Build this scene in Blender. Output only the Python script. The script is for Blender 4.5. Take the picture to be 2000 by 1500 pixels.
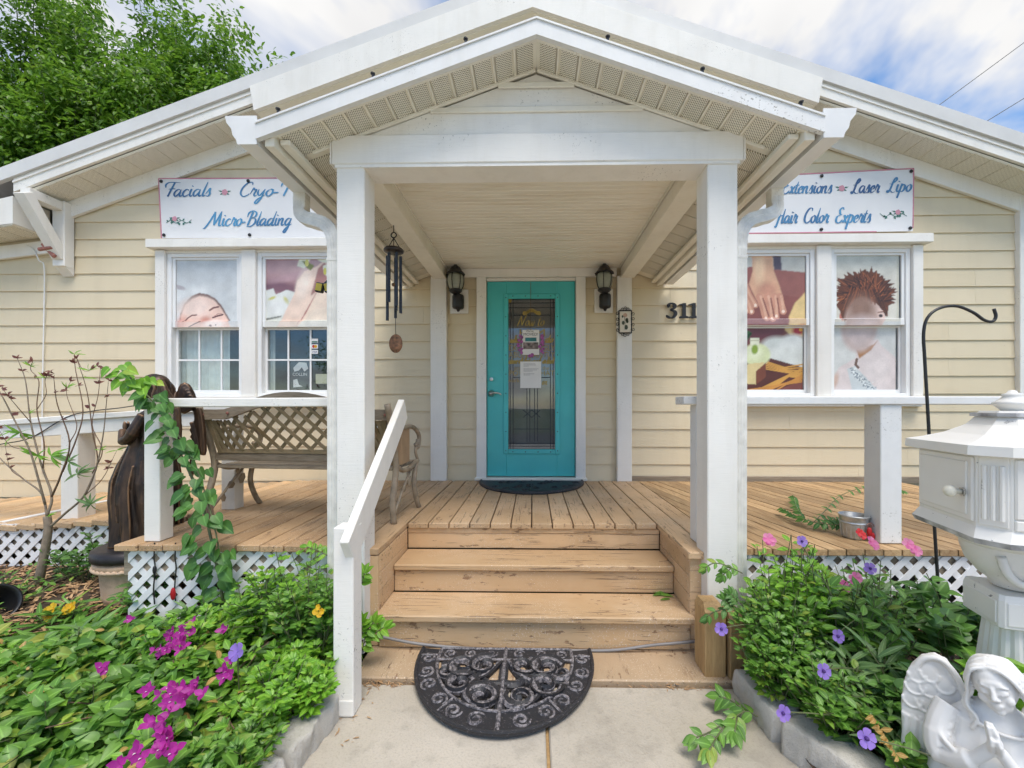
import bpy, math, random
import numpy as np
from mathutils import Vector, Matrix, noise as mnoise
for o in list(bpy.data.objects): bpy.data.objects.remove(o)
S = bpy.context.scene
COL = S.collection
R = math.radians
rng = random.Random(7)
NR = np.random.RandomState(11)

# ------------------------------------------------------------------ camera
FPX, YAW, EYE = 800.0, 0.018, 1.31          # focal length in pixels of the 2000 px photo, yaw, eye height
cd = bpy.data.cameras.new('camera'); cam = bpy.data.objects.new('camera', cd); COL.objects.link(cam)
cam.location = (0, 0, EYE); cam.rotation_euler = (R(90), 0, YAW)
cd.sensor_width = 36; cd.lens = FPX / 2000 * 36
cd.shift_x = -0.013; cd.shift_y = 0.0225; cd.clip_start = 0.05; cd.clip_end = 2000
S.camera = cam
S.render.resolution_x, S.render.resolution_y = 1024, 768

# ------------------------------------------------------------------ sky, sun, exposure
SUN_EL, SUN_AZ = R(64), R(158)               # azimuth clockwise from +Y: the sun stands behind the camera, to the right
w = bpy.data.worlds.new('World'); S.world = w; w.use_nodes = True
nt = w.node_tree; nt.nodes.clear()
def wn(t, **k):
    n = nt.nodes.new(t)
    for a, b in k.items(): setattr(n, a, b)
    return n
sky = wn('ShaderNodeTexSky', sky_type='NISHITA', sun_disc=False, sun_elevation=SUN_EL, sun_rotation=SUN_AZ, air_density=1.0, dust_density=0.6, ozone_density=1.5)
tc = wn('ShaderNodeTexCoord'); sep = wn('ShaderNodeSeparateXYZ'); nt.links.new(tc.outputs['Generated'], sep.inputs[0])
mz = wn('ShaderNodeMath', operation='MAXIMUM'); nt.links.new(sep.outputs[2], mz.inputs[0]); mz.inputs[1].default_value = 0.0
az = wn('ShaderNodeMath', operation='ADD'); nt.links.new(mz.outputs[0], az.inputs[0]); az.inputs[1].default_value = 0.22
dv = wn('ShaderNodeVectorMath', operation='DIVIDE'); nt.links.new(tc.outputs['Generated'], dv.inputs[0])
cb = wn('ShaderNodeCombineXYZ')
for i in range(3): nt.links.new(az.outputs[0], cb.inputs[i])
nt.links.new(cb.outputs[0], dv.inputs[1])
mp = wn('ShaderNodeMapping'); nt.links.new(dv.outputs[0], mp.inputs[0]); mp.inputs['Location'].default_value = (11.4, 8.8, 0); mp.inputs['Scale'].default_value = (1.0, 0.8, 0.0)
n1 = wn('ShaderNodeTexNoise'); n1.inputs['Scale'].default_value = 1.15; n1.inputs['Detail'].default_value = 6; n1.inputs['Roughness'].default_value = 0.58; n1.inputs['Distortion'].default_value = 0.35
nt.links.new(mp.outputs[0], n1.inputs['Vector'])
cr = wn('ShaderNodeValToRGB'); cr.color_ramp.elements[0].position = 0.445; cr.color_ramp.elements[1].position = 0.60
nt.links.new(n1.outputs[0], cr.inputs[0])
n2 = wn('ShaderNodeTexNoise'); n2.inputs['Scale'].default_value = 2.6; n2.inputs['Detail'].default_value = 3
nt.links.new(mp.outputs[0], n2.inputs['Vector'])
cc = wn('ShaderNodeValToRGB'); cc.color_ramp.elements[0].position = 0.35; cc.color_ramp.elements[1].position = 0.7
cc.color_ramp.elements[0].color = (3.9, 3.88, 3.9, 1); cc.color_ramp.elements[1].color = (5.0, 4.95, 4.88, 1)
nt.links.new(n2.outputs[0], cc.inputs[0])
mx = wn('ShaderNodeMix', data_type='RGBA'); nt.links.new(cr.outputs[0], mx.inputs[0]); 
hs = wn('ShaderNodeHueSaturation'); hs.inputs['Saturation'].default_value = 1.3; hs.inputs['Value'].default_value = 1.1
nt.links.new(sky.outputs[0], hs.inputs['Color'])
nt.links.new(hs.outputs[0], mx.inputs[6]); nt.links.new(cc.outputs[0], mx.inputs[7])
bg = wn('ShaderNodeBackground'); bg.inputs[1].default_value = 0.14
nt.links.new(mx.outputs[2], bg.inputs[0])
wo = wn('ShaderNodeOutputWorld'); nt.links.new(bg.outputs[0], wo.inputs[0])
sl = bpy.data.lights.new('sun', 'SUN'); sl.energy = 2.2; sl.angle = R(30); sl.color = (1, 0.94, 0.85)
so = bpy.data.objects.new('sun', sl); COL.objects.link(so)
sdir = Vector((math.sin(SUN_AZ) * math.cos(SUN_EL), math.cos(SUN_AZ) * math.cos(SUN_EL), math.sin(SUN_EL)))
so.rotation_euler = sdir.to_track_quat('Z', 'Y').to_euler(); so.location = sdir * 40
vs = S.view_settings; vs.view_transform = 'Standard'; vs.look = 'None'; vs.exposure = 0.56; vs.gamma = 1; vs.use_curve_mapping = False
S.render.engine = 'CYCLES'

# ------------------------------------------------------------------ helpers: positions
_s, _c = math.sin(YAW), math.cos(YAW)
def ray(px, py):
    a = (px - 1026) / FPX; b = -(py - 795) / FPX
    return (-_s + _c * a, _c + _s * a, b)
def at(px, py, y):                          # point of the vertical plane Y = y that the photo shows at (px, py)
    r = ray(px, py); t = y / r[1]; return Vector((r[0] * t, y, EYE + r[2] * t))
def onz(px, py, z):                         # point of the level plane Z = z
    r = ray(px, py); t = (z - EYE) / r[2]; return Vector((r[0] * t, r[1] * t, z))

# ------------------------------------------------------------------ helpers: meshes
class MB:
    def __init__(s): s.v = []; s.f = []
    def add(s, vs, fs):
        b = len(s.v); s.v += [tuple(p) for p in vs]; s.f += [tuple(i + b for i in f) for f in fs]; return s
    def box(s, x0, x1, y0, y1, z0, z1, c=0.0):
        if c <= 0:
            vs = [(x, y, z) for x in (x0, x1) for y in (y0, y1) for z in (z0, z1)]
            return s.add(vs, [(0, 1, 3, 2), (4, 6, 7, 5), (0, 4, 5, 1), (2, 3, 7, 6), (0, 2, 6, 4), (1, 5, 7, 3)])
        return s.cb(Matrix.Translation(((x0 + x1) / 2, (y0 + y1) / 2, (z0 + z1) / 2)), (x1 - x0), (y1 - y0), (z1 - z0), c)
    def cb(s, M, a, b, d, c=0.003):         # chamfered box of size a, b, d placed by matrix M
        h = (a / 2, b / 2, d / 2); c = min(c, min(h) * 0.9); ix = {}; vs = []
        for sx in (-1, 1):
            for sy in (-1, 1):
                for sz in (-1, 1):
                    sg = (sx, sy, sz)
                    for k in range(3):
                        p = [sg[i] * (h[i] if i == k else h[i] - c) for i in range(3)]
                        ix[(sg, k)] = len(vs); vs.append(M @ Vector(p))
        fs = []
        for k in range(3):
            i, j = (k + 1) % 3, (k + 2) % 3
            for sk in (-1, 1):
                q = []
                for si, sj in ((-1, -1), (1, -1), (1, 1), (-1, 1)):
                    g = [0, 0, 0]; g[k] = sk; g[i] = si; g[j] = sj; q.append(ix[(tuple(g), k)])
                fs.append(tuple(q) if sk > 0 else tuple(q[::-1]))
            for si in (-1, 1):
                for sj in (-1, 1):
                    g0 = [0, 0, 0]; g0[i] = si; g0[j] = sj; g1 = list(g0); g0[k] = -1; g1[k] = 1
                    q = (ix[(tuple(g0), i)], ix[(tuple(g1), i)], ix[(tuple(g1), j)], ix[(tuple(g0), j)])
                    fs.append(q if si * sj > 0 else q[::-1])
        for sx in (-1, 1):
            for sy in (-1, 1):
                for sz in (-1, 1):
                    q = tuple(ix[((sx, sy, sz), k)] for k in range(3)); fs.append(q if sx * sy * sz > 0 else q[::-1])
        return s.add(vs, fs)
    def beam(s, p, q, w, h, c=0.003, up=(0, 0, 1)):   # bar from p to q, w across, h along up
        p, q = Vector(p), Vector(q); d = q - p; L = d.length; d.normalize(); u = Vector(up); x = d.cross(u).normalized(); u = x.cross(d)
        M = Matrix((x, d, u)).transposed().to_4x4(); M.translation = (p + q) / 2
        return s.cb(M, w, L, h, c)
    def prism(s, poly, a, b, ax='y'):       # polygon in the other two axes, extruded a..b along ax
        n = len(poly)
        def P(u, v, t): return {'y': (u, t, v), 'x': (t, u, v), 'z': (u, v, t)}[ax]
        vs = [P(u, v, a) for u, v in poly] + [P(u, v, b) for u, v in poly]
        fs = [tuple(range(n))[::-1], tuple(range(n, 2 * n))] + [(i, (i + 1) % n, n + (i + 1) % n, n + i) for i in range(n)]
        return s.add(vs, fs)
    def tube(s, pts, r, n=8, cap=True, flat=1.0):
        pts = [Vector(p) for p in pts]; m = len(pts); rs = r if hasattr(r, '__len__') else [r] * m
        vs = []; pu = None
        for i, p in enumerate(pts):
            d = (pts[min(i + 1, m - 1)] - pts[max(i - 1, 0)])
            d = d.normalized() if d.length > 1e-9 else Vector((0, 0, 1))
            if pu is None: pu = d.orthogonal().normalized()
            u = (pu - d * pu.dot(d)); u = u.normalized() if u.length > 1e-6 else d.orthogonal().normalized(); pu = u; v = d.cross(u)
            for k in range(n):
                a = 2 * math.pi * k / n; vs.append(p + (u * math.cos(a) + v * math.sin(a) * flat) * rs[i])
        fs = [(i * n + k, i * n + (k + 1) % n, (i + 1) * n + (k + 1) % n, (i + 1) * n + k) for i in range(m - 1) for k in range(n)]
        if cap: fs += [tuple(range(n))[::-1], tuple(range((m - 1) * n, m * n))]
        return s.add(vs, fs)
    def lathe(s, prof, c=(0, 0, 0), n=24, sx=1, sy=1, a0=0.0, rot=None, sq=None):
        vs = []
        for r, z in prof:
            for k in range(n):
                a = a0 + 2 * math.pi * k / n; v = Vector((r * math.cos(a) * sx, r * math.sin(a) * sy, z))
                if rot: v = rot @ v
                vs.append(v + Vector(c))
        m = len(prof)
        fs = [(i * n + k, i * n + (k + 1) % n, (i + 1) * n + (k + 1) % n, (i + 1) * n + k) for i in range(m - 1) for k in range(n)]
        fs += [tuple(range(n))[::-1], tuple(range((m - 1) * n, m * n))]
        return s.add(vs, fs)
    def ell(s, c, rx, ry, rz, n=16, m=10, rot=None):
        prof = []
        c = Vector(c); vs = []
        for i in range(m + 1):
            t = math.pi * (i / m) - math.pi / 2; r = max(math.cos(t), 0.02)
            for k in range(n):
                a = 2 * math.pi * k / n; v = Vector((rx * r * math.cos(a), ry * r * math.sin(a), rz * math.sin(t)))
                if rot: v = rot @ v
                vs.append(v + c)
        fs = [(i * n + k, i * n + (k + 1) % n, (i + 1) * n + (k + 1) % n, (i + 1) * n + k) for i in range(m) for k in range(n)]
        fs += [tuple(range(n))[::-1], tuple(range(m * n, (m + 1) * n))]
        return s.add(vs, fs)
    def loft(s, rings):
        n = len(rings[0]); m = len(rings); vs = [p for r in rings for p in r]
        fs = [(i * n + k, i * n + (k + 1) % n, (i + 1) * n + (k + 1) % n, (i + 1) * n + k) for i in range(m - 1) for k in range(n)]
        fs += [tuple(range(n))[::-1], tuple(range((m - 1) * n, m * n))]
        return s.add(vs, fs)
    def sheet(s, grid):                      # rows of points
        m, n = len(grid), len(grid[0]); vs = [p for r in grid for p in r]
        return s.add(vs, [(i * n + j, i * n + j + 1, (i + 1) * n + j + 1, (i + 1) * n + j) for i in range(m - 1) for j in range(n - 1)])
    def mesh(s, name='m', smooth=False):
        me = bpy.data.meshes.new(name); me.from_pydata([tuple(v) for v in s.v], [], s.f); me.update()
        if smooth: me.polygons.foreach_set('use_smooth', [True] * len(me.polygons))
        return me

def ob(name, m, mat, parent=None, smooth=False, kind=None, loc=None):
    me = m.mesh(name, smooth) if isinstance(m, MB) else m
    o = bpy.data.objects.new(name, me); COL.objects.link(o)
    if mat is not None and len(me.materials) == 0: me.materials.append(mat)
    if kind: o['kind'] = kind
    if loc is not None: o.location = loc
    if parent is not None: par(o, parent)
    return o
def par(o, p):                               # vertices stay in world coordinates; an Empty's own offset is taken out
    o.parent = p
    o.matrix_parent_inverse = Matrix.Translation(-p.location) if p.type == 'EMPTY' else Matrix.Identity(4)
def thing(name, label, cat, loc=(0, 0, 0), group=None):
    o = bpy.data.objects.new(name, None); COL.objects.link(o); o.location = loc; o.empty_display_size = 0.1
    o['label'] = label; o['category'] = cat
    if group: o['group'] = group
    return o
def tag(o, label, cat, group=None):
    o['label'] = label; o['category'] = cat
    if group: o['group'] = group
    return o
def struct(name, m, mat, smooth=False): return ob(name, m, mat, None, smooth, 'structure')

def clip(poly, rect):                        # Sutherland-Hodgman against x0,x1,y0,y1
    x0, x1, y0, y1 = rect
    for ax, lim, sg in ((0, x0, 1), (0, x1, -1), (1, y0, 1), (1, y1, -1)):
        out = []
        for i in range(len(poly)):
            p, q = poly[i], poly[(i + 1) % len(poly)]; a = (p[ax] - lim) * sg; b = (q[ax] - lim) * sg
            if a >= 0: out.append(p)
            if (a > 0 and b < 0) or (a < 0 and b > 0):
                t = a / (a - b); out.append(tuple(p[k] + (q[k] - p[k]) * t for k in range(2)))
        poly = out
        if len(poly) < 3: return []
    return poly
def spline(pts, k=6):                        # Catmull-Rom
    P = [Vector(p) for p in pts]; P = [P[0] * 2 - P[1]] + P + [P[-1] * 2 - P[-2]]; out = []
    for i in range(1, len(P) - 2):
        a, b, c, d = P[i - 1], P[i], P[i + 1], P[i + 2]
        for j in range(k):
            t = j / k; out.append(0.5 * ((2 * b) + (c - a) * t + (2 * a - 5 * b + 4 * c - d) * t * t + (3 * b - a - 3 * c + d) * t ** 3))
    out.append(P[-2]); return out
def spiral(cx, cy, r0, r1, a0, turns, n=22): # 2-D spiral points
    return [(cx + (r0 + (r1 - r0) * i / n) * math.cos(a0 + 2 * math.pi * turns * i / n), cy + (r0 + (r1 - r0) * i / n) * math.sin(a0 + 2 * math.pi * turns * i / n)) for i in range(n + 1)]

# ------------------------------------------------------------------ helpers: materials
def lin(c): return tuple(((x / 255) / 12.92 if x / 255 <= 0.04045 else ((x / 255 + 0.055) / 1.055) ** 2.4) for x in c)
MATS = {}
class NT:
    def __init__(s, name):
        s.m = bpy.data.materials.new(name); s.m.use_nodes = True; s.t = s.m.node_tree
        s.b = s.t.nodes['Principled BSDF']; s.o = s.t.nodes['Material Output']; MATS[name] = s.m
        s.co = s.t.nodes.new('ShaderNodeTexCoord').outputs['Object']
        s.oi = s.t.nodes.new('ShaderNodeObjectInfo').outputs['Random']
    def L(s, a, b): s.t.links.new(a, b)
    def n(s, typ, ins=None, **k):
        nd = s.t.nodes.new(typ)
        for a, b in k.items(): setattr(nd, a, b)
        for a, b in (ins or {}).items():
            if hasattr(b, 'is_linked') or isinstance(b, bpy.types.NodeSocket): s.L(b, nd.inputs[a])
            else: nd.inputs[a].default_value = b
        return nd
    def math(s, op, a, b=0.0, clamp=False):
        return s.n('ShaderNodeMath', {0: a, 1: b}, operation=op, use_clamp=clamp).outputs[0]
    def noise(s, scale=5, detail=4, rough=0.5, vec=None, sc=None, off=True, dist=0):
        v = vec or s.co
        if sc or off:
            mp = s.n('ShaderNodeMapping', {0: v})
            if sc: mp.inputs['Scale'].default_value = sc
            if off:
                cm = s.n('ShaderNodeCombineXYZ'); q = s.math('MULTIPLY', s.oi, 37.0)
                for i in range(3): s.L(q, cm.inputs[i])
                s.L(cm.outputs[0], mp.inputs['Location'])
            v = mp.outputs[0]
        return s.n('ShaderNodeTexNoise', {'Vector': v, 'Scale': scale, 'Detail': detail, 'Roughness': rough, 'Distortion': dist}).outputs[0]
    def ramp(s, f, p0, p1, c0=(0, 0, 0), c1=(1, 1, 1)):
        r = s.n('ShaderNodeValToRGB', {0: f}); e = r.color_ramp.elements
        e[0].position = p0; e[1].position = p1; e[0].color = (*c0, 1); e[1].color = (*c1, 1); return r.outputs[0]
    def mix(s, f, a, b, bt='MIX'):
        m = s.n('ShaderNodeMix', data_type='RGBA', blend_type=bt)
        for i, x in ((0, f), (6, a), (7, b)):
            if isinstance(x, bpy.types.NodeSocket): s.L(x, m.inputs[i])
            else: m.inputs[i].default_value = (*x, 1) if i else x
        return m.outputs[2]
    def hue(s, c, val): return s.n('ShaderNodeHueSaturation', {'Color': c, 'Value': val}).outputs[0]
    def bump(s, h, st=0.3, d=0.01, prev=None):
        b = s.n('ShaderNodeBump', {'Height': h, 'Strength': st, 'Distance': d})
        if prev is not None: s.L(prev, b.inputs['Normal'])
        return b.outputs[0]
    def done(s, col=None, rough=None, nrm=None, metal=None, spec=None):
        for k, v in (('Base Color', col), ('Roughness', rough), ('Normal', nrm), ('Metallic', metal), ('Specular IOR Level', spec)):
            if v is None: continue
            if isinstance(v, bpy.types.NodeSocket): s.L(v, s.b.inputs[k])
            else: s.b.inputs[k].default_value = (*v, 1) if k == 'Base Color' else v
        return s.m
def plain(name, col, rough=0.6, metal=0.0, var=0.12, scale=9, bump=0.0, bscale=60):
    t = NT(name); n = t.noise(scale, 4); c = t.mix(t.ramp(n, 0.3, 0.7), tuple(x * (1 - var) for x in col), tuple(min(1, x * (1 + var)) for x in col))
    nr = t.bump(t.noise(bscale, 3), bump, 0.004) if bump else None
    return t.done(c, rough, nr, metal)
def m_paint(name, col, wear=(0.30, 0.29, 0.27), amt=0.62, grain=(2, 2, 40), dirt=0.10):   # brushed exterior paint on timber
    t = NT(name)
    g = t.noise(6, 3, 0.6, sc=grain); sp = t.noise(75, 4, 0.7); big = t.noise(1.7, 4, 0.6)
    c = t.mix(t.ramp(big, 0.35, 0.75), col, tuple(x * (1 - dirt) for x in col))
    c = t.mix(t.math('MULTIPLY', t.ramp(g, 0.5, 0.85), 0.22), c, tuple(x * 0.72 for x in col))
    st_ = t.noise(3.0, 5, 0.65, sc=(3, 3, 0.35), off=False); c = t.mix(t.math('MULTIPLY', t.ramp(st_, 0.48, 0.72), 0.20), c, tuple(x * 0.66 * k for x, k in zip(col, (1.0, 0.96, 0.88))))
    chips = t.math('MULTIPLY', t.ramp(sp, amt, amt + 0.03), t.ramp(t.noise(2.3, 3), 0.55, 0.66))
    c = t.mix(chips, c, wear)
    h = t.math('ADD', g, t.math('MULTIPLY', chips, -1.2))
    return t.done(c, 0.55, t.bump(h, 0.25, 0.004))
white = m_paint('white_paint', (0.84, 0.815, 0.765))
white_worn = m_paint('worn_white_paint', (0.78, 0.78, 0.77), amt=0.60, dirt=0.14, grain=(2, 2, 2))
cream = m_paint('cream_paint', (0.85, 0.81, 0.71), amt=0.68, dirt=0.14)
def m_siding():
    t = NT('tan_siding')
    g = t.noise(9, 6, 0.62, sc=(1.6, 1, 16), dist=0.9); big = t.noise(0.8, 4)
    c = t.mix(t.ramp(big, 0.3, 0.75), (0.72, 0.62, 0.44), (0.65, 0.55, 0.375))
    c = t.mix(t.math('MULTIPLY', t.oi, 0.35), c, (0.70, 0.615, 0.45))
    sp = t.math('MULTIPLY', t.ramp(t.noise(60, 2), 0.75, 0.78), t.ramp(t.noise(4, 2), 0.55, 0.62))
    c = t.mix(t.math('MULTIPLY', sp, 0.6), c, (0.16, 0.13, 0.09))
    c = t.mix(t.math('MULTIPLY', t.ramp(t.noise(2.2, 4, 0.6, sc=(2.5, 2.5, 0.3), off=False), 0.5, 0.72), 0.12), c, (0.42, 0.34, 0.22))
    return t.done(c, 0.62, t.bump(g, 0.42, 0.006))
siding = m_siding()
def m_vinyl(name, col, holes, pitch=0.0135, rad=0.25):   # soffit vinyl, with punched vent holes where holes is set
    t = NT(name); big = t.noise(2.0, 4)
    c = t.mix(t.ramp(big, 0.35, 0.75), col, tuple(x * 0.9 for x in col))
    nr = None
    if holes:
        sp = t.n('ShaderNodeSeparateXYZ', {0: t.co})
        u = t.math('DIVIDE', sp.outputs[0], pitch); v = t.math('DIVIDE', sp.outputs[1], pitch * 0.5)
        row = t.math('FLOOR', v); odd = t.math('MULTIPLY', t.math('FLOORED_MODULO', row, 2.0), 0.5)
        du = t.math('SUBTRACT', t.math('FRACT', t.math('ADD', u, odd)), 0.5); dv2 = t.math('MULTIPLY', t.math('SUBTRACT', t.math('FRACT', v), 0.5), 0.5)
        d = t.math('SQRT', t.math('ADD', t.math('MULTIPLY', du, du), t.math('MULTIPLY', dv2, dv2)))
        k = t.ramp(d, rad - 0.05, rad, (1, 1, 1), (0, 0, 0))
        c = t.mix(k, c, (0.20, 0.17, 0.12)); nr = t.bump(t.math('MULTIPLY', k, -1.0), 0.5, 0.003)
    return t.done(c, 0.5, nr)
vinyl_holes = m_vinyl('vented_soffit_vinyl', (0.86, 0.82, 0.71), True)
vinyl_fine = m_vinyl('fine_vented_soffit_vinyl', (0.86, 0.82, 0.71), True, 0.012, 0.21)
vinyl = m_vinyl('soffit_vinyl', (0.86, 0.815, 0.70), False)
def m_ceil():
    t = NT('porch_ceiling_vinyl'); st = t.noise(3.5, 5, 0.6, sc=(0.55, 5.5, 1))
    c = t.mix(t.ramp(st, 0.5, 0.8), (0.87, 0.825, 0.72), (0.72, 0.64, 0.50)); return t.done(c, 0.45)
ceil_m = m_ceil()
def m_deckpaint(name, a, b, crack=0.585, grain=(14, 0.42, 14)):       # old solid stain over planks: cracks along the grain, flaked spots, pale grit
    t = NT(name)
    g = t.noise(7, 6, 0.65, sc=grain, dist=0.4); big = t.noise(2.4, 4)
    c = t.mix(t.ramp(big, 0.3, 0.75), a, b); c = t.hue(c, t.math('ADD', 0.80, t.math('MULTIPLY', t.oi, 0.34)))
    c = t.mix(t.math('MULTIPLY', t.ramp(t.noise(1.5, 5, 0.6, off=False), 0.46, 0.68), 0.42), c, (0.64, 0.50, 0.35)); c = t.mix(t.math('MULTIPLY', t.ramp(t.noise(1.9, 5, 0.65), 0.52, 0.70), 0.35), c, tuple(x * 0.62 for x in b))
    cr_ = t.math('MULTIPLY', t.ramp(g, crack, crack + 0.025), t.ramp(t.noise(2.2, 3), 0.44, 0.52))
    fl = t.math('MULTIPLY', t.ramp(t.noise(34, 4, 0.7, sc=tuple(max(0.35, min(1, x / 5)) for x in grain)), 0.605, 0.63), t.ramp(t.noise(2.7, 2), 0.46, 0.54))
    c = t.mix(t.math('MULTIPLY', fl, 0.75), c, (0.20, 0.11, 0.06))
    c = t.mix(t.math('MULTIPLY', cr_, 0.60), c, (0.055, 0.035, 0.025))
    gr = t.math('MULTIPLY', t.ramp(t.noise(150, 2), 0.63, 0.66), t.ramp(t.noise(3.3, 2), 0.42, 0.56)); c = t.mix(t.math('MULTIPLY', gr, 0.7), c, (0.74, 0.66, 0.55))
    h = t.math('ADD', t.math('MULTIPLY', g, 0.5), t.math('MULTIPLY', t.math('ADD', cr_, fl), -1.0))
    return t.done(c, 0.62, t.bump(h, 0.5, 0.006))
deckpaint = m_deckpaint('tan_deck_paint', (0.59, 0.40, 0.228), (0.47, 0.305, 0.165))
deckworn = m_deckpaint('worn_deck_paint', (0.53, 0.345, 0.185), (0.40, 0.25, 0.135), 0.565)
steppaint = m_deckpaint('tan_step_paint', (0.61, 0.41, 0.228), (0.54, 0.355, 0.19), 0.595, (0.42, 14, 14))
rampwood = m_deckpaint('weathered_ramp_wood', (0.60, 0.40, 0.21), (0.46, 0.30, 0.17), 0.6)
def m_pine(name, a, b, grain):               # treated pine with growth bands
    t = NT(name); g = t.noise(5, 5, 0.6, sc=grain, dist=0.8); f = t.noise(16, 4, 0.6, sc=grain)
    c = t.mix(t.ramp(g, 0.35, 0.68), a, b); c = t.mix(t.math('MULTIPLY', t.ramp(f, 0.5, 0.8), 0.6), c, tuple(x * 0.55 for x in b))
    c = t.hue(c, t.math('ADD', 0.72, t.math('MULTIPLY', t.oi, 0.5)))
    return t.done(c, 0.6, t.bump(f, 0.3, 0.004))
pine = m_pine('treated_pine_decking', (0.52, 0.355, 0.19), (0.33, 0.195, 0.09), (9, 0.7, 9))
pine_post = m_pine('treated_pine_post', (0.45, 0.30, 0.14), (0.30, 0.18, 0.075), (9, 9, 0.7))
oldwood = m_pine('weathered_bench_wood', (0.33, 0.27, 0.20), (0.20, 0.155, 0.105), (0.7, 9, 9))
def m_concrete(name, a, b, sc=1.0, st=0.5):
    t = NT(name); big = t.noise(1.6 * sc, 5, 0.6); fi = t.noise(110 * sc, 3, 0.7); mi = t.noise(14 * sc, 4)
    c = t.mix(t.ramp(big, 0.3, 0.7), a, b); c = t.mix(t.math('MULTIPLY', t.ramp(fi, 0.5, 0.75), 0.4), c, tuple(x * 0.55 for x in b))
    c = t.mix(t.math('MULTIPLY', t.ramp(mi, 0.53, 0.70), 0.32), c, tuple(x * 0.6 for x in b)); c = t.mix(t.math('MULTIPLY', t.ramp(t.noise(3.4 * sc, 6, 0.7), 0.55, 0.68), 0.30), c, tuple(x * 0.55 for x in b))
    return t.done(c, 0.85, t.bump(t.math('ADD', fi, t.math('MULTIPLY', mi, 0.8)), st, 0.005))
concrete = m_concrete('walkway_concrete', (0.52, 0.47, 0.395), (0.41, 0.37, 0.305))
slabpaint = m_deckpaint('painted_slab', (0.58, 0.42, 0.27), (0.49, 0.345, 0.21), 0.62)
stone = m_concrete('cast_edging_stone', (0.60, 0.57, 0.52), (0.48, 0.45, 0.40), 1.6, 0.9)
terracotta = m_concrete('pale_terracotta', (0.66, 0.50, 0.36), (0.52, 0.35, 0.23), 2.0, 0.5)
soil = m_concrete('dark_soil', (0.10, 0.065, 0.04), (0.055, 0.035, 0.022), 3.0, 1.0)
grassm = m_concrete('lawn', (0.07, 0.12, 0.03), (0.05, 0.09, 0.02), 1.0, 1.0)
asphalt = m_concrete('asphalt', (0.06, 0.06, 0.06), (0.045, 0.045, 0.046), 2.0, 0.4)
black_iron = plain('black_iron', (0.012, 0.012, 0.014), 0.42, 0.0, 0.3, 30, 0.3, 90)
chime_metal = plain('dark_blue_grey_tube', (0.035, 0.042, 0.055), 0.4, 0.5)
steel = plain('brushed_steel', (0.55, 0.54, 0.52), 0.3, 1.0)
galv = plain('galvanised_steel', (0.50, 0.52, 0.53), 0.42, 0.75, 0.25, 25, 0.2)
gutter_m = plain('gutter_enamel', (0.74, 0.74, 0.73), 0.42, 0, 0.08, 4, 0.08, 12)
spout_m = plain('downspout_enamel', (0.70, 0.68, 0.63), 0.45, 0, 0.16, 14, 0.15, 40)
drip_m = plain('roof_edge_metal', (0.66, 0.65, 0.63), 0.45, 0, 0.07, 3)
roof_m = plain('roof_metal', (0.42, 0.40, 0.38), 0.5, 0.2)
dark_m = plain('dark_ridge_vent', (0.05, 0.035, 0.03), 0.7)
vwhite = plain('window_vinyl', (0.80, 0.80, 0.79), 0.38, 0, 0.04, 3)
latm = plain('lattice_vinyl', (0.80, 0.80, 0.80), 0.42, 0, 0.06, 6)
red_m = plain('rusty_red_hardware', (0.30, 0.12, 0.09), 0.6, 0, 0.3, 40)
cable_m = plain('grey_cable', (0.22, 0.21, 0.21), 0.5)
black_p = plain('black_plastic', (0.012, 0.012, 0.013), 0.4)
rose_pink = plain('print_rose_pink', (0.62, 0.29, 0.36), 0.6)
print_green = plain('print_leaf_green', (0.055, 0.17, 0.14), 0.6)
pink_edge = plain('banner_pink_hem', (0.55, 0.22, 0.28), 0.6)
ink = plain('print_ink', (0.03, 0.03, 0.035), 0.6)
paper = plain('white_paper', (0.76, 0.75, 0.74), 0.7, 0, 0.03)
gold = plain('gold_vinyl_lettering', (0.33, 0.235, 0.05), 0.45, 0.0, 0.25, 20)
def m_teal():
    t = NT('teal_door_paint'); big = t.noise(2.5, 4); c = t.mix(t.ramp(big, 0.3, 0.75), (0.070, 0.52, 0.53), (0.058, 0.45, 0.465))
    sc = t.ramp(t.noise(40, 4, 0.7, sc=(1, 1, 2)), 0.72, 0.75); c = t.mix(t.math('MULTIPLY', sc, 0.5), c, (0.02, 0.14, 0.16))
    return t.done(c, 0.38, t.bump(t.noise(9, 4, sc=(6, 6, 1)), 0.06, 0.003))
teal = m_teal()
def m_glass(name, tint=(1, 1, 1), f=1.7, rough=0.0):
    t = NT(name); tr = t.n('ShaderNodeBsdfTransparent', {0: (*tint, 1)}); gl = t.n('ShaderNodeBsdfGlossy', {'Roughness': rough, 'Color': (0.92, 0.95, 1, 1)})
    fc = t.n('ShaderNodeLayerWeight', {'Blend': 0.5}).outputs['Facing']; r0 = ((f - 1) / (f + 1)) ** 2; rf = t.math('ADD', r0, t.math('MULTIPLY', t.math('POWER', fc, 4.0), 0.7 - r0)); mx_ = t.n('ShaderNodeMixShader', {0: rf, 1: tr.outputs[0], 2: gl.outputs[0]}); t.L(mx_.outputs[0], t.o.inputs[0]); return t.m
glass = m_glass('window_glass', (0.93, 0.95, 0.95), 1.65)
door_glass = m_glass('door_glass', (0.85, 0.85, 0.85), 1.7)
def m_frost():
    t = NT('frosted_lamp_glass'); c = t.mix(t.ramp(t.noise(20, 3), 0.3, 0.7), (0.50, 0.53, 0.45), (0.40, 0.43, 0.37)); t.done(c, 0.25); t.b.inputs['Transmission Weight'].default_value = 0.35; return t.m
frost = m_frost()
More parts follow.
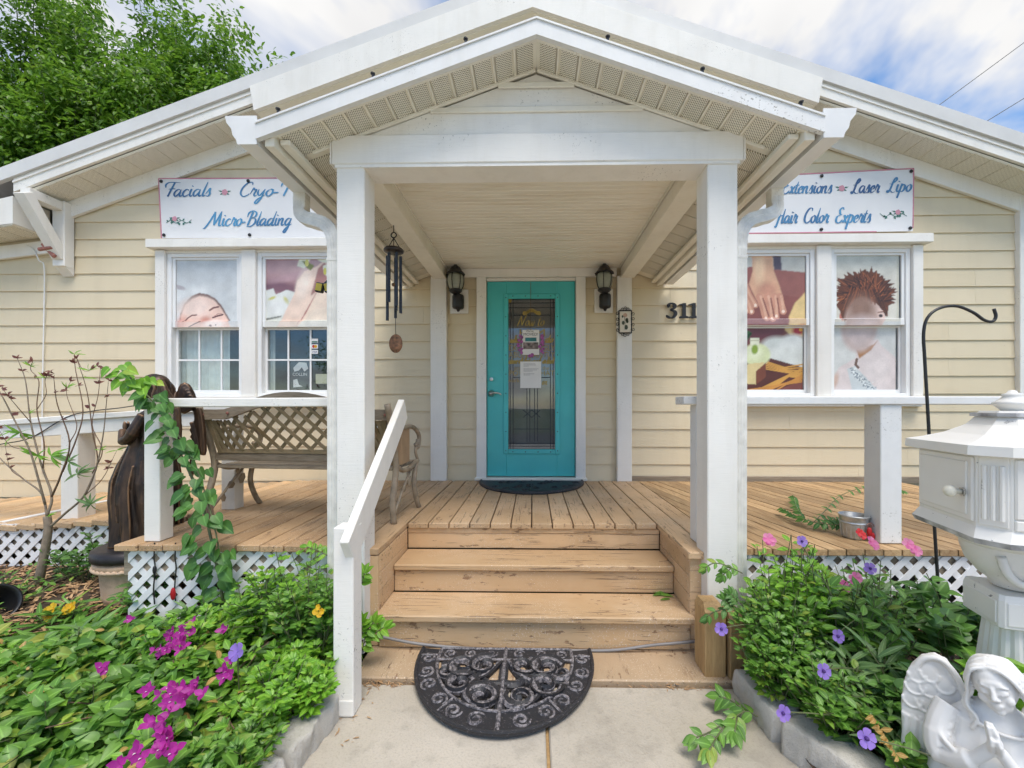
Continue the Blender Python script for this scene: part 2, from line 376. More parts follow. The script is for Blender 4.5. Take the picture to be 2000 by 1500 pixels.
def m_bronze():
    t = NT('aged_bronze'); n = t.noise(5, 5, 0.6, sc=(3, 3, 0.8)); c = t.mix(t.ramp(n, 0.4, 0.72), (0.018, 0.014, 0.014), (0.105, 0.062, 0.040))
    gm = t.n('ShaderNodeNewGeometry').outputs['Pointiness']; c = t.mix(t.ramp(gm, 0.51, 0.58), c, (0.30, 0.17, 0.09)); return t.done(c, 0.42, t.bump(t.noise(40, 3), 0.2, 0.003), 0.45)
bronze = m_bronze()
bronze_base = plain('dark_bronze_base', (0.028, 0.024, 0.026), 0.45, 0.3, 0.4, 12, 0.3)
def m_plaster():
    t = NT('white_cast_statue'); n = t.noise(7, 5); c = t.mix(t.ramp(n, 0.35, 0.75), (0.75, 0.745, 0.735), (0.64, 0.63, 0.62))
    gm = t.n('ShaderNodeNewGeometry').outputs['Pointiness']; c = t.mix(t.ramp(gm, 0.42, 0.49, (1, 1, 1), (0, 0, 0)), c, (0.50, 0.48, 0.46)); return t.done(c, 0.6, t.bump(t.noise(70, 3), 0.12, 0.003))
plaster = m_plaster()
def m_mailbox():
    t = NT('chipped_white_enamel'); n = t.noise(3, 4); c = t.mix(t.ramp(n, 0.3, 0.75), (0.78, 0.77, 0.74), (0.72, 0.70, 0.66))
    k = t.math('MULTIPLY', t.ramp(t.noise(24, 5, 0.7), 0.64, 0.66), t.ramp(t.noise(5, 3), 0.5, 0.56)); c = t.mix(k, c, (0.27, 0.27, 0.28)); return t.done(c, 0.4, t.bump(t.math('MULTIPLY', k, -1), 0.4, 0.003))
enamel = m_mailbox()
chipped = plain('chipped_grey_enamel', (0.40, 0.40, 0.41), 0.6, 0, 0.5, 22, 0.3)
def m_rubber():
    t = NT('dusty_rubber'); sp = t.noise(90, 4, 0.75); c = t.mix(t.math('MULTIPLY', t.ramp(sp, 0.6, 0.66), 0.55), (0.022, 0.022, 0.026), (0.30, 0.27, 0.28)); return t.done(c, 0.55, t.bump(t.noise(160, 2), 0.3, 0.003))
rubber = m_rubber()
def m_rubber2():
    t = NT('dusty_rubber_ridge'); sp = t.noise(60, 5, 0.75); c = t.mix(t.ramp(sp, 0.42, 0.62), (0.035, 0.034, 0.04), (0.30, 0.275, 0.285)); return t.done(c, 0.6, t.bump(t.noise(160, 2), 0.4, 0.003))
rubber_top = m_rubber2()
iron_tan = plain('tan_painted_cast_iron', (0.29, 0.235, 0.17), 0.55, 0, 0.3, 16, 0.4, 70)
def m_benchlat():
    t = NT('stained_bench_lattice'); n = t.noise(9, 5, 0.6); c = t.mix(t.ramp(n, 0.35, 0.7), (0.28, 0.21, 0.125), (0.155, 0.125, 0.065)); c = t.mix(t.ramp(t.noise(4, 3), 0.6, 0.75), c, (0.17, 0.11, 0.045)); return t.done(c, 0.6, t.bump(n, 0.2, 0.004))
benchlat = m_benchlat()
def m_leaf(name, a, b, y=None, tr=0.28, rough=0.42):
    t = NT(name); at_ = t.n('ShaderNodeAttribute', attribute_name='rnd').outputs['Fac']
    f = t.math('FRACT', t.math('ADD', at_, t.oi)); c = t.mix(f, a, b)
    if y: c = t.mix(t.ramp(f, 0.90, 0.97), c, y)
    c = t.mix(t.math('MULTIPLY', t.ramp(t.noise(30, 3), 0.4, 0.75), 0.35), c, tuple(x * 0.6 for x in a))
    md = t.n('ShaderNodeAttribute', attribute_name='mid').outputs['Fac']; c = t.mix(t.math('MULTIPLY', t.ramp(md, 0.80, 0.97), 0.45), c, tuple(min(1, x * 1.7 + 0.05) for x in b)); c = t.mix(t.math('MULTIPLY', t.ramp(md, 0.0, 0.35, (1, 1, 1), (0, 0, 0)), 0.30), c, tuple(x * 0.75 for x in a))
    t.done(c, rough, t.bump(t.noise(45, 3), 0.2, 0.003)); tl = t.n('ShaderNodeBsdfTranslucent'); t.L(t.hue(c, 1.5), tl.inputs[0])
    mx_ = t.n('ShaderNodeMixShader', {0: tr}); t.L(t.b.outputs[0], mx_.inputs[1]); t.L(tl.outputs[0], mx_.inputs[2]); t.L(mx_.outputs[0], t.o.inputs[0]); return t.m
leaf_mid = m_leaf('mid_green_leaf', (0.080, 0.200, 0.028), (0.180, 0.370, 0.048), (0.28, 0.36, 0.05))
leaf_dark = m_leaf('dark_green_leaf', (0.065, 0.165, 0.032), (0.135, 0.290, 0.055))
leaf_bright = m_leaf('bright_green_leaf', (0.130, 0.320, 0.025), (0.240, 0.460, 0.040), (0.34, 0.44, 0.05))
leaf_vine = m_leaf('vine_leaf', (0.050, 0.150, 0.030), (0.110, 0.260, 0.048))
leaf_lance = m_leaf('grey_green_lance_leaf', (0.10, 0.205, 0.062), (0.19, 0.31, 0.11))
leaf_bamboo = m_leaf('bamboo_leaf', (0.065, 0.155, 0.016), (0.190, 0.350, 0.030), (0.25, 0.38, 0.04), 0.36)
leaf_straw = m_leaf('dry_leaf', (0.42, 0.26, 0.07), (0.55, 0.36, 0.12))
mulch_m = m_leaf('straw_mulch', (0.30, 0.16, 0.075), (0.52, 0.34, 0.18), None, 0.0, 0.8)
magenta = m_leaf('magenta_bract', (0.34, 0.018, 0.250), (0.56, 0.045, 0.400), None, 0.35)
violet = m_leaf('violet_petal', (0.30, 0.19, 0.66), (0.38, 0.24, 0.74), None, 0.35)
pinkp = m_leaf('pink_petal', (0.70, 0.15, 0.40), (0.78, 0.30, 0.50), None, 0.35)
yellowp = m_leaf('yellow_petal', (0.80, 0.45, 0.02), (0.85, 0.58, 0.03), None, 0.3)
redp = m_leaf('red_petal', (0.60, 0.02, 0.03), (0.70, 0.05, 0.05), None, 0.3)
stem_m = plain('green_stem', (0.12, 0.14, 0.06), 0.6, 0, 0.3)
twig_m = plain('brown_twig', (0.16, 0.095, 0.06), 0.7, 0, 0.35, 30)
bark_m = plain('grey_bark', (0.24, 0.19, 0.14), 0.8, 0, 0.3, 25, 0.5, 60)
# ================================================================== SETTING
DK = 0.545                                    # deck level above the walkway
def grid_ground(x0, x1, y0, y1, nx, ny, zf):
    m = MB(); m.sheet([[(x0 + (x1 - x0) * i / nx, y0 + (y1 - y0) * j / ny, zf(x0 + (x1 - x0) * i / nx, y0 + (y1 - y0) * j / ny)) for i in range(nx + 1)] for j in range(ny + 1)]); return m
m = MB(); m.add([(-300, -300, -0.09), (300, -300, -0.09), (300, 300, -0.09), (-300, 300, -0.09)], [(0, 1, 2, 3)]); struct('ground', m, grassm)
m = MB(); m.add([(-300, -13, -0.07), (300, -13, -0.07), (300, -6, -0.07), (-300, -6, -0.07)], [(0, 1, 2, 3)]); struct('road', m, asphalt)
struct('parking_apron', MB().box(-14, 14, -5.9, 0.55, -0.085, -0.012), m_concrete('apron_concrete', (0.64, 0.60, 0.53), (0.56, 0.52, 0.45)))  # unseen paving, added and kept pale to bounce light up under the porch
def bedz(x, y):
    t = min(max((y - 1.25) / 1.6, 0), 1); z = 0.03 + 0.12 * t
    return z + 0.02 * mnoise.noise((x * 2.3, y * 2.3, 0))
struct('garden_bed', grid_ground(-6.5, -0.88, 0.6, 3.4, 60, 40, bedz), soil, True)
struct('garden_bed', grid_ground(0.98, 4.5, 0.6, 2.6, 50, 30, bedz), soil, True)
# walkway: two concrete slabs with an open joint
wk = struct('walkway', MB().box(-1.6, 1.8, 0.56, 2.3, -0.08, -0.045), soil)
for a, b in ((-1.25, 0.052), (0.066, 1.45)):
    ob('concrete_slab', MB().box(a, b, 0.56, 1.925, -0.06, 0.0, 0.006), concrete, wk)
ob('joint_strip', MB().box(0.053, 0.065, 0.56, 1.92, -0.03, -0.012), pine_post, wk)

# ================================================================== HOUSE
W = 4.28
house = thing('house', 'tan lap sided cottage with white trim and a low front gable', 'house', (0, W, 0))
SL, ZR = 0.353, 5.51                          # roof pitch and ridge height
openings = [(-0.56, 0.535, 0.40, 2.66), (-3.90, -2.03, 1.44, 2.96), (2.03, 3.90, 1.44, 2.96)]
def rows(xa, xb, za, zb):
    segs = [(xa, xb)]
    for o0, o1, z0, z1 in openings:
        if zb > z0 + 0.02 and za < z1 - 0.02:
            n = []
            for a, b in segs:
                if o1 <= a or o0 >= b: n.append((a, b)); continue
                if o0 > a: n.append((a, o0))
                if o1 < b: n.append((o1, b))
            segs = n
    return segs
wall = ob('wall', MB().box(-9, -3.9, W + 0.03, W + 0.12, 0, 3.2).box(-3.9, -2.03, W + 0.03, W + 0.12, 0, 1.44).box(-3.9, -2.03, W + 0.03, W + 0.12, 2.96, 3.6)
          .box(-2.03, -0.56, W + 0.03, W + 0.12, 0, 4.3).box(-0.56, 0.535, W + 0.03, W + 0.12, 2.66, 4.8).box(0.535, 2.03, W + 0.03, W + 0.12, 0, 4.3)
          .box(2.03, 3.9, W + 0.03, W + 0.12, 0, 1.44).box(2.03, 3.9, W + 0.03, W + 0.12, 2.96, 3.6).box(3.9, 5.0, W + 0.03, W + 0.12, 0, 3.2), siding, house)
EX = 0.1835
k0 = 2.733 - EX * 13
for r in range(0, 28):
    za = k0 + r * EX; zb = za + EX
    if zb < 0.25: continue
    lim = (5.30 - zb) / SL
    if lim < 0.3: break
    xa = -7.4 if zb < 3.12 else -min(lim, 5.05)
    xb = min(lim, 4.97)
    for a, b in rows(xa, xb, za, zb):
        cuts = [a, b]
        if b - a > 3.6:
            cuts = [a] + [c for c in (a + rng.uniform(1.2, 2.8), b - rng.uniform(1.0, 2.2)) if a + 0.4 < c < b - 0.4] + [b]; cuts.sort()
        elif b - a > 1.0 and rng.random() < 0.3: cuts = [a, a + (b - a) * rng.choice((0.35, 0.6)), b]
        for p, q in zip(cuts[:-1], cuts[1:]):
            if q - p < 0.02: continue
            mm = MB().prism([(W + 0.001, za), (W + 0.026, za), (W + 0.026, zb + 0.012), (W + 0.0145, zb + 0.012), (W + 0.0015, za + 0.005)], p + 0.0008, q - 0.0008, 'x')
            ob('siding_board', mm, siding, wall)
ob('base_board', MB().box(0.9, 4.97, W - 0.02, W + 0.02, DK - 0.02, DK + 0.05, 0.004), oldwood, house)
# frieze under the rake soffit, rake boards, roof edge
def rake(name, y0, y1, top, bot, xa, xb, mat, parent, zr=ZR, sl=SL, xc=0.0):   # a sloped board following the gable, both sides
    for sg in (-1, 1):
        P = [(xc + sg * xa, zr - top - sl * xa), (xc + sg * xb, zr - top - sl * xb), (xc + sg * xb, zr - bot - sl * xb), (xc + sg * xa, zr - bot - sl * xa)]
        ob(name, MB().prism(P, y0, y1), mat, parent)
rake('frieze_board', W - 0.035, W - 0.004, 0.292, 0.465, 0.0, 4.99, white, house)
ob('corner_board', MB().box(4.94, 5.03, W - 0.04, W + 0.06, 0.3, 3.45, 0.004), white, house)
rake('roof_edge', 3.93, 3.97, 0.0, 0.128, 0.0, 5.35, drip_m, house)
rake('rake_fascia', 3.955, 3.985, 0.13, 0.262, 0.0, 5.13, white, house)
rake('fascia_ledge', 3.945, 3.956, 0.158, 0.176, 2.75, 5.13, white, house)
for sg in (-1, 1):                            # deeper boxed board above the porch roof
    P = [(0, ZR - 0.125), (sg * 2.74, ZR - 0.125 - SL * 2.74), (sg * 2.70, ZR - 0.375 - SL * 2.70), (0, ZR - 0.375)]
    ob('deep_fascia', MB().prism(P, 3.915, 3.953), white, house)
    P = [(0, ZR - 0.385), (sg * 2.69, ZR - 0.385 - SL * 2.69), (sg * 2.69, ZR - 0.372 - SL * 2.69), (0, ZR - 0.372)]
    ob('fascia_return', MB().prism(P, 3.953, W - 0.01), vinyl, house)
rs = ob('roof', MB().prism([(0, ZR), (-9, ZR - SL * 9), (-9, ZR - SL * 9 - 0.08), (0, ZR - 0.08)], 3.975, 17).prism([(0, ZR), (6, ZR - SL * 6), (6, ZR - SL * 6 - 0.08), (0, ZR - 0.08)], 3.975, 17), roof_m, house)
ob('ridge_vent', MB().prism([(-0.42, ZR - 0.135), (0, ZR + 0.02), (0.42, ZR - 0.135), (0.42, ZR - 0.10), (0, ZR + 0.055), (-0.42, ZR - 0.10)], 3.90, 17), dark_m, rs)
# rake soffit: panels butted side by side, each one vented, ribs between
sof = ob('rake_soffit', MB().prism([(-5.14, ZR - 0.285 - SL * 5.14), (0, ZR - 0.285), (5.14, ZR - 0.285 - SL * 5.14), (5.14, ZR - 0.27 - SL * 5.14), (0, ZR - 0.27), (-5.14, ZR - 0.27 - SL * 5.14)], 3.985, W), vinyl, house)
def sloped_panel(x0, x1, y0, y1, z0, z1, th, mat, parent, name='soffit_panel', groove=0.006):
    m = MB(); vs = []
    for dz in (0, th):
        for x, z in ((x0 + groove, z0), (x1 - groove, z1)):
            for y in (y0, y1): vs.append((x, y, z + dz))
    m.add(vs, [(0, 1, 3, 2), (4, 6, 7, 5), (0, 4, 5, 1), (2, 3, 7, 6), (0, 2, 6, 4), (1, 5, 7, 3)]); return ob(name, m, mat, parent)
pw = 0.155
for sg in (-1, 1):
    k = 0
    while True:
        a, b = 1.9 + k * pw, 1.9 + (k + 1) * pw; k += 1
        if b > 5.13: break
        x0, x1 = sorted((sg * a, sg * b)); zz = lambda x: ZR - 0.292 - SL * abs(x)
        sloped_panel(x0, x1, 3.99, W - 0.036, zz(x0), zz(x1), 0.008, vinyl_fine, sof)
# lower wing at the left: dropped soffit box and its frieze
wb = ob('eave_box', MB().prism([(-5.15, 3.13), (-5.15, ZR - 0.29 - SL * 5.15), (-9, 2.6), (-9, 2.7)], 3.965, W), white, house)
ob('wing_soffit', MB().prism([(-5.16, 3.118), (-5.16, 3.128), (-9, 2.69), (-9, 2.68)], 3.97, W - 0.01), vinyl, house)
for k in range(8):
    x1 = -5.17 - k * 0.17; x0 = x1 - 0.17; sloped_panel(x0, x1, 3.975, W - 0.04, 3.11 - 0.115 * (-x0 - 5.16), 3.11 - 0.115 * (-x1 - 5.16), 0.007, vinyl_fine, wb)
ob('wing_frieze_board', MB().prism([(-5.02, 3.09), (-9, 2.63), (-9, 2.50), (-5.02, 2.955)], W - 0.035, W - 0.004), white, house)
# knee brace on the wall with its rusty cleat
kb = ob('knee_brace', MB().box(-5.01, -4.88, W - 0.10, W - 0.002, 2.78, 3.46, 0.006), white, house)
ob('brace_foot', MB().prism([(W - 0.10, 2.80), (W - 0.002, 2.80), (W - 0.002, 2.70)], -5.005, -4.885, 'x'), white, kb)
ob('brace_arm', MB().box(-4.995, -4.895, 3.90, W - 0.10, 3.36, 3.45, 0.005), white, kb)
ob('brace_strut', MB().beam((-4.945, 3.885, 3.395), (-4.945, W - 0.075, 2.87), 0.11, 0.09, 0.004), white, kb)
cl = thing('rope_cleat', 'rusty red metal cleat screwed to the white knee brace', 'cleat', (-4.96, W - 0.15, 2.93))
ob('cleat_arm', MB().beam((-5.06, W - 0.14, 3.0), (-4.93, W - 0.14, 2.86), 0.03, 0.04, 0.008), red_m, cl)
ob('cleat_arm', MB().beam((-5.08, W - 0.16, 2.93), (-4.92, W - 0.165, 2.95), 0.03, 0.035, 0.008), red_m, cl)
cbm = MB().tube(spline([(-5.35, W - 0.05, 3.02), (-5.28, W - 0.045, 2.98), (-5.22, W - 0.04, 2.86), (-5.19, W - 0.02, 2.80), (-5.2, W - 0.012, 2.4), (-5.21, W - 0.012, 1.9), (-5.22, W - 0.012, 1.3), (-5.22, W - 0.012, 0.6)], 5), 0.006, 6)
tag(ob('wall_cable', cbm, vwhite, None, True), 'thin white cable running down the siding at the left', 'cable')
ob('side_wall', MB().box(4.93, 4.99, W + 0.125, 16, 0.0, 3.62), siding, house); ob('side_wall', MB().box(-9.0, -8.94, W + 0.125, 16, 0.0, 2.2), siding, house); ob('rear_wall', MB().box(-8.94, 4.93, 15.9, 16, 0.0, 2.2), siding, house)
# dark rooms behind the glass
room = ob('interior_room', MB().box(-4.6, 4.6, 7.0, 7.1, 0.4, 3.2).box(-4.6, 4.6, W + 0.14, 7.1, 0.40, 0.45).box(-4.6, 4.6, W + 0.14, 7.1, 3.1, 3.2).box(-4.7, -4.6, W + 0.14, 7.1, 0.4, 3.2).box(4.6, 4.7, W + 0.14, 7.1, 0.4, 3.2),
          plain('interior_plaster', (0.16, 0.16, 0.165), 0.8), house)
# windows: casing, head cap, sill, two double hung units a side
curt = plain('sheer_curtain', (0.74, 0.78, 0.74), 0.9)
def window_group(sg):
    xo, xi = sg * 3.945, sg * 1.975
    X = sorted((xo, xi)); 
    for a, b in ((3.845, 3.945), (2.885, 3.03), (1.975, 2.075)):
        q = sorted((sg * a, sg * b)); ob('window_casing', MB().box(q[0], q[1], W - 0.075, W + 0.03, 1.42, 2.95, 0.004), white, house)
    ob('head_cap', MB().box(X[0] - 0.05, X[1] + 0.05, W - 0.13, W + 0.02, 2.957, 3.045, 0.004), white, house)
    ob('head_trim', MB().box(X[0] + 0.10, X[1] - 0.10, W - 0.05, W + 0.03, 2.925, 2.955), white, house)
    ob('window_sill', MB().box(X[0] - 0.03, X[1] + 0.03, W - 0.12, W + 0.03, 1.375, 1.418, 0.004), white, house)
    ob('sill_apron', MB().box(X[0] - 0.04, X[1] + 0.02, W - 0.045, W + 0.0, 1.315, 1.372, 0.003), white, house)
    for a, b in ((2.078, 2.882), (3.033, 3.842)):
        q = sorted((sg * a, sg * b)); x0, x1 = q
        fr = MB().box(x0, x0 + 0.045, W - 0.045, W + 0.06, 1.42, 2.924, 0.003).box(x1 - 0.045, x1, W - 0.045, W + 0.06, 1.42, 2.924, 0.003).box(x0 + 0.045, x1 - 0.045, W - 0.045, W + 0.06, 2.885, 2.924, 0.003).box(x0 + 0.045, x1 - 0.045, W - 0.045, W + 0.06, 1.42, 1.452, 0.003)
        wf = ob('window', fr, vwhite, house)
        gx0, gx1 = x0 + 0.047, x1 - 0.047
        us = MB().box(gx0, gx0 + 0.03, W - 0.03, W + 0.005, 2.15, 2.883).box(gx1 - 0.03, gx1, W - 0.03, W + 0.005, 2.15, 2.883).box(gx0 + 0.03, gx1 - 0.03, W - 0.03, W + 0.005, 2.862, 2.883).box(gx0, gx1, W - 0.034, W + 0.008, 2.148, 2.215, 0.003)
        ob('upper_sash', us, vwhite, wf)
        ls = MB().box(gx0, gx0 + 0.025, W + 0.012, W + 0.04, 1.455, 2.148).box(gx1 - 0.025, gx1, W + 0.012, W + 0.04, 1.455, 2.148).box(gx0 + 0.025, gx1 - 0.025, W + 0.012, W + 0.04, 1.455, 1.49).box(gx0 + 0.025, gx1 - 0.025, W + 0.012, W + 0.04, 2.128, 2.147)
        ob('lower_sash', ls, vwhite, wf)
        ob('pane', MB().box(gx0 + 0.028, gx1 - 0.028, W - 0.014, W - 0.010, 2.2, 2.864), glass, wf)
        ob('pane', MB().box(gx0 + 0.022, gx1 - 0.022, W + 0.024, W + 0.028, 1.48, 2.135), glass, wf)
        if sg < 0:
            for f in (0.345, 0.68):
                xx = gx0 + (gx1 - gx0) * f; ob('muntin', MB().box(xx - 0.009, xx + 0.009, W + 0.016, W + 0.023, 1.488, 2.13), vwhite, wf)
            ob('muntin', MB().box(gx0 + 0.024, gx1 - 0.024, W + 0.0135, W + 0.0155, 1.80, 1.818), vwhite, wf)
window_group(-1); window_group(1)
def curtain(x0, x1, y, label):
    n = 46; m = MB(); m.sheet([[(x0 + (x1 - x0) * i / n, y + 0.011 * math.sin(i * 1.15) + 0.004 * math.sin(i * 2.7 + z), z) for i in range(n + 1)] for z in (1.2, 1.7, 2.2, 2.95)])
    return tag(ob('curtain', m, curt, None, True), label, 'curtain')
curtain(-3.98, -3.30, W + 0.12, 'sheer pale curtain behind the left panes by the bronze angel')
curtain(-2.98, -2.80, W + 0.12, 'narrow strip of pale curtain at the edge of the window behind the bench')
# pilasters and trim round the door
for a, b in ((-1.058, -0.892), (0.868, 1.018)): ob('pilaster', MB().box(a, b, W - 0.06, W - 0.005, DK, 2.66, 0.004), white, house)
ob('door_header', MB().box(-0.888, 0.866, W - 0.05, W - 0.005, 2.657, 2.745, 0.004), white, house)
for a, b in ((-0.582, -0.482), (0.446, 0.546)): ob('door_casing', MB().box(a, b, W - 0.055, W + 0.10, DK + 0.002, 2.655, 0.004), white, house)
ob('door_stop', MB().box(-0.481, 0.445, W - 0.02, W + 0.1, 2.625, 2.654, 0.003), white, house)
ob('threshold', MB().box(-0.60, 0.56, W - 0.075, W + 0.09, DK + 0.004, DK + 0.034, 0.006), cream, house)
# the door
dx0, dx1, dz0, dz1 = -0.476, 0.440, 0.588, 2.622; gx0, gx1, gz0, gz1 = -0.272, 0.252, 0.855, 2.45
dp = MB().box(dx0, gx0, W + 0.0, W + 0.045, dz0, dz1, 0.004).box(gx1, dx1, W, W + 0.045, dz0, dz1, 0.004).box(gx0, gx1, W, W + 0.045, dz0, gz0, 0.0).box(gx0, gx1, W, W + 0.045, gz1, dz1, 0.0)
door = ob('door', dp, teal, house)
fm = MB()
for (a, b, c, d) in ((gx0 - 0.032, gx0 + 0.018, gz0 - 0.035, gz1 + 0.04), (gx1 - 0.018, gx1 + 0.032, gz0 - 0.035, gz1 + 0.04)): fm.box(a, b, W - 0.016, W - 0.001, c, d, 0.005)
for c, d in ((gz0 - 0.035, gz0 + 0.015), (gz1 - 0.012, gz1 + 0.04)): fm.box(gx0 + 0.018, gx1 - 0.018, W - 0.0155, W - 0.0015, c, d, 0.005)
ob('glazing_frame', fm, teal, door)
sc = MB()
for i in range(9):
    for x in (gx0 - 0.007, gx1 + 0.007): sc.ell((x, W - 0.017, gz0 + (gz1 - gz0) * i / 8), 0.006, 0.003, 0.006, 8, 4)
for i in range(4):
    for z in (gz0 - 0.012, gz1 + 0.016): sc.ell((gx0 + (gx1 - gx0) * (i + 0.5) / 4, W - 0.017, z), 0.006, 0.003, 0.006, 8, 4)
ob('frame_screws', sc, black_iron, door)
ob('glass_pane', MB().box(gx0, gx1, W + 0.012, W + 0.018, gz0, gz1), door_glass, door)
cm = MB()                                     # leaded came lines
def came(x0, z0, x1, z1, w=0.004): cm.beam((x0, W + 0.0095, z0), (x1, W + 0.0095, z1), w * 2, 0.004, 0.0005, up=(0, 1, 0))
for x in (-0.235, -0.205, 0.185, 0.215): came(x, gz0, x, gz1)
for z in (2.40, 2.35, 0.90, 0.93): came(gx0 + 0.02, z, gx1 - 0.02, z)
for x in (-0.06, -0.03, 0.02, 0.05): came(x, 0.95, x, 1.62)
for z in (2.27, 1.08, 1.62): came(-0.205, z, 0.185, z)
for a, b in ((-0.1, -0.01), (-0.01, 0.08)): came(a, 1.2, b, 1.28); came(a, 1.28, b, 1.2)
ob('leaded_came', cm, chime_metal, door)
ob('reflection_backing', MB().box(gx0 - 0.05, gx1 + 0.05, W + 0.16, W + 0.165, gz0 - 0.1, gz1 + 0.1), plain('grey_reflection_backing', (0.30, 0.30, 0.30), 0.8, 0, 0.25, 4), door)  # added grey sheet behind the pane, standing in for its pale reflection
hm = MB().lathe([(0.0, -0.014), (0.030, -0.014), (0.034, -0.004), (0.034, 0)], (-0.43, W, 1.60), 20, rot=Matrix.Rotation(R(90), 3, 'X')); ob('deadbolt', hm, black_iron, door)
ob('deadbolt_cylinder', MB().lathe([(0.0, 0.002), (0.018, 0.002), (0.018, 0.02), (0.0, 0.022)], (-0.43, W - 0.008, 1.60), 16, rot=Matrix.Rotation(R(90), 3, 'X')), steel, door)
hm = MB().lathe([(0.034, 0), (0.034, 0.008), (0.020, 0.02), (0.016, 0.045), (0.018, 0.06), (0.0, 0.062)], (-0.43, W, 1.452), 20, rot=Matrix.Rotation(R(90), 3, 'X')).tube(spline([(-0.43, W - 0.055, 1.452), (-0.39, W - 0.06, 1.457), (-0.35, W - 0.055, 1.452), (-0.325, W - 0.05, 1.438)], 5), [0.009] * 10 + [0.008] * 6, 8)
ob('lever_handle', hm, steel, door, True)

# ================================================================== PORCH
porch = thing('porch', 'white gabled entry porch on two square posts with cream soffits', 'porch', (0, 2.19, 0))
PF = 2.12; XC = 0.018; PZ = 3.128; PS = 0.356
posts = [(-1.025, -0.878), (0.898, 1.052)]
for a, b in posts: ob('post', MB().box(a, b, PF, PF + 0.145, 0.02, 2.566, 0.005), white, porch)
ob('header_beam', MB().box(-1.045, 1.078, PF - 0.012, PF + 0.155, 2.572, 2.722, 0.005), white, porch)
ob('header_bead', MB().box(-1.03, 1.06, PF - 0.006, PF + 0.15, 2.556, 2.5715), white, porch)
for a, b in ((-1.03, -0.89), (0.90, 1.045)): ob('side_beam', MB().box(a, b, PF + 0.156, W - 0.061, 2.635, 2.80, 0.004), cream, porch)
for x in (-1.055, 1.079): ob('beam_end_cap', MB().box(x, x + 0.009, PF - 0.01, PF + 0.15, 2.575, 2.72), white, porch)
# pediment: three lapped boards
za = 2.7225
for i, (h, mt) in enumerate(((0.135, white), (0.125, white), (0.09, white))):
    zb = za + h; ap = 3.047
    xa, xb = (ap - za) / PS, max((ap - zb) / PS, 0.0)
    P = [(XC - xa, za), (XC + xa, za), (XC + xb, zb), (XC - xb, zb)] if xb > 0.01 else [(XC - xa, za), (XC + xa, za), (XC, ap)]
    ob('pediment_board', MB().prism(P, PF + 0.012 + i * 0.004, PF + 0.05), mt, porch)
    if i < 2: ob('pediment_lip', MB().box(XC - xb - 0.02, XC + xb + 0.02, PF + 0.0, PF + 0.011, zb - 0.018, zb + 0.012, 0.004), cream, porch)
    za = zb + 0.001
# rake boards and roof
EX0 = 1.335
def prake(name, y0, y1, t, b, xa, xb, mat): rake(name, y0, y1, t, b, xa, xb, mat, porch, PZ, PS, XC)
prake('rake_board', 1.920, 1.945, 0.0, 0.070, 0.0, EX0, white_worn)
prake('rake_cap', 1.914, 1.95, -0.010, -0.001, 0.0, EX0, white_worn)
prake('rake_return', 1.9455, 1.958, 0.060, 0.0705, 0.0, EX0 - 0.06, cream)
pr = ob('porch_roof', MB().prism([(XC - EX0 - 0.02, PZ - PS * (EX0 + 0.02)), (XC, PZ), (XC + EX0 + 0.02, PZ - PS * (EX0 + 0.02)), (XC + EX0 + 0.02, PZ - PS * (EX0 + 0.02) - 0.05), (XC, PZ - 0.05), (XC - EX0 - 0.02, PZ - PS * (EX0 + 0.02) - 0.05)], 1.946, W + 0.02), roof_m, porch)
for sg in (-1, 1):
    for u in (0.25, 0.58, 0.92):
        x = XC + sg * EX0 * u; z = PZ - PS * EX0 * u
        ob('roof_screw', MB().lathe([(0.006, 0), (0.006, 0.02), (0.011, 0.021), (0.011, 0.026), (0.0, 0.028)], (x, 1.925, z + 0.012), 8), black_iron, pr)
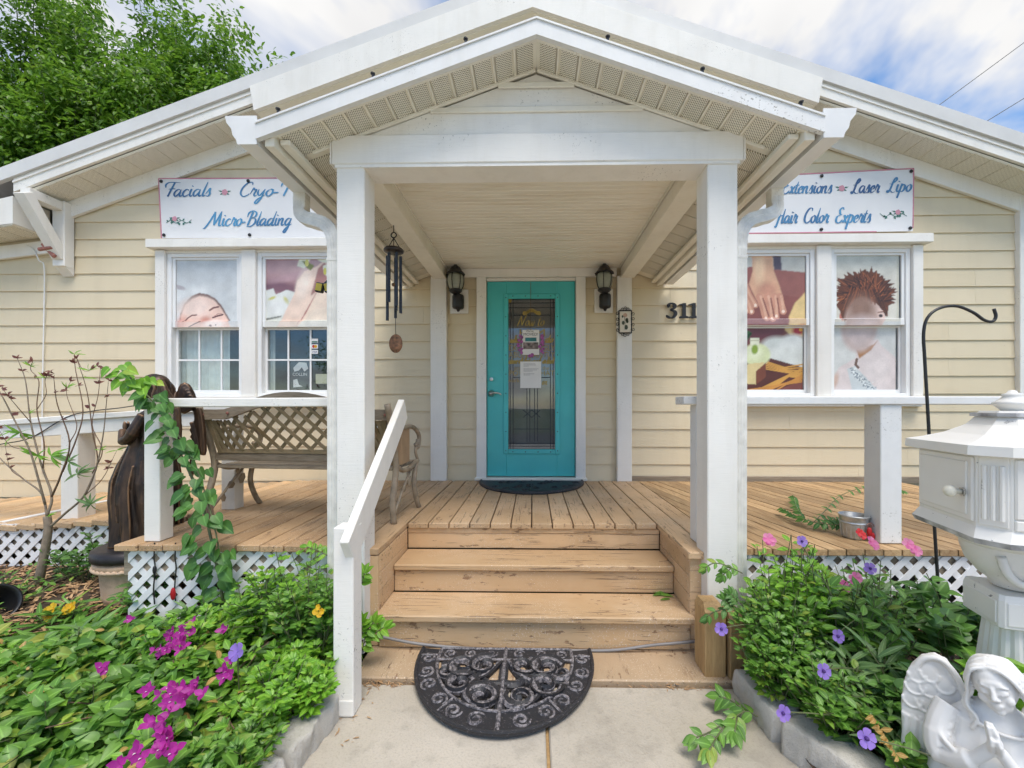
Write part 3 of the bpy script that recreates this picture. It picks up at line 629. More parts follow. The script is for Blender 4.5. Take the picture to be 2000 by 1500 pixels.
# sloped soffit of the porch: backing, vented panels, plain ribs
ZS = 3.060
psf = ob('porch_soffit', MB().prism([(XC - 1.27, ZS + 0.012 - PS * 1.27), (XC, ZS + 0.012), (XC + 1.27, ZS + 0.012 - PS * 1.27), (XC + 1.27, ZS + 0.02 - PS * 1.27), (XC, ZS + 0.02), (XC - 1.27, ZS + 0.02 - PS * 1.27)], 1.95, W - 0.01), vinyl, porch)
ppw = 0.1035
zz = lambda x: ZS - PS * abs(x - XC)
for sg in (-1, 1):
    for k in range(12):
        a, b = 0.004 + k * ppw, 0.004 + (k + 1) * ppw
        if b > 1.262: break
        x0, x1 = sorted((XC + sg * a, XC + sg * b))
        sloped_panel(x0, x1, 1.960, PF + 0.011, zz(x0) + 0.004, zz(x1) + 0.004, 0.008, vinyl_holes, psf, groove=0.013)
        xr = XC + sg * b; m = MB().tube([(xr, 1.960, zz(xr) + 0.008), (xr, PF + 0.012, zz(xr) + 0.008)], 0.007, 6); ob('soffit_rib', m, vinyl, psf)
    # eave soffit beside the beams, panels running down the slope
    k = 0; y = PF + 0.06
    while y + 0.15 < W - 0.03:
        a, b = 1.06, 1.262; x0, x1 = sorted((XC + sg * a, XC + sg * b))
        m = MB(); vs = [(x, yy, zz(x) + dz) for dz in (0.002, 0.011) for x in (x0, x1) for yy in (y + 0.004, y + 0.146)]
        m.add(vs, [(0, 1, 3, 2), (4, 6, 7, 5), (0, 4, 5, 1), (2, 3, 7, 6), (0, 2, 6, 4), (1, 5, 7, 3)]); ob('soffit_panel', m, vinyl_holes, psf); y += 0.152
    x = XC + sg * 1.015
    ob('soffit_trim', MB().beam((XC + sg * 0.005, PF + 0.004, zz(XC) - 0.004), (XC + sg * 1.17, PF + 0.004, zz(XC + 1.17) - 0.004), 0.014, 0.018, 0.003, up=(0, 0, 1)), cream, porch)
    q = sorted((XC + sg * 1.262, XC + sg * 1.31)); ob('eave_fascia', MB().box(q[0], q[1], 1.95, W - 0.02, zz(XC + 1.29) - 0.035, zz(XC + 1.29) + 0.09, 0.003), cream, porch)
    q = sorted((XC + sg * 1.205, XC + sg * 1.255)); ob('eave_molding', MB().box(q[0], q[1], 1.98, W - 0.02, zz(XC + 1.23) - 0.030, zz(XC + 1.23) - 0.004, 0.004), cream, porch)
# beaded ceiling: one moulded sheet with grooves
prof = []
y = PF + 0.156
while y < W - 0.05:
    prof += [(y, 2.748), (y + 0.040, 2.748), (y + 0.043, 2.754), (y + 0.047, 2.754)]; y += 0.05
m = MB(); m.sheet([[(-0.89, a, b), (0.90, a, b)] for a, b in prof]); ob('beaded_ceiling', m, ceil_m, porch)
for x in (-0.885, 0.889): ob('ceiling_molding', MB().box(x - 0.006, x + 0.006, PF + 0.16, W - 0.06, 2.732, 2.746), cream, porch)
# gutters (moulded K profile) and downspouts
def gutter(sg):
    xb = XC + sg * 1.335; zt = 2.690
    pts = [(0, 0), (0, -0.125), (0.085, -0.125), (0.090, -0.105), (0.105, -0.085), (0.112, -0.055), (0.135, -0.025), (0.140, 0.0), (0.128, 0.0), (0.124, -0.02), (0.10, -0.055), (0.094, -0.082), (0.08, -0.115), (0.006, -0.115), (0.006, 0)]
    P = [(xb + sg * u, zt + v) for u, v in pts]
    g = ob('gutter', MB().prism(P, 1.93, W - 0.06), gutter_m, porch)
    ob('gutter_end_cap', MB().prism([(xb - sg * 0.004, zt + 0.006), (xb - sg * 0.004, zt - 0.130), (xb + sg * 0.088, zt - 0.130), (xb + sg * 0.096, zt - 0.105), (xb + sg * 0.112, zt - 0.085), (xb + sg * 0.118, zt - 0.055), (xb + sg * 0.142, zt - 0.025), (xb + sg * 0.148, zt + 0.006)], 1.924, 1.9295), gutter_m, g)
    ox = xb + sg * 0.05; oy = 2.40; px = (-1.062 if sg < 0 else 1.088); py = PF + 0.075
    path = spline([(ox, oy, zt - 0.12), (ox, oy, zt - 0.19), (ox - sg * 0.035, oy - 0.035, zt - 0.275), (px + sg * 0.10, py + 0.08, zt - 0.36), (px + sg * 0.02, py + 0.015, zt - 0.45), (px, py, zt - 0.55)], 7)
    sp_ = MB(); ring = []
    n = 28
    prof2 = []
    for k in range(n):                        # ribbed rectangular section
        a = 2 * math.pi * k / n; c, s_ = math.cos(a), math.sin(a); q = max(abs(c) / 0.037, abs(s_) / 0.030); rr = 1 / q * (1 - 0.05 * (k % 2)); prof2.append((c * rr, s_ * rr))
    rings = []
    for i, p in enumerate(path):
        wob = 1 + 0.03 * math.sin(i * 2.2)
        d = (path[min(i + 1, len(path) - 1)] - path[max(i - 1, 0)]).normalized(); side = Vector((0, 1, 0)); side = (side - d * side.dot(d)).normalized(); o2 = d.cross(side)
        rings.append([p + o2 * u * wob + side * v * wob for u, v in prof2])
    rings.append([Vector((px + u, py + v, 0.06)) for u, v in [(p[0] * 0.97, p[1] * 0.97) for p in prof2]])
    if sg > 0: pass
    rr = MB().loft(rings); dsp = ob('downspout', rr, spout_m, porch)
    ob('spout_band', MB().box(px - 0.039, px + 0.039, py - 0.032, py + 0.032, zt - 0.60, zt - 0.585, 0.002), spout_m, dsp)
gutter(-1); gutter(1)

# ================================================================== DECK, STEPS, RAMP
deck = thing('deck', 'tan painted front deck with gaps between its boards', 'deck', (0, 3.2, 0))
def board(x0, x1, y0, y1, mat, parent, z=DK, th=0.036, jit=True):
    dz = rng.uniform(-0.0018, 0.0018) if jit else 0
    return ob('deck_board', MB().box(x0, x1, y0, y1, z - th + dz, z + dz, 0.004), mat, parent)
x = -0.826; bwid = 0.1365
GAP = 0.0036
for i in range(12): board(x + GAP, x + bwid - GAP, 2.69 + rng.uniform(-0.003, 0.003), W - 0.025, deckpaint, deck); x += bwid
for i in range(2):
    board(0.815 + i * 0.1365 + 0.003, 0.815 + (i + 1) * 0.1365 - 0.002, 2.165 if i == 0 else 2.27, W - 0.025, deckpaint, deck)
x = -0.8285
for i in range(11):
    a = x - bwid; y0 = 2.195 if i == 0 else 2.235
    if i == 1: y0 = 2.268
    board(a + GAP, x - GAP, y0 + rng.uniform(-0.006, 0.006), W - 0.025, deckpaint if i < 2 else deckworn, deck); x = a
ob('rim_board', MB().box(-2.31, -0.985, 2.275, 2.312, 0.36, DK - 0.038), oldwood, deck)
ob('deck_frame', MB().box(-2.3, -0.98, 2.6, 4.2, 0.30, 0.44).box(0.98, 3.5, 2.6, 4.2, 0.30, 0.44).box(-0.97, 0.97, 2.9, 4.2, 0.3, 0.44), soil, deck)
# newer boards of the right hand side, laid at a slight angle
side = thing('deck_extension', 'newer treated pine deck boards to the right of the steps', 'deck', (2.3, 3.2, 0))
ang = R(11.5); dvx, dvy = math.sin(ang), -math.cos(ang); nx_, ny_ = math.cos(ang), math.sin(ang)
rect = (1.094, 3.75, 2.235, W - 0.024)
for k in range(-5, 34):
    o0 = k * 0.0965; P = []
    for u, v in ((o0 + 0.004, -4), (o0 + 0.0925, -4), (o0 + 0.0925, 4), (o0 + 0.004, 4)): P.append((1.0 + nx_ * u + dvx * v, 3.2 + ny_ * u + dvy * v))
    q = clip(P, rect)
    if len(q) >= 3: dz = rng.uniform(-0.0015, 0.0015); ob('deck_board', MB().prism(q, DK - 0.034 + dz, DK - 0.002 + dz, 'z'), pine, side)
ob('rim_board', MB().box(1.09, 3.75, 2.270, 2.305, 0.40, DK - 0.036), oldwood, side)
# steps
st = thing('porch_steps', 'three tan painted wooden steps up to the porch', 'steps', (0, 2.4, 0))
treads = [(0.205, 2.155, 2.475, -0.842, 0.850), (0.372, 2.395, 2.70, -0.829, 0.836)]
ob('tread', MB().box(-0.845, 0.855, 2.155, 2.44, 0.169, 0.205, 0.006), steppaint, st)
ob('tread', MB().box(-0.829, 0.834, 2.425, 2.70, 0.336, 0.372, 0.006), steppaint, st)
ob('riser', MB().box(-0.825, 0.835, 2.185, 2.205, 0.022, 0.166, 0.003), steppaint, st)
ob('riser', MB().box(-0.829, 0.834, 2.445, 2.463, 0.206, 0.330, 0.003), steppaint, st)
ob('riser', MB().box(-0.829, 0.834, 2.712, 2.735, 0.373, 0.472, 0.003), steppaint, st)
ob('riser', MB().box(-0.829, 0.834, 2.708, 2.735, 0.474, 0.507, 0.003), steppaint, st)
for sg, xs in ((-1, -0.832), (1, 0.836)):
    q = sorted((xs, xs + sg * 0.03))
    for za, zb in ((0.207, 0.305), (0.307, 0.405), (0.407, 0.506)): ob('side_board', MB().box(q[0], q[1], 2.22, 2.71, za, zb, 0.003), steppaint, st)
    q = sorted((xs + sg * 0.002, xs + sg * 0.13)); ob('side_end_board', MB().box(q[0] , q[1], 2.198, 2.218, 0.02, 0.505, 0.003), steppaint, st)
ob('painted_slab', MB().box(-0.87, 0.99, 1.945, 2.24, -0.06, 0.018, 0.006), slabpaint, st)
# short treated posts by the right post
for n, (a, b, y0, y1, zt, lb) in enumerate(((0.825, 0.925, 1.975, 2.10, 0.325, 'chamfered treated pine post end beside the bottom step'), (0.935, 1.02, 1.955, 2.07, 0.29, 'shorter treated pine post end half hidden by the right flower bed'))):
    p = thing('timber_post', lb, 'post', ((a + b) / 2, (y0 + y1) / 2, 0), 'treated post ends by the steps')
    ob('shaft', MB().prism([(a + 0.004, y0), (b - 0.004, y0), (b, y0 + 0.004), (b, y1), (a, y1), (a, y0 + 0.004)], 0.0, zt, 'z'), pine_post, p)
    ob('chamfered_top', MB().add([(a, y0, zt), (b, y0, zt), (b, y1, zt), (a, y1, zt), (a + 0.012, y0 + 0.05, zt + 0.028), (b - 0.010, y0 + 0.05, zt + 0.028), (b - 0.010, y1, zt + 0.028), (a + 0.012, y1, zt + 0.028)], [(0, 1, 5, 4), (1, 2, 6, 5), (2, 3, 7, 6), (3, 0, 4, 7), (4, 5, 6, 7)]), pine_post, p)
# ramp to the left
ramp = thing('access_ramp', 'weathered plank access ramp sloping down to the left of the deck', 'ramp', (-4, 3.5, 0))
rz = lambda x: DK - 0.064 * max(0, -x - 2.33)
for i in range(34):
    x1 = -2.335 - i * 0.139; x0 = x1 - 0.135; m = MB(); y0, y1 = 2.88 + rng.uniform(-0.006, 0.006), W - 0.025
    m.beam(((x0 + x1) / 2, y0, rz((x0 + x1) / 2) - 0.018), ((x0 + x1) / 2, y1, rz((x0 + x1) / 2) - 0.018), 0.1345, 0.036, 0.003, up=(0.064, 0, 1)); ob('ramp_board', m, rampwood, ramp)
ob('ramp_rim', MB().prism([(-2.33, 0.36), (-2.33, DK - 0.04), (-7, rz(-7) - 0.045), (-7, rz(-7) - 0.2)], 2.925, 2.95), oldwood, ramp)
ob('edge_strip', MB().beam((-3.98, 3.0, rz(-3.98) + 0.006), (-3.86, 3.98, rz(-3.86) + 0.006), 0.05, 0.012, 0.002), white_worn, ramp)
# hand rails
def rail(name, label, posts_, p, q, w, h, mat=white, under=None, grp='white deck railings'):
    t = thing(name, label, 'railing', posts_[0][:2] + (0,) if posts_ else p, grp)
    ob('top_rail', MB().beam(p, q, w, h, 0.005), mat, t)
    if under: ob('under_rail', MB().beam(Vector(p) - Vector((0, under[2], h / 2 + under[1] / 2 + 0.001)), Vector(q) - Vector((0, under[2], h / 2 + under[1] / 2 + 0.001)), under[0], under[1], 0.004), mat, t)
    for (x, y, z0, z1, s_) in posts_: ob('rail_post', MB().box(x - s_ / 2, x + s_ / 2, y - s_ / 2, y + s_ / 2, z0, z1, 0.004), mat, t)
    return t
rail('railing', 'white railing in front of the bench, its top board ending at the porch post', [(-2.165, 2.335, DK, 1.308, 0.092)], (-2.235, 2.335, 1.334), (-1.03, 2.315, 1.338), 0.14, 0.05)
rail('railing', 'worn white railing right of the porch with two square posts', [(2.005, 2.385, DK + 0.001, 1.325, 0.118), (0.963, 2.365, DK + 0.001, 1.322, 0.089)], (0.845, 2.375, 1.347), (4.2, 2.40, 1.345), 0.14, 0.046, white_worn)
rail('railing', 'sloping white railing along the ramp, far left behind the bronze angel', [(-3.46, 3.06, rz(-3.46), 1.20, 0.13), (-2.27, 3.06, DK, 1.28, 0.10)], (-2.2, 3.05, 1.312), (-6.0, 3.05, 1.055), 0.14, 0.042, white, (0.04, 0.10, 0.03))
hr = thing('stair_handrail', 'white stair handrail slanting from a short post up to the left porch post', 'handrail', (-0.8, 1.75, 0))
ob('newel_post', MB().box(-0.842, -0.756, 1.712, 1.800, 0.0, 0.80, 0.004), white, hr)
ob('rail_board', MB().beam((-0.772, 1.695, 0.70), (-0.815, 2.56, 1.30), 0.038, 0.142, 0.004), white, hr)
ob('post_bracket', MB().box(-0.845, -0.753, 1.707, 1.7115, 0.01, 0.075, 0.002), white, hr)
# lattice skirting, every slat a piece
def lattice(label, x0, x1, y, z0, z1, pitch=0.072, wd=0.034):
    t = thing('lattice_panel', label, 'lattice', ((x0 + x1) / 2, y, z0), 'white lattice skirting under the deck')
    Wd, H = x1 - x0, z1 - z0
    for sg in (1, -1):
        k = -int(H / (pitch * 1.414)) - 2
        while True:
            u = x0 + k * pitch * 1.414; k += 1
            if u > x1 + 0.05 and sg > 0: break
            if u > x1 + H + 0.1: break
            hw = wd * 0.7071
            P = [(u - hw, z0 - 0.01), (u + hw, z0 - 0.01), (u + hw + sg * (H + 0.02), z1 + 0.01), (u - hw + sg * (H + 0.02), z1 + 0.01)]
            q = clip(P, (x0, x1, z0, z1))
            if len(q) >= 3: ob('slat', MB().prism(q, y + (0 if sg > 0 else 0.0065), y + (0.006 if sg > 0 else 0.0125)), latm, t)
    return t
lattice('white lattice under the deck edge in front of the bench', -2.275, -1.03, 2.262, 0.06, 0.505)
lattice('white lattice under the ramp behind the bare shrub', -5.4, -2.34, 2.905, 0.08, 0.46)
lattice('white lattice under the deck edge right of the steps, behind the flowers', 1.10, 3.6, 2.256, 0.08, 0.50)
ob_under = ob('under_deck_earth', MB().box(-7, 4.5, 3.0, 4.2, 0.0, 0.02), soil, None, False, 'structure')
# edging stones round the beds
def edgestone(name, label, p, q, w, z0, z1, seed):
    p, q = Vector((*p, 0)), Vector((*q, 0)); d = (q - p); L = d.length; d.normalize(); nrm = Vector((-d.y, d.x, 0)); n, k = 34, 10; rr = random.Random(seed)
    rings = []
    for i in range(n + 1):
        t = i / n; c = p + d * (L * t); e = 1 - 0.05 * abs(2 * t - 1) ** 10; ring = []
        prof = [(-1, 0), (-1.0, 0.3), (-1.02, 0.6), (-0.99, 0.85), (-0.93, 0.97), (-0.85, 1), (-0.5, 1.0), (0, 1.0), (0.5, 1), (0.85, 1), (0.93, 0.97), (0.99, 0.85), (1.02, 0.6), (1, 0.3), (1, 0)]
        for u, v in prof:
            P_ = c + nrm * (u * w / 2 * e); P_.z = z0 + (z1 - z0) * v * e
            nn = (mnoise.noise(P_ * 11) * 0.011 + mnoise.noise(P_ * 34) * 0.008 + mnoise.noise(P_ * 70) * 0.004) * (1.0 if abs(u) > 0.9 else 0.25); ring.append(P_ + nrm * nn + Vector((0, 0, nn * 0.5)))
        rings.append(ring)
    return tag(ob(name, MB().loft(rings), stone, None, True), label, 'stone', 'cast edging stones of the beds')
edgestone('edging_stone', 'curved concrete edging stone nearest the timber post ends', (0.985, 1.90), (1.00, 1.62), 0.13, -0.03, 0.115, 1)
edgestone('edging_stone', 'middle concrete edging stone of the right bed under the violet flower', (1.005, 1.60), (1.14, 1.345), 0.15, -0.03, 0.125, 2)
edgestone('edging_stone', 'lowest concrete edging stone of the right bed by the white angel', (1.16, 1.33), (1.34, 1.02), 0.15, -0.03, 0.115, 3)
edgestone('edging_stone', 'concrete edging stone of the left bed beside the newel post', (-0.87, 1.80), (-0.90, 1.44), 0.13, -0.03, 0.10, 4)
edgestone('edging_stone', 'concrete edging stone at the bottom of the left bed', (-0.915, 1.42), (-1.02, 1.06), 0.13, -0.03, 0.10, 5)
# wires across the sky
for (a, b, lb) in (((1700, 304), (2350, -182), 'upper thin power line crossing the sky at the right'), ((1780, 327), (2350, -30), 'lower thin power line crossing the sky at the right')):
    P, Q = at(*a, 22), at(*b, 22); tag(ob('power_line', MB().tube([P, (P + Q) / 2 - Vector((0, 0, 0.1)), Q], 0.02, 6), black_p), lb, 'wire')
# ================================================================== THINGS ON THE WALL
# ---- script lettering drawn with a broad pen
GL = {
 'a': (0.98, [[(.75,.85),(.5,1),(.2,.75),(.1,.35),(.3,0),(.6,.35),(.8,.95)], [(.8,.98),(.72,.3),(.85,0),(1.05,.2)]]),
 'c': (0.74, [[(.7,.8),(.5,1),(.2,.75),(.1,.35),(.3,0),(.55,.08),(.8,.3)]]),
 'i': (0.46, [[(.05,.6),(.22,1),(.15,.3),(.3,0),(.5,.2)], [(.27,1.38),(.29,1.5)]]),
 'l': (0.46, [[(.45,2),(.2,.4),(.3,0),(.5,.2)]]),
 's': (0.62, [[(.05,.3),(.42,1.1),(.45,.7),(.52,.3),(.35,0),(.08,.1)]]),
 'r': (0.70, [[(.1,.3),(.3,1.15),(.42,.9),(.62,.92),(.5,.3),(.62,0),(.8,.2)]]),
 'y': (0.86, [[(.15,1),(.15,.4),(.35,.1),(.6,.5),(.75,1)], [(.77,1),(.6,-.2),(.3,-1),(.1,-.9),(.3,-.4),(.9,.2)]]),
 'o': (0.76, [[(.5,1),(.2,.75),(.12,.35),(.35,0),(.65,.3),(.7,.75),(.5,1),(.8,.88)]]),
 '-': (0.62, [[(.0,.45),(.25,.50),(.55,.52)], [(.0,.40),(.25,.45),(.55,.47)]]),
 'd': (0.98, [[(.75,.85),(.5,1),(.2,.75),(.1,.35),(.3,0),(.6,.35),(.8,.95)], [(1.0,2.0),(.72,.3),(.85,0),(1.05,.2)]]),
 'n': (0.90, [[(.15,1),(.06,0)], [(.1,.4),(.4,.97),(.6,.9),(.55,.3),(.66,0),(.92,.2)]]),
 'g': (0.98, [[(.75,.85),(.5,1),(.2,.75),(.1,.35),(.3,0),(.6,.35),(.8,.95)], [(.82,1),(.6,-.2),(.3,-1),(.1,-.85),(.4,-.3),(.98,.2)]]),
 't': (0.50, [[(.38,1.65),(.15,.3),(.3,0),(.52,.2)], [(.0,1.12),(.58,1.18)]]),
 'e': (0.68, [[(.15,.4),(.58,.65),(.5,1),(.2,.75),(.1,.35),(.3,0),(.72,.25)]]),
 'p': (0.84, [[(.28,1.15),(-.05,-.9)], [(.1,.4),(.4,1),(.7,.8),(.65,.3),(.4,0),(.15,.15)]]),
 'x': (0.76, [[(.08,.85),(.3,.92),(.5,.08),(.78,.15)], [(.75,1),(.1,0)]]),
 'w': (1.10, [[(.1,1),(.15,.2),(.35,0),(.6,.9)], [(.6,.9),(.6,.2),(.8,0),(1.05,1)]]),
 'h': (0.90, [[(.3,2),(.06,0)], [(.1,.4),(.4,.97),(.6,.9),(.55,.3),(.66,0),(.92,.2)]]),
 'k': (0.85, [[(.3,2),(.06,0)], [(.7,1),(.15,.45),(.7,0)]]),
 'b': (0.85, [[(.3,2),(.1,.3),(.35,0),(.65,.3),(.65,.8),(.4,1),(.15,.6)]]),
 'v': (0.80, [[(.1,1),(.25,0),(.7,1)]]),
 'F': (1.08, [[(.05,1.25),(.0,1.7),(.4,2.0),(1.6,1.95)], [(.95,1.95),(.5,0)], [(.42,1.02),(.8,1.1),(1.22,1.06)]]),
 'C': (1.0, [[(1.1,1.6),(1.0,1.95),(.6,1.9),(.2,1.2),(.15,.4),(.5,-.02),(.9,.2),(1.0,.4)]]),
 'M': (1.62, [[(-.75,-.35),(-.45,-.25),(.1,.8),(.5,2.0)], [(.5,2.0),(.68,.1)], [(.68,.1),(1.1,1.2),(1.38,2.05)], [(1.38,2.05),(1.3,.4),(1.42,0),(1.65,.15)]]),
 'B': (1.28, [[(.62,1.95),(.25,0)], [(.0,1.2),(.1,1.8),(.6,2.08),(1.1,1.8),(1.02,1.3),(.55,1.05)], [(.55,1.05),(1.12,.9),(1.1,.3),(.6,-.12),(.1,-.1)]]),
 'L': (1.05, [[(.05,1.1),(.5,1.15),(.95,1.65),(.85,2.0),(.6,1.6),(.35,.4),(.1,-.1),(.0,.15),(.35,.15),(.7,-.1),(1.05,.0)]]),
 'H': (1.2, [[(.5,1.9),(.3,.6),(.0,-.5),(-.25,-.4)], [(1.15,1.9),(.88,.2),(1.0,0),(1.15,.15)], [(.1,.95),(1.05,1.02)]]),
 'E': (1.0, [[(1.0,1.7),(.8,2.0),(.45,1.7),(.6,1.15),(.85,1.1)], [(.85,1.1),(.2,.8),(.15,.2),(.5,-.05),(.9,.2),(1.0,.4)]]),
 'T': (0.9, [[(.0,1.3),(.1,1.8),(.5,2.0),(1.3,1.9)], [(.8,1.95),(.5,0)]]),
 'N': (1.3, [[(-.1,.0),(.35,1.9)], [(.35,1.9),(.75,.05)], [(.75,.05),(1.25,2.0)]]),
 ' ': (0.55, []), "'": (.3, [[(.2,2),(.15,1.6)]]) }
def twidth(s): return sum(GL[c][0] for c in s)
def script(mb, s, ox, oz, xh, y, target=None, thick=0.128, slant=0.20, rise=0.0003):
    w = twidth(s); sx = (target / (w * xh)) if target else 1.0; cx = 0; lv = 0
    for ch in s:
        adv, strokes = GL[ch]
        for st_ in strokes:
            pts = [((cx + a + slant * b) * xh * sx, b * xh) for a, b in st_]
            P = spline([(a, 0, b) for a, b in pts], 7) if len(pts) > 2 else [Vector((a, 0, b)) for a, b in pts]
            L, Rr = [], []; n = len(P)
            for i, p in enumerate(P):
                d = P[min(i + 1, n - 1)] - P[max(i - 1, 0)]; d.normalize()
                nn = Vector((-d.z, 0, d.x)); e = min(1, 0.35 + 3 * min(i, n - 1 - i) / max(n - 1, 1))
                wd = xh * thick * (0.50 + 0.62 * abs(d.z) ** 1.6) * (e if n > 2 else 1) ; yy = y - lv * rise - i * 0.00001
                L.append((ox + p.x + nn.x * wd, yy, oz + p.z + nn.z * wd)); Rr.append((ox + p.x - nn.x * wd, yy, oz + p.z - nn.z * wd))
            mb.sheet([Rr, L]); lv = (lv + 1) % 6
        cx += adv
    return mb
def m_script():
    t = NT('blue_script_print'); sp = t.n('ShaderNodeSeparateXYZ', {0: t.co}); f = t.noise(2.2, 2, off=False)
    return t.done(t.mix(t.ramp(f, 0.35, 0.65), (0.035, 0.10, 0.24), (0.085, 0.30, 0.52)), 0.55)
script_blue = m_script()
def m_banner():
    t = NT('banner_vinyl'); c = t.mix(t.ramp(t.noise(1.4, 3), 0.3, 0.75), (0.78, 0.775, 0.77), (0.70, 0.70, 0.71)); return t.done(c, 0.5, t.bump(t.noise(5, 3, sc=(1, 1, 2)), 0.15, 0.01))
banner_m = m_banner()
def flat_text(s, size, loc, mat, parent, name='lettering', align='CENTER', ext=0.0, xs=1.0):
    cu = bpy.data.curves.new('t', 'FONT'); cu.body = s; cu.size = size; cu.align_x = align; cu.extrude = ext; o = bpy.data.objects.new('t', cu); COL.objects.link(o)
    bpy.context.view_layer.update(); me = bpy.data.meshes.new_from_object(o); bpy.data.objects.remove(o); bpy.data.curves.remove(cu)
    for v in me.vertices: x, z, d = v.co; v.co = (loc[0] + x * xs, loc[1] - d, loc[2] + z)
    return ob(name, me, mat, parent)
BW = W - 0.045
def rose(mb, gb, x, z, s, y):                 # a printed rose: petals in mb, leaves in gb
    for a in range(5): mb.lathe([(0.0, 0), (s * 0.32, 0.0002)], (x + s * 0.28 * math.cos(a * 1.257), y - 0.0002 * a, z + s * 0.28 * math.sin(a * 1.257)), 8, rot=Matrix.Rotation(R(90), 3, 'X'))
    for a, l in ((2.9, 1.0), (0.2, 1.0), (-0.5, 0.7), (3.6, 0.7)):
        p = Vector((x, y + 0.0004, z)); d = Vector((math.cos(a), 0, math.sin(a))); q = Vector((-d.z, 0, d.x)); gb.add([p + d * s * 0.4, p + d * s * (0.4 + l * 0.35) + q * s * 0.16, p + d * s * (0.5 + l * 0.8), p + d * s * (0.4 + l * 0.35) - q * s * 0.16], [(0, 1, 2, 3)])
def vine_print(mb, gb, x, z, s, y, mir=1):
    pts = spline([(x - mir * 1.9 * s, y, z - 0.2 * s), (x - mir * 1.2 * s, y, z + 0.15 * s), (x - mir * 0.5 * s, y, z - 0.25 * s), (x + mir * 0.3 * s, y, z + 0.1 * s), (x + mir * 1.0 * s, y, z - 0.25 * s), (x + mir * 1.7 * s, y, z + 0.2 * s)], 5)
    gb.sheet([[p + Vector((0, 0, 0.045 * s)) for p in pts], [p - Vector((0, 0, 0.045 * s)) for p in pts]])
    for k in range(11):
        p = pts[2 + 2 * k] + Vector((0, -0.0003, 0)); a = 1.3 + 1.1 * (-1) ** k + k; d = Vector((math.cos(a), 0, math.sin(a))); q = Vector((-d.z, 0, d.x)); l = s * (0.32 + 0.1 * (k % 3)); gb.add([p, p + d * l * 0.5 + q * l * 0.33, p + d * l, p + d * l * 0.5 - q * l * 0.33], [(0, 1, 2, 3)])
    rose(mb, gb, x - mir * 0.7 * s, z + 0.35 * s, s * 0.62, y - 0.001)
def banner(label, c, hem):                     # c: corners TL, TR, BR, BL in x,z
    (ax, az_), (bx, bz), (ex, ez), (fx, fz) = c; t = thing('banner', label, 'banner', ((ax + bx) / 2, W, az_), 'vinyl banners above the windows'); nx, nz = 40, 12; rows_ = []
    for j in range(nz + 1):
        r_ = []
        for i in range(nx + 1):
            u, v = i / nx, j / nz; x = (ax + (bx - ax) * u) * (1 - v) + (fx + (ex - fx) * u) * v; z = (az_ + (bz - az_) * u) * (1 - v) + (fz + (ez - fz) * u) * v
            r_.append((x, BW + 0.0018 * mnoise.noise((x * 2.2, 0, z * 3.1)) + 0.0008 * mnoise.noise((x * 6 + z * 6, 3, z * 3)), z))
        rows_.append(r_)
    ob('sheet', MB().sheet(rows_), banner_m, t, True)
    y = BW - 0.0028
    for (p, q) in hem: ob('hem', MB().beam((p[0], y + 0.002, p[1]), (q[0], y + 0.002, q[1]), 0.006, 0.011, 0.001), pink_edge, t)
    for (x, z) in ((ax + 0.03, az_ - 0.03), ((ax + bx) / 2, (az_ + bz) / 2 - 0.03), (bx - 0.03, bz - 0.03), (ex - 0.03, ez + 0.03), ((ex + fx) / 2, (ez + fz) / 2 + 0.03), (fx + 0.03, fz + 0.03)):
        ob('grommet_screw', MB().lathe([(0.017, 0), (0.017, 0.006), (0.006, 0.010), (0.0, 0.010)], (x, y, z), 12, rot=Matrix.Rotation(R(90), 3, 'X')), black_iron, t)
    return t, y
c = [(-3.93, 3.71), (-2.02, 3.70), (-2.02, 3.075), (-3.90, 3.085)]
bl, yb = banner('white vinyl banner reading Facials and Micro-Blading above the left window', c, [((-3.93, 3.71), (-2.02, 3.70)), ((-3.93, 3.71), (-3.90, 3.085))])
for w_ in (('Facials', -3.880, 3.520, 0.074, yb, 0.50), ('Cryo-T', -3.080, 3.515, 0.074, yb, 0.52), ('Micro-Blading', -3.395, 3.208, 0.074, yb, 0.875)): ob('script_word', script(MB(), *w_), script_blue, bl)
pk, gr = MB(), MB(); rose(pk, gr, -3.225, 3.56, 0.055, yb); vine_print(pk, gr, -3.705, 3.26, 0.075, yb, 1); vine_print(pk, gr, -2.28, 3.26, 0.075, yb, -1)
ob('printed_roses', pk, rose_pink, bl); ob('printed_leaves', gr, print_green, bl)
c = [(2.02, 3.66), (3.875, 3.735), (3.865, 3.098), (2.02, 3.085)]
br, yb = banner('white vinyl banner reading Laser Lipo and Hair Color Experts above the right window', c, [((2.02, 3.66), (3.875, 3.735)), ((3.872, 3.735), (3.865, 3.13)), ((2.02, 3.088), (3.5, 3.095))])
for w_ in (('Extensions', 2.545, 3.492, 0.072, yb, 0.50), ('Laser', 3.245, 3.492, 0.072, yb, 0.275), ('Lipo', 3.605, 3.500, 0.072, yb, 0.235), ('Hair', 2.49, 3.190, 0.076, yb, 0.205), ('Color', 2.760, 3.190, 0.076, yb, 0.25), ('Experts', 3.08, 3.190, 0.076, yb, 0.355)): ob('script_word', script(MB(), *w_), script_blue, br)
pk, gr = MB(), MB(); rose(pk, gr, 3.15, 3.54, 0.055, yb); vine_print(pk, gr, 3.66, 3.265, 0.075, yb, -1); vine_print(pk, gr, 2.25, 3.265, 0.075, yb, 1)
ob('printed_roses', pk, rose_pink, br); ob('printed_leaves', gr, print_green, br)

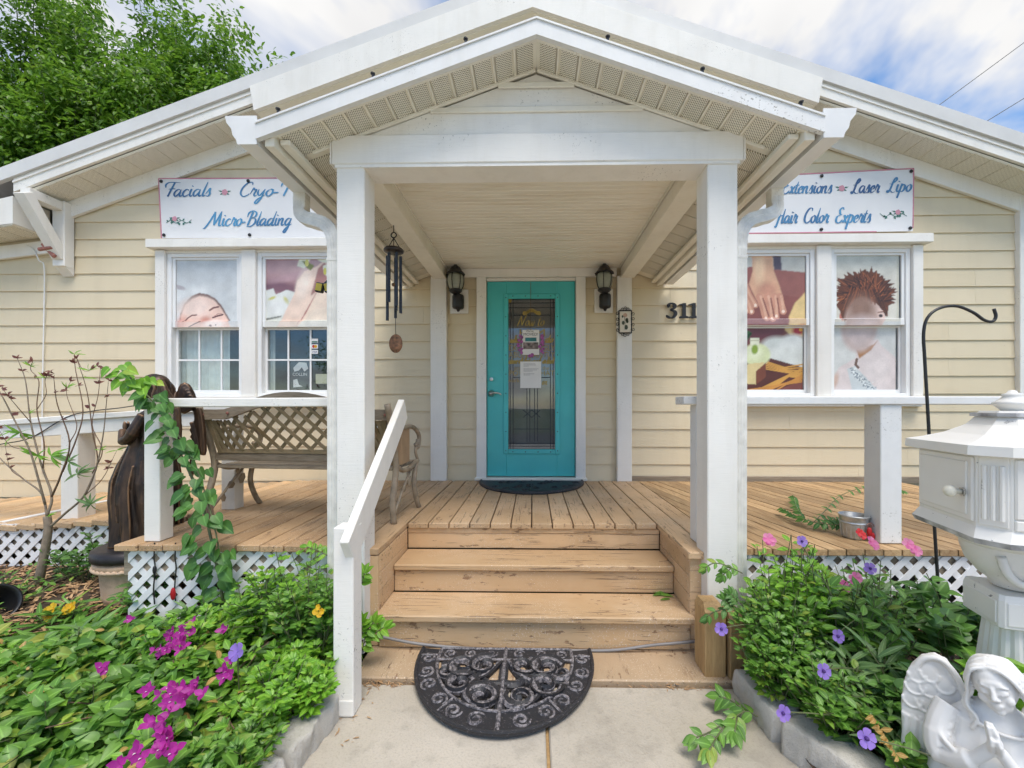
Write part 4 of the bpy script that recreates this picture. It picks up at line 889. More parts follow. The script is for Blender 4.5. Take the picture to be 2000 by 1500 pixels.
# ---- window films, painted pixel by pixel as flat print
class Canvas:
    def __init__(s, w, h, base): s.w, s.h = w, h; s.a = np.ones((h, w, 3)) * np.array(lin(base)); s.v, s.u = np.mgrid[0:h, 0:w]; s.u = (s.u + .5) / w; s.v = (s.v + .5) / h
    def put(s, m, col): m = np.clip(m, 0, 1)[..., None]; s.a = s.a * (1 - m) + m * np.array(lin(col)); return s
    def ell(s, cu, cv, ru, rv, col, rot=0, soft=0.12, al=1.0):
        c_, s_ = math.cos(rot), math.sin(rot); asp = s.h / s.w; du, dv = s.u - cu, (s.v - cv) * asp; a, b = (du * c_ + dv * s_) / ru, (-du * s_ + dv * c_) / (rv * asp); d = np.sqrt(a * a + b * b); return s.put(al * np.clip((1 - d) / soft + 0.5, 0, 1), col)
    def poly(s, P, col, blur=1, al=1.0):
        m = np.zeros((s.h, s.w), bool); n = len(P)
        for i in range(n):
            (x0, y0), (x1, y1) = P[i], P[(i + 1) % n]
            if y0 == y1: continue
            m ^= ((y0 > s.v) != (y1 > s.v)) & (s.u < (x1 - x0) * (s.v - y0) / (y1 - y0) + x0)
        return s.put(al * s.blur(m.astype(float), blur), col)
    def blur(s, m, k):
        for _ in range(k):
            p = np.pad(m, 1, mode='edge'); m = (p[1:-1, 1:-1] * 4 + p[:-2, 1:-1] + p[2:, 1:-1] + p[1:-1, :-2] + p[1:-1, 2:]) / 8
        return m
    def line(s, P, wd, col, al=1.0):
        asp = s.h / s.w; m = np.zeros((s.h, s.w))
        for (x0, y0), (x1, y1) in zip(P[:-1], P[1:]):
            dx, dy = x1 - x0, (y1 - y0) * asp; L = dx * dx + dy * dy + 1e-9; t = np.clip(((s.u - x0) * dx + (s.v - y0) * asp * dy) / L, 0, 1); d = np.sqrt((s.u - x0 - t * dx) ** 2 + ((s.v - y0) * asp - t * dy) ** 2); m = np.maximum(m, np.clip((wd - d) / (0.6 / s.w) + 0.5, 0, 1))
        return s.put(al * m, col)
    def grad(s, c0, c1, f): m = np.clip(f(s.u, s.v), 0, 1)[..., None]; s.a = np.array(lin(c0)) * (1 - m) + np.array(lin(c1)) * m; return s
def m_print():
    t = NT('window_film_print'); at_ = t.n('ShaderNodeAttribute', attribute_name='Col').outputs['Color']; return t.done(t.hue(at_, 0.95), 0.3)
film_m = m_print()
def film(name, label, cv, x0, x1, z0, z1, yf):
    h, w_ = cv.h, cv.w; us = np.linspace(x0, x1, w_); vs = np.linspace(z1, z0, h); X, Z = np.meshgrid(us, vs); Y = np.vectorize(yf)(Z)
    fr_ = np.random.RandomState(h + w_ + int(x0 * 10) % 97); lo = cv.blur(np.repeat(np.repeat(fr_.rand(h // 8 + 1, w_ // 8 + 1), 8, 0), 8, 1)[:h, :w_], 45); cv.a = np.clip(cv.a * (0.86 + 0.28 * lo[..., None]) * (1 + 0.035 * fr_.randn(h, w_, 1)), 0, 1)
    me = bpy.data.meshes.new(name); idx = np.arange(h * w_).reshape(h, w_)
    F = np.stack([idx[1:, :-1], idx[1:, 1:], idx[:-1, 1:], idx[:-1, :-1]], -1).reshape(-1, 4)
    me.from_pydata(np.stack([X, Y, Z], -1).reshape(-1, 3).tolist(), [], F.tolist())
    ca = me.color_attributes.new('Col', 'FLOAT_COLOR', 'POINT'); d = np.ones((h * w_, 4)); d[:, :3] = cv.a.reshape(-1, 3); ca.data.foreach_set('color', d.ravel())
    return tag(ob(name, me, film_m), label, 'window film', 'printed films on the windows')
yup = lambda z: W - 0.0165 if z > 2.216 else W - 0.0365
yfull = lambda z: W - 0.0165 if z > 2.216 else (W - 0.0365 if z > 2.147 else W + 0.0205)
# sleeping woman
cv = Canvas(100, 116, (205, 209, 211)).grad((198, 203, 206), (216, 219, 219), lambda u, v: v * 0.9 + 0.15 * np.sin(u * 7))
cv.ell(0.05, 0.42, 0.10, 0.03, (150, 132, 140), 0.3, 0.5, 0.6).ell(0.2, 0.55, 0.5, 0.10, (226, 228, 228), -0.3, 0.9, 0.7)
cv.poly([(0.04, 1.0), (0.06, 0.80), (0.12, 0.66), (0.24, 0.545), (0.36, 0.50), (0.50, 0.52), (0.62, 0.58), (0.72, 0.68), (0.86, 0.90), (0.80, 0.94), (0.70, 1.0)], (112, 84, 78), 2)
cv.poly([(0.05, 1.0), (0.075, 0.82), (0.14, 0.69), (0.25, 0.585), (0.37, 0.545), (0.50, 0.565), (0.60, 0.61), (0.70, 0.70), (0.85, 0.92), (0.88, 1.0)], (240, 205, 190), 3)
cv.ell(0.30, 0.70, 0.26, 0.13, (250, 226, 214), -0.2, 0.8, 0.9).ell(0.09, 0.93, 0.09, 0.10, (225, 168, 152), 0.2, 0.9, 0.7).ell(0.47, 0.90, 0.08, 0.06, (205, 140, 122), 0, 0.9, 0.8).ell(0.62, 0.95, 0.16, 0.06, (252, 236, 228), 0, 0.8, 0.9)
cv.line([(0.13, 0.91), (0.18, 0.86), (0.25, 0.82), (0.32, 0.815)], 0.010, (120, 78, 70)).line([(0.53, 0.75), (0.59, 0.715), (0.67, 0.70)], 0.014, (125, 84, 76))
cv.line([(0.22, 0.995), (0.30, 0.955), (0.40, 0.915)], 0.008, (96, 62, 60)).line([(0.58, 0.855), (0.66, 0.83), (0.74, 0.812)], 0.012, (86, 52, 54)).line([(0.60, 0.84), (0.66, 0.80), (0.72, 0.795)], 0.006, (190, 140, 130))
cv.ell(0.565, 0.975, 0.022, 0.014, (110, 84, 90), 0.2, 0.6).ell(0.65, 0.965, 0.012, 0.010, (110, 100, 104))
cv.put(np.where(cv.v > 0.925, 0.22, 0.0), (250, 246, 242))
film('window_film', 'printed window film of a resting woman with closed eyes, left window', cv, -3.762, -3.098, 2.150, 2.880, yup)
# orchids and arm
cv = Canvas(100, 116, (185, 150, 150)).grad((170, 128, 132), (205, 178, 178), lambda u, v: u * 0.5 + 0.4 * np.sin(v * 9))
cv.ell(0.2, 0.42, 0.35, 0.08, (118, 82, 96), 0.15, 0.8, 0.8).ell(0.4, 0.28, 0.4, 0.05, (196, 160, 166), -0.2, 0.9, 0.7)
cv.poly([(0, 0.47), (0.12, 0.44), (0.16, 0.53), (0.34, 0.46), (0.48, 0.50), (0.5, 0.8), (0.2, 0.88), (0, 0.87)], (226, 228, 222), 2).ell(0.1, 0.58, 0.06, 0.02, (206, 202, 120), -0.4, 0.9).ell(0.33, 0.62, 0.03, 0.06, (206, 202, 120), -0.5, 0.9).ell(0.2, 0.72, 0.22, 0.11, (236, 237, 234), 0, 0.6, 0.8)
cv.poly([(0, 0.87), (0.25, 0.83), (0.25, 0.87), (0, 0.90)], (120, 122, 112), 2).poly([(0, 0.90), (0.3, 0.84), (1, 0.7), (1, 1), (0, 1)], (226, 226, 216), 2)
cv.poly([(0.62, 0.20), (0.82, 0.13), (1.0, 0.0), (1.0, 0.55), (0.72, 0.80), (0.52, 1.0), (0.20, 1.0), (0.34, 0.72), (0.46, 0.52), (0.50, 0.34)], (240, 214, 196), 2)
cv.poly([(0.84, 0.16), (0.95, 0.06), (1.0, 0.30), (0.85, 0.46), (0.72, 0.55)], (150, 84, 84), 3, 0.8).poly([(0.78, 0.55), (0.84, 0.46), (0.66, 0.78), (0.54, 0.94), (0.5, 0.99)], (168, 96, 92), 2).poly([(0.86, 0.45), (1, 0.33), (1, 0.9), (0.6, 0.9)], (242, 222, 202), 3, 0.9)
cv.ell(0.60, 0.38, 0.10, 0.20, (252, 236, 222), 0.25, 0.9, 0.7)
for p in ([(0.55, 0.0), (0.50, 0.12), (0.62, 0.16), (0.68, 0.08), (0.74, 0.0)], [(0.82, 0.03), (0.88, 0.0), (1.0, 0.0), (1.0, 0.08), (0.9, 0.07)], [(0.92, 0.12), (1.0, 0.1), (1.0, 0.29), (0.93, 0.22)]): cv.poly(p, (232, 234, 212), 2)
cv.poly([(0.58, 0.05), (0.66, 0.06), (0.78, 0.12), (0.72, 0.19), (0.66, 0.15)], (138, 142, 82), 2).ell(0.66, 0.08, 0.03, 0.05, (222, 216, 120)).ell(0.95, 0.2, 0.025, 0.05, (214, 208, 96))
cv.put(np.where(cv.v > 0.925, 0.35, 0.0), (240, 236, 230))
film('window_film', 'printed window film of an arm with orchid blossoms, behind the bench', cv, -2.806, -2.152, 2.150, 2.880, yup)
# hands on a back, soap bottle
cv = Canvas(100, 210, (150, 96, 84)).grad((150, 92, 84), (118, 66, 62), lambda u, v: v * 2 - 0.3)
cv.poly([(0, 0), (1, 0), (1, 0.14), (0.6, 0.12), (0.2, 0.09), (0, 0.10)], (196, 196, 188), 2).poly([(0.5, 0.0), (0.63, 0.0), (0.64, 0.12), (0.52, 0.12)], (88, 78, 92), 3).poly([(0.48, 0.11), (1, 0.135), (1, 0.32), (0.62, 0.30)], (150, 96, 88), 4)
cv.poly([(0.18, 0), (0.50, 0), (0.52, 0.12), (0.60, 0.22), (0.66, 0.32), (0.42, 0.35), (0.26, 0.34), (0.14, 0.22), (0.2, 0.12)], (218, 172, 140), 3).ell(0.30, 0.1, 0.08, 0.12, (236, 206, 168), 0, 0.9, 0.7).ell(0.42, 0.26, 0.15, 0.05, (190, 128, 110), 0, 0.9, 0.6)
for a, b, l in ((0.30, 0.40, 0.47), (0.42, 0.49, 0.475), (0.53, 0.56, 0.455), (0.61, 0.665, 0.42)):
    cv.line([(a, 0.31), ((a + b) / 2, 0.38), (b, l)], 0.052, (206, 150, 126)).line([(a + 0.02, 0.31), ((a + b) / 2 + 0.02, 0.38), (b, l - 0.01)], 0.02, (226, 182, 156), 0.7).ell(b, l, 0.024, 0.012, (246, 222, 204))
for a, b in ((0.355, 0.445), (0.475, 0.525), (0.575, 0.612)): cv.line([(a, 0.325), ((a + b) / 2, 0.39), (b, 0.455)], 0.012, (138, 84, 74), 0.85)
for a, b, l in ((-0.05, 0.10, 0.415), (0.0, 0.18, 0.42), (0.05, 0.24, 0.375)):
    cv.line([(a, 0.19), ((a + b) / 2, 0.30), (b, l)], 0.046, (200, 146, 122)).line([(a, 0.19), ((a + b) / 2, 0.29), (b, l)], 0.018, (224, 180, 154), 0.7).ell(b, l, 0.022, 0.012, (244, 220, 202))
cv.poly([(1, 0.28), (0.84, 0.36), (0.75, 0.46), (0.72, 0.55), (0.8, 0.59), (1, 0.60)], (226, 198, 138), 3).ell(0.93, 0.555, 0.09, 0.035, (176, 52, 56), -0.3, 0.7).ell(0.97, 0.55, 0.03, 0.012, (226, 170, 60))
cv.poly([(0, 0.53), (0.72, 0.545), (0.7, 0.58), (0.3, 0.63), (0, 0.66)], (112, 58, 66), 4)
cv.ell(0.6, 0.69, 0.26, 0.09, (206, 212, 208), 0, 0.4).ell(0.85, 0.67, 0.22, 0.085, (216, 220, 217), 0, 0.4).poly([(0.3, 0.68), (1, 0.68), (1, 0.84), (0.5, 0.78)], (212, 216, 212), 3)
cv.poly([(0, 0.64), (0.16, 0.555), (0.22, 0.575), (0.1, 0.66), (0, 0.71)], (70, 112, 58), 1).poly([(0, 0.66), (0.19, 0.57), (0.22, 0.575), (0.05, 0.68)], (38, 68, 36), 1)
cv.poly([(0, 0.76), (0.5, 0.76), (1, 0.83), (1, 0.92), (0.6, 1), (0, 1)], (86, 44, 40), 1)
for k in range(11): cv.line([(0.3, 0.765 + k * 0.016), (0.72 + k * 0.02, 0.83 + k * 0.010), (1.02, 0.805 + k * 0.024)] if k < 5 else [(-0.05 + k * 0.05, 1.02), (0.78, 0.885 + (k - 5) * 0.002), (1.02, 0.83 + (k - 5) * 0.016)], 0.011, (204, 152, 74))
for k in range(5): cv.line([(0.10 + k * 0.12, 1.0), (0.98, 0.915 - k * 0.012 + 0.02)], 0.011, (196, 136, 66))
cv.poly([(0, 0.725), (0.1, 0.73), (0.1, 0.76), (0, 0.76)], (196, 168, 70), 1)
cv.ell(0.29, 0.735, 0.21, 0.085, (214, 222, 176), 0, 0.2).ell(0.25, 0.72, 0.12, 0.05, (228, 234, 204), 0, 0.9, 0.8).poly([(0.19, 0.61), (0.33, 0.61), (0.335, 0.66), (0.185, 0.66)], (226, 228, 204), 1).line([(0.19, 0.63), (0.33, 0.63)], 0.008, (190, 190, 160)).ell(0.26, 0.695, 0.05, 0.035, (132, 158, 56), 0.1, 0.5)
cv.poly([(0.02, 0.845), (0.18, 0.80), (0.42, 0.79), (0.28, 0.86), (0.28, 0.955), (0.02, 0.945)], (216, 198, 146), 1).poly([(0.28, 0.86), (0.43, 0.795), (0.43, 0.90), (0.28, 0.955)], (120, 66, 50), 1)
cv.put(np.where((cv.v > 0.47) & (cv.v < 0.515), 0.28, 0.0), (220, 190, 196))
film('window_film', 'printed window film of massaging hands above a soap bottle, right window', cv, 2.138, 2.80, 1.485, 2.880, yfull)
# short haired woman
cv = Canvas(104, 220, (206, 204, 194)).grad((188, 194, 188), (216, 212, 200), lambda u, v: v * 6)
cv.put(cv.blur(((abs(cv.u - 0.5) > 0.46) & (cv.v < 0.48)).astype(float), 3) * 0.35, (170, 168, 140)); cv.put(np.where(cv.v > 0.50, 0.9, 0), (206, 208, 206))
cv.poly([(0.02, 1), (0.06, 0.90), (0.12, 0.83), (0.24, 0.80), (0.38, 0.76), (0.40, 0.68), (0.72, 0.62), (0.78, 0.67), (0.94, 0.735), (1.0, 0.76), (1.0, 1)], (214, 202, 200), 2)
cv.poly([(0.39, 0.70), (0.66, 0.66), (0.74, 0.62), (0.62, 0.70), (0.44, 0.765)], (168, 120, 78), 2).ell(0.7, 0.85, 0.25, 0.1, (224, 214, 212), 0, 0.9, 0.7).ell(0.06, 0.93, 0.05, 0.06, (190, 158, 140), 0.3, 0.8, 0.8).line([(0.40, 0.77), (0.38, 0.81), (0.42, 0.83)], 0.02, (110, 86, 76))
cv.poly([(0.25, 0.84), (0.37, 0.82), (0.54, 0.905), (0.72, 1.0), (0.33, 1.0), (0.29, 0.92)], (196, 202, 204), 1)
prn = np.random.RandomState(3)
for k in range(120):
    t_ = prn.rand(); u_ = 0.29 + 0.24 * t_ + prn.rand() * (0.06 + 0.13 * t_); v_ = 0.84 + 0.155 * t_ + prn.randn() * 0.012; cv.ell(u_, v_, 0.012, 0.004, [(120, 132, 142), (150, 158, 164), (226, 230, 230)][k % 3], prn.rand() * 3, 0.5)
cv.poly([(0.14, 0.40), (0.20, 0.56), (0.30, 0.66), (0.42, 0.70), (0.54, 0.69), (0.64, 0.62), (0.72, 0.52), (0.80, 0.46), (0.84, 0.36), (0.6, 0.25), (0.3, 0.26)], (222, 196, 186), 3).ell(0.12, 0.46, 0.03, 0.03, (196, 120, 104), 0, 0.6)
hair = []
for k in range(90):
    a = math.pi * (1.10 - 1.20 * k / 89); r1 = 0.385 + 0.10 * prn.rand() ** 2 + 0.03 * (k % 2) - 0.03 * abs(math.cos(a)) * prn.rand(); hair.append((0.48 + r1 * math.cos(a) * 1.06, 0.31 - 0.44 * r1 * math.sin(a)))
cv.poly(hair + [(0.84, 0.38), (0.82, 0.47), (0.76, 0.42), (0.64, 0.36), (0.44, 0.34), (0.28, 0.36), (0.20, 0.44), (0.15, 0.50), (0.10, 0.42)], (104, 60, 40), 1)
for k in range(190):
    a = math.pi * (1.12 - 1.24 * prn.rand()); r0 = 0.05 + 0.2 * prn.rand(); r1 = r0 + 0.12 + 0.1 * prn.rand(); dr = prn.randn() * 0.30 + 0.25; c_ = [(48, 30, 26), (132, 72, 42), (76, 44, 32), (168, 100, 62), (58, 36, 30)][k % 5]
    cv.line([(0.48 + r0 * math.cos(a) * 1.06, 0.33 - 0.44 * r0 * math.sin(a)), (0.48 + r1 * math.cos(a + dr) * 1.06, 0.32 - 0.44 * r1 * math.sin(a + dr))], 0.006, c_, 0.85)
for k in range(60):
    u0 = 0.12 + 0.7 * prn.rand(); cv.line([(u0 * 0.6 + 0.19, 0.24 + 0.05 * prn.rand()), (u0, 0.36 + (0.13 if (u0 < 0.25 or u0 > 0.74) else 0.02) * prn.rand())], 0.008, [(88, 50, 36), (150, 84, 50), (64, 38, 30)][k % 3], 0.8)
cv.ell(0.43, 0.52, 0.27, 0.19, (188, 164, 154), 0.05, 0.25).ell(0.42, 0.40, 0.20, 0.10, (138, 104, 86), 0.0, 0.9, 0.85).ell(0.44, 0.58, 0.24, 0.12, (208, 192, 190), 0.0, 0.7, 0.8)
cv.ell(0.72, 0.455, 0.03, 0.012, (60, 46, 46), 0.1, 0.5).line([(0.68, 0.43), (0.77, 0.425)], 0.008, (120, 76, 60))
film('window_film', 'printed window film of a woman with short spiky auburn hair, far right window', cv, 3.092, 3.750, 1.485, 2.880, yfull)
# small cards and a poster behind the left window
def card(label, name, cat, x0, x1, z0, z1, y, mat, th=0.002): return tag(ob(name, MB().box(x0, x1, y - th, y, z0, z1), mat), label, cat)
yk = W + 0.0225
blk = card('dark salon poster lettered COLLIN inside the window behind the bench', 'poster', 'poster', -2.60, -2.385, 1.50, 1.80, W + 0.06, plain('poster_black', (0.05, 0.055, 0.065), 0.5)); flat_text('COLLIN', 0.045, (-2.49, W + 0.057, 1.645), paper, blk)
pm = MB().prism([(-2.56, 1.73), (-2.50, 1.79), (-2.42, 1.785), (-2.40, 1.72), (-2.44, 1.69), (-2.47, 1.735), (-2.50, 1.70), (-2.55, 1.69)], W + 0.0555, W + 0.0575).prism([(-2.56, 1.52), (-2.56, 1.60), (-2.52, 1.61), (-2.50, 1.55), (-2.46, 1.53)], W + 0.0555, W + 0.0575); ob('printed_portrait', pm, paper, blk)
c1 = card('white card sticker with a red and yellow mark in the window behind the bench', 'payment_sticker', 'sticker', -2.345, -2.275, 1.93, 1.975, yk, paper); c1['group'] = 'payment stickers on the glass'
ob('disc', MB().lathe([(0, 0), (0.016, 0.0005)], (-2.322, yk - 0.0025, 1.9525), 14, rot=Matrix.Rotation(R(90), 3, 'X')), redp, c1); ob('disc', MB().lathe([(0, 0), (0.016, 0.0005)], (-2.300, yk - 0.0032, 1.9525), 14, rot=Matrix.Rotation(R(90), 3, 'X')), yellowp, c1)
c2 = card('white sticker lettered VISA low in the row of payment stickers', 'payment_sticker', 'sticker', -2.345, -2.275, 1.875, 1.915, yk, paper); c2['group'] = 'payment stickers on the glass'
flat_text('VISA', 0.03, (-2.31, yk - 0.003, 1.884), plain('print_navy', (0.03, 0.05, 0.2), 0.5), c2)
c3 = card('pale green and white sticker at the top of the payment stickers', 'payment_sticker', 'sticker', -2.345, -2.275, 1.99, 2.035, yk, paper); c3['group'] = 'payment stickers on the glass'
ob('green_band', MB().box(-2.34, -2.28, yk - 0.0035, yk - 0.0025, 1.994, 2.008), print_green, c3)
card('cream paper note leaning behind the lower panes of the window', 'paper_note', 'note', -2.325, -2.195, 1.56, 1.665, W + 0.07, plain('cream_note', (0.6, 0.58, 0.40), 0.7))

# ---- lettering, notice and flyer on the door
lt = thing('door_lettering', 'gold vinyl verse lettering on the glass of the teal door', 'lettering', (0, W, 1.8))
yl = W + 0.0075
g1 = MB(); script(g1, 'Now to', -0.155, 2.16, 0.055, yl, 0.27, 0.09); script(g1, 'who', -0.235, 1.985, 0.040, yl, 0.10, 0.2); script(g1, 'do', 0.13, 1.985, 0.042, yl, 0.075, 0.2); script(g1, 'above all that we ask or think', -0.252, 1.765, 0.034, yl, 0.48, 0.2); script(g1, 'in', 0.095, 1.545, 0.034, yl, 0.055, 0.16)
ob('script_words', g1, gold, lt)
flat_text('EXCEEDINGLY', 0.085, (-0.01, yl, 1.90), gold, lt, xs=0.88); flat_text('ABUNDANTLY', 0.085, (-0.01, yl, 1.828), gold, lt, xs=0.86); flat_text('HIM', 0.11, (-0.005, yl, 2.05), gold, lt, xs=1.5)
flat_text('according to the', 0.055, (-0.01, yl, 1.70), gold, lt); flat_text('POWER THAT', 0.075, (-0.01, yl, 1.64), gold, lt); flat_text('works', 0.06, (-0.19, yl, 1.57), gold, lt)
g2 = MB()
for a in range(9): g2.lathe([(0, 0), (0.018, 0.0004)], (-0.09 + a * 0.02, yl - 0.0003 * (a % 3), 2.305 + 0.018 * math.cos(a * math.pi / 4 + math.pi)), 8, rot=Matrix.Rotation(R(90), 3, 'X'))
g2.box(-0.10, 0.08, yl - 0.001, yl, 2.30, 2.312); ob('gold_crest', g2, gold, lt); ob('gold_dot', MB().lathe([(0, 0), (0.024, 0.0008)], (-0.243, yl, 2.425), 14, rot=Matrix.Rotation(R(90), 3, 'X')), gold, lt)
fly = thing('moved_flyer', 'white flyer lettered MOVED with purple orchid borders on the door glass', 'flyer', (-0.02, W, 1.95))
ob('sheet', MB().box(-0.108, 0.068, W - 0.004, W - 0.002, 1.855, 2.115), paper, fly); flat_text('MOVED!', 0.042, (-0.02, W - 0.005, 2.055), ink, fly); flat_text("We've", 0.03, (-0.03, W - 0.005, 2.092), ink, fly)
ob('printed_photo', MB().box(-0.10, 0.06, W - 0.0055, W - 0.0042, 1.915, 1.985), plain('flyer_photo', (0.20, 0.16, 0.15), 0.5, 0, 0.8, 30), fly); ob('printed_sign', MB().box(-0.078, 0.04, W - 0.0055, W - 0.0042, 1.995, 2.035), plain('flyer_teal', (0.03, 0.19, 0.20), 0.5), fly)
pm = MB()
for k in range(26):
    sd = -1 if k % 2 else 1; zc = 1.87 + 0.2 * (k / 26) + rng.uniform(-0.01, 0.01); pm.lathe([(0, 0), (rng.uniform(0.010, 0.020), 0.0004)], (-0.02 + sd * rng.uniform(0.092, 0.135) , W - 0.0058 - 0.0004 * k, zc), 7, rot=Matrix.Rotation(R(90), 3, 'X'))
for k in range(5): pm.lathe([(0, 0), (0.017, 0.0004)], (-0.02 + rng.uniform(-0.02, 0.02), W - 0.006 - 0.0005 * k, 1.845 + rng.uniform(-0.015, 0.015)), 7, rot=Matrix.Rotation(R(90), 3, 'X'))
ob('orchid_print', pm, plain('orchid_purple', (0.36, 0.09, 0.30), 0.5, 0, 0.6, 60), fly)
ob('hanging_string', MB().tube([(-0.02, W - 0.004, 2.115), (-0.022, W - 0.006, 2.35), (-0.02, W - 0.018, 2.50), (-0.02, W - 0.004, 2.615)], 0.0025, 5), twig_m, fly)
nt_ = thing('paper_notice', 'white typed paper notice taped to the door glass under the flyer', 'notice', (-0.01, W, 1.6)); ob('sheet', MB().box(-0.13, 0.088, W - 0.008, W - 0.0065, 1.508, 1.785), paper, nt_)
tm = MB(); tl_ = plain('faint_type', (0.30, 0.30, 0.32), 0.7)
for i, (z, n_) in enumerate(((1.758, 7), (1.746, 7), (1.734, 3), (1.706, 8), (1.694, 8), (1.682, 5), (1.654, 6), (1.642, 3))):
    x = -0.095
    for k in range(n_): l = rng.uniform(0.012, 0.026); tm.box(x, x + l * 0.85, W - 0.0092, W - 0.0083, z, z + 0.0045); x += l
ob('typed_lines', tm, tl_, nt_)

# ---- coach lamps
def coach_lamp(label, cx):
    t = thing('wall_lantern', label, 'lantern', (cx, W - 0.05, 2.2), 'black coach lanterns beside the door'); c0 = (cx - 0.005, W - 0.15, 0)
    ob('back_plate', MB().box(cx - 0.085, cx + 0.105, W - 0.03, W - 0.006, 2.285, 2.535, 0.004), white, t)
    ob('bracket', MB().lathe([(0.0, 2.285), (0.012, 2.29), (0.02, 2.31), (0.052, 2.32), (0.060, 2.335), (0.060, 2.44), (0.055, 2.455), (0.03, 2.465)], (cx + 0.012, W - 0.095, 0), 20), black_iron, t, True)
    ob('wall_mount', MB().box(cx - 0.035, cx + 0.06, W - 0.095, W - 0.031, 2.33, 2.45, 0.01), black_iron, t)
    g = ob('glass_barrel', MB().lathe([(0.052, 2.49), (0.072, 2.53), (0.081, 2.58), (0.079, 2.62), (0.070, 2.655)], c0, 24), frost, t, True)
    ob('lower_ring', MB().lathe([(0.03, 2.455), (0.060, 2.475), (0.068, 2.487), (0.062, 2.496), (0.05, 2.497)], c0, 24), black_iron, t, True)
    ob('cap', MB().lathe([(0.088, 2.650), (0.094, 2.656), (0.080, 2.672), (0.066, 2.684), (0.060, 2.70), (0.045, 2.722), (0.022, 2.738), (0.014, 2.748), (0.018, 2.756), (0.014, 2.768), (0.0, 2.772)], c0, 24), black_iron, t, True)
    for k in range(6):
        a = k * math.pi / 3 + 0.26; ob('cage_rib', MB().tube([(c0[0] + r_ * math.cos(a), c0[1] + r_ * math.sin(a), z) for r_, z in ((0.056, 2.49), (0.076, 2.53), (0.085, 2.58), (0.083, 2.62), (0.074, 2.656))], 0.0042, 6), black_iron, t)
    for k in range(12): a = k * math.pi / 6; ob('cap_bead', MB().ell((c0[0] + 0.090 * math.cos(a), c0[1] + 0.090 * math.sin(a), 2.652), 0.008, 0.008, 0.006, 8, 5), black_iron, t)
coach_lamp('black coach lantern left of the teal door, nearest the wind chime', -0.775); coach_lamp('black coach lantern right of the teal door, above the framed tile', 0.725)

# ---- house number 311
hn = thing('house_number', 'dark house number digits 311 on the tan siding', 'house number', (1.55, W, 2.2)); navy = plain('number_black', (0.008, 0.010, 0.015), 0.65)
def digit1(x, z, h): return MB().prism([(x + 0.012, z), (x + 0.105, z), (x + 0.105, z + 0.016), (x + 0.078, z + 0.024), (x + 0.078, z + h), (x + 0.052, z + h), (x + 0.004, z + h * 0.90), (x + 0.004, z + h * 0.84), (x + 0.042, z + h * 0.86), (x + 0.042, z + 0.024), (x + 0.012, z + 0.016)], W - 0.028, W - 0.012)
for x in (1.503, 1.603): ob('digit', digit1(x, 2.228, 0.155), navy, hn)
m = MB(); P = spline([(1.400, 0, 2.352), (1.412, 0, 2.372), (1.440, 0, 2.380), (1.466, 0, 2.362), (1.462, 0, 2.335), (1.435, 0, 2.314), (1.466, 0, 2.298), (1.475, 0, 2.268), (1.452, 0, 2.238), (1.418, 0, 2.232), (1.384, 0, 2.250)], 6); n = len(P)
L_, R_ = [], []
for i, p in enumerate(P):
    d = (P[min(i + 1, n - 1)] - P[max(i - 1, 0)]).normalized(); q = Vector((-d.z, 0, d.x)); wd = 0.006 + 0.012 * abs(d.z) ** 1.3; L_.append(p + q * wd); R_.append(p - q * wd)
up = Vector((0, W - 0.028, 0)); dn = Vector((0, W - 0.012, 0)); m.sheet([[p + up for p in R_], [p + up for p in L_]]); m.sheet([[p + dn for p in L_], [p + dn for p in R_]]); m.sheet([[p + dn for p in R_], [p + up for p in R_]]); m.sheet([[p + up for p in L_], [p + dn for p in L_]])
m.ell((1.400, W - 0.02, 2.350), 0.013, 0.008, 0.013, 10, 6).ell((1.386, W - 0.02, 2.252), 0.010, 0.008, 0.011, 10, 6); ob('digit', m, navy, hn)

# ---- framed tile on the pilaster
ft = thing('framed_tile', 'small rose tile in a black scrolled wire frame on the white pilaster', 'plaque', (0.945, W - 0.07, 2.15)); yt = W - 0.07
ob('tile', MB().box(0.89, 1.002, yt - 0.008, yt, 2.075, 2.288, 0.003), plain('cream_tile', (0.72, 0.66, 0.56), 0.3), ft)
lm = MB()
for x, z, s_ in ((0.925, 2.17, 0.022), (0.955, 2.125, 0.026), (0.962, 2.20, 0.022), (0.918, 2.235, 0.014), (0.965, 2.185, 0.02)): lm.lathe([(0, 0), (s_, 0.0006)], (x, yt - 0.009, z), 7, rot=Matrix.Rotation(R(90), 3, 'X'), sx=0.7)
lm.tube([(0.94, yt - 0.0095, 2.10), (0.945, yt - 0.0095, 2.17), (0.935, yt - 0.0095, 2.24)], 0.002, 5); ob('painted_leaves', lm, plain('painted_olive', (0.06, 0.075, 0.05), 0.5), ft); ob('painted_rose', MB().lathe([(0, 0), (0.022, 0.0007)], (0.945, yt - 0.0094, 2.248), 9, rot=Matrix.Rotation(R(90), 3, 'X')), plain('painted_blush', (0.55, 0.36, 0.27), 0.5), ft)
fr = MB().beam((0.882, yt - 0.006, 2.065), (0.882, yt - 0.006, 2.298), 0.009, 0.010, 0.002, (0, 1, 0)).beam((1.010, yt - 0.006, 2.065), (1.010, yt - 0.006, 2.298), 0.009, 0.010, 0.002, (0, 1, 0)).beam((0.882, yt - 0.006, 2.067), (1.010, yt - 0.006, 2.067), 0.009, 0.009, 0.002, (0, 1, 0)).beam((0.882, yt - 0.006, 2.296), (1.010, yt - 0.006, 2.296), 0.009, 0.009, 0.002, (0, 1, 0)); ob('wire_frame', fr, black_iron, ft)
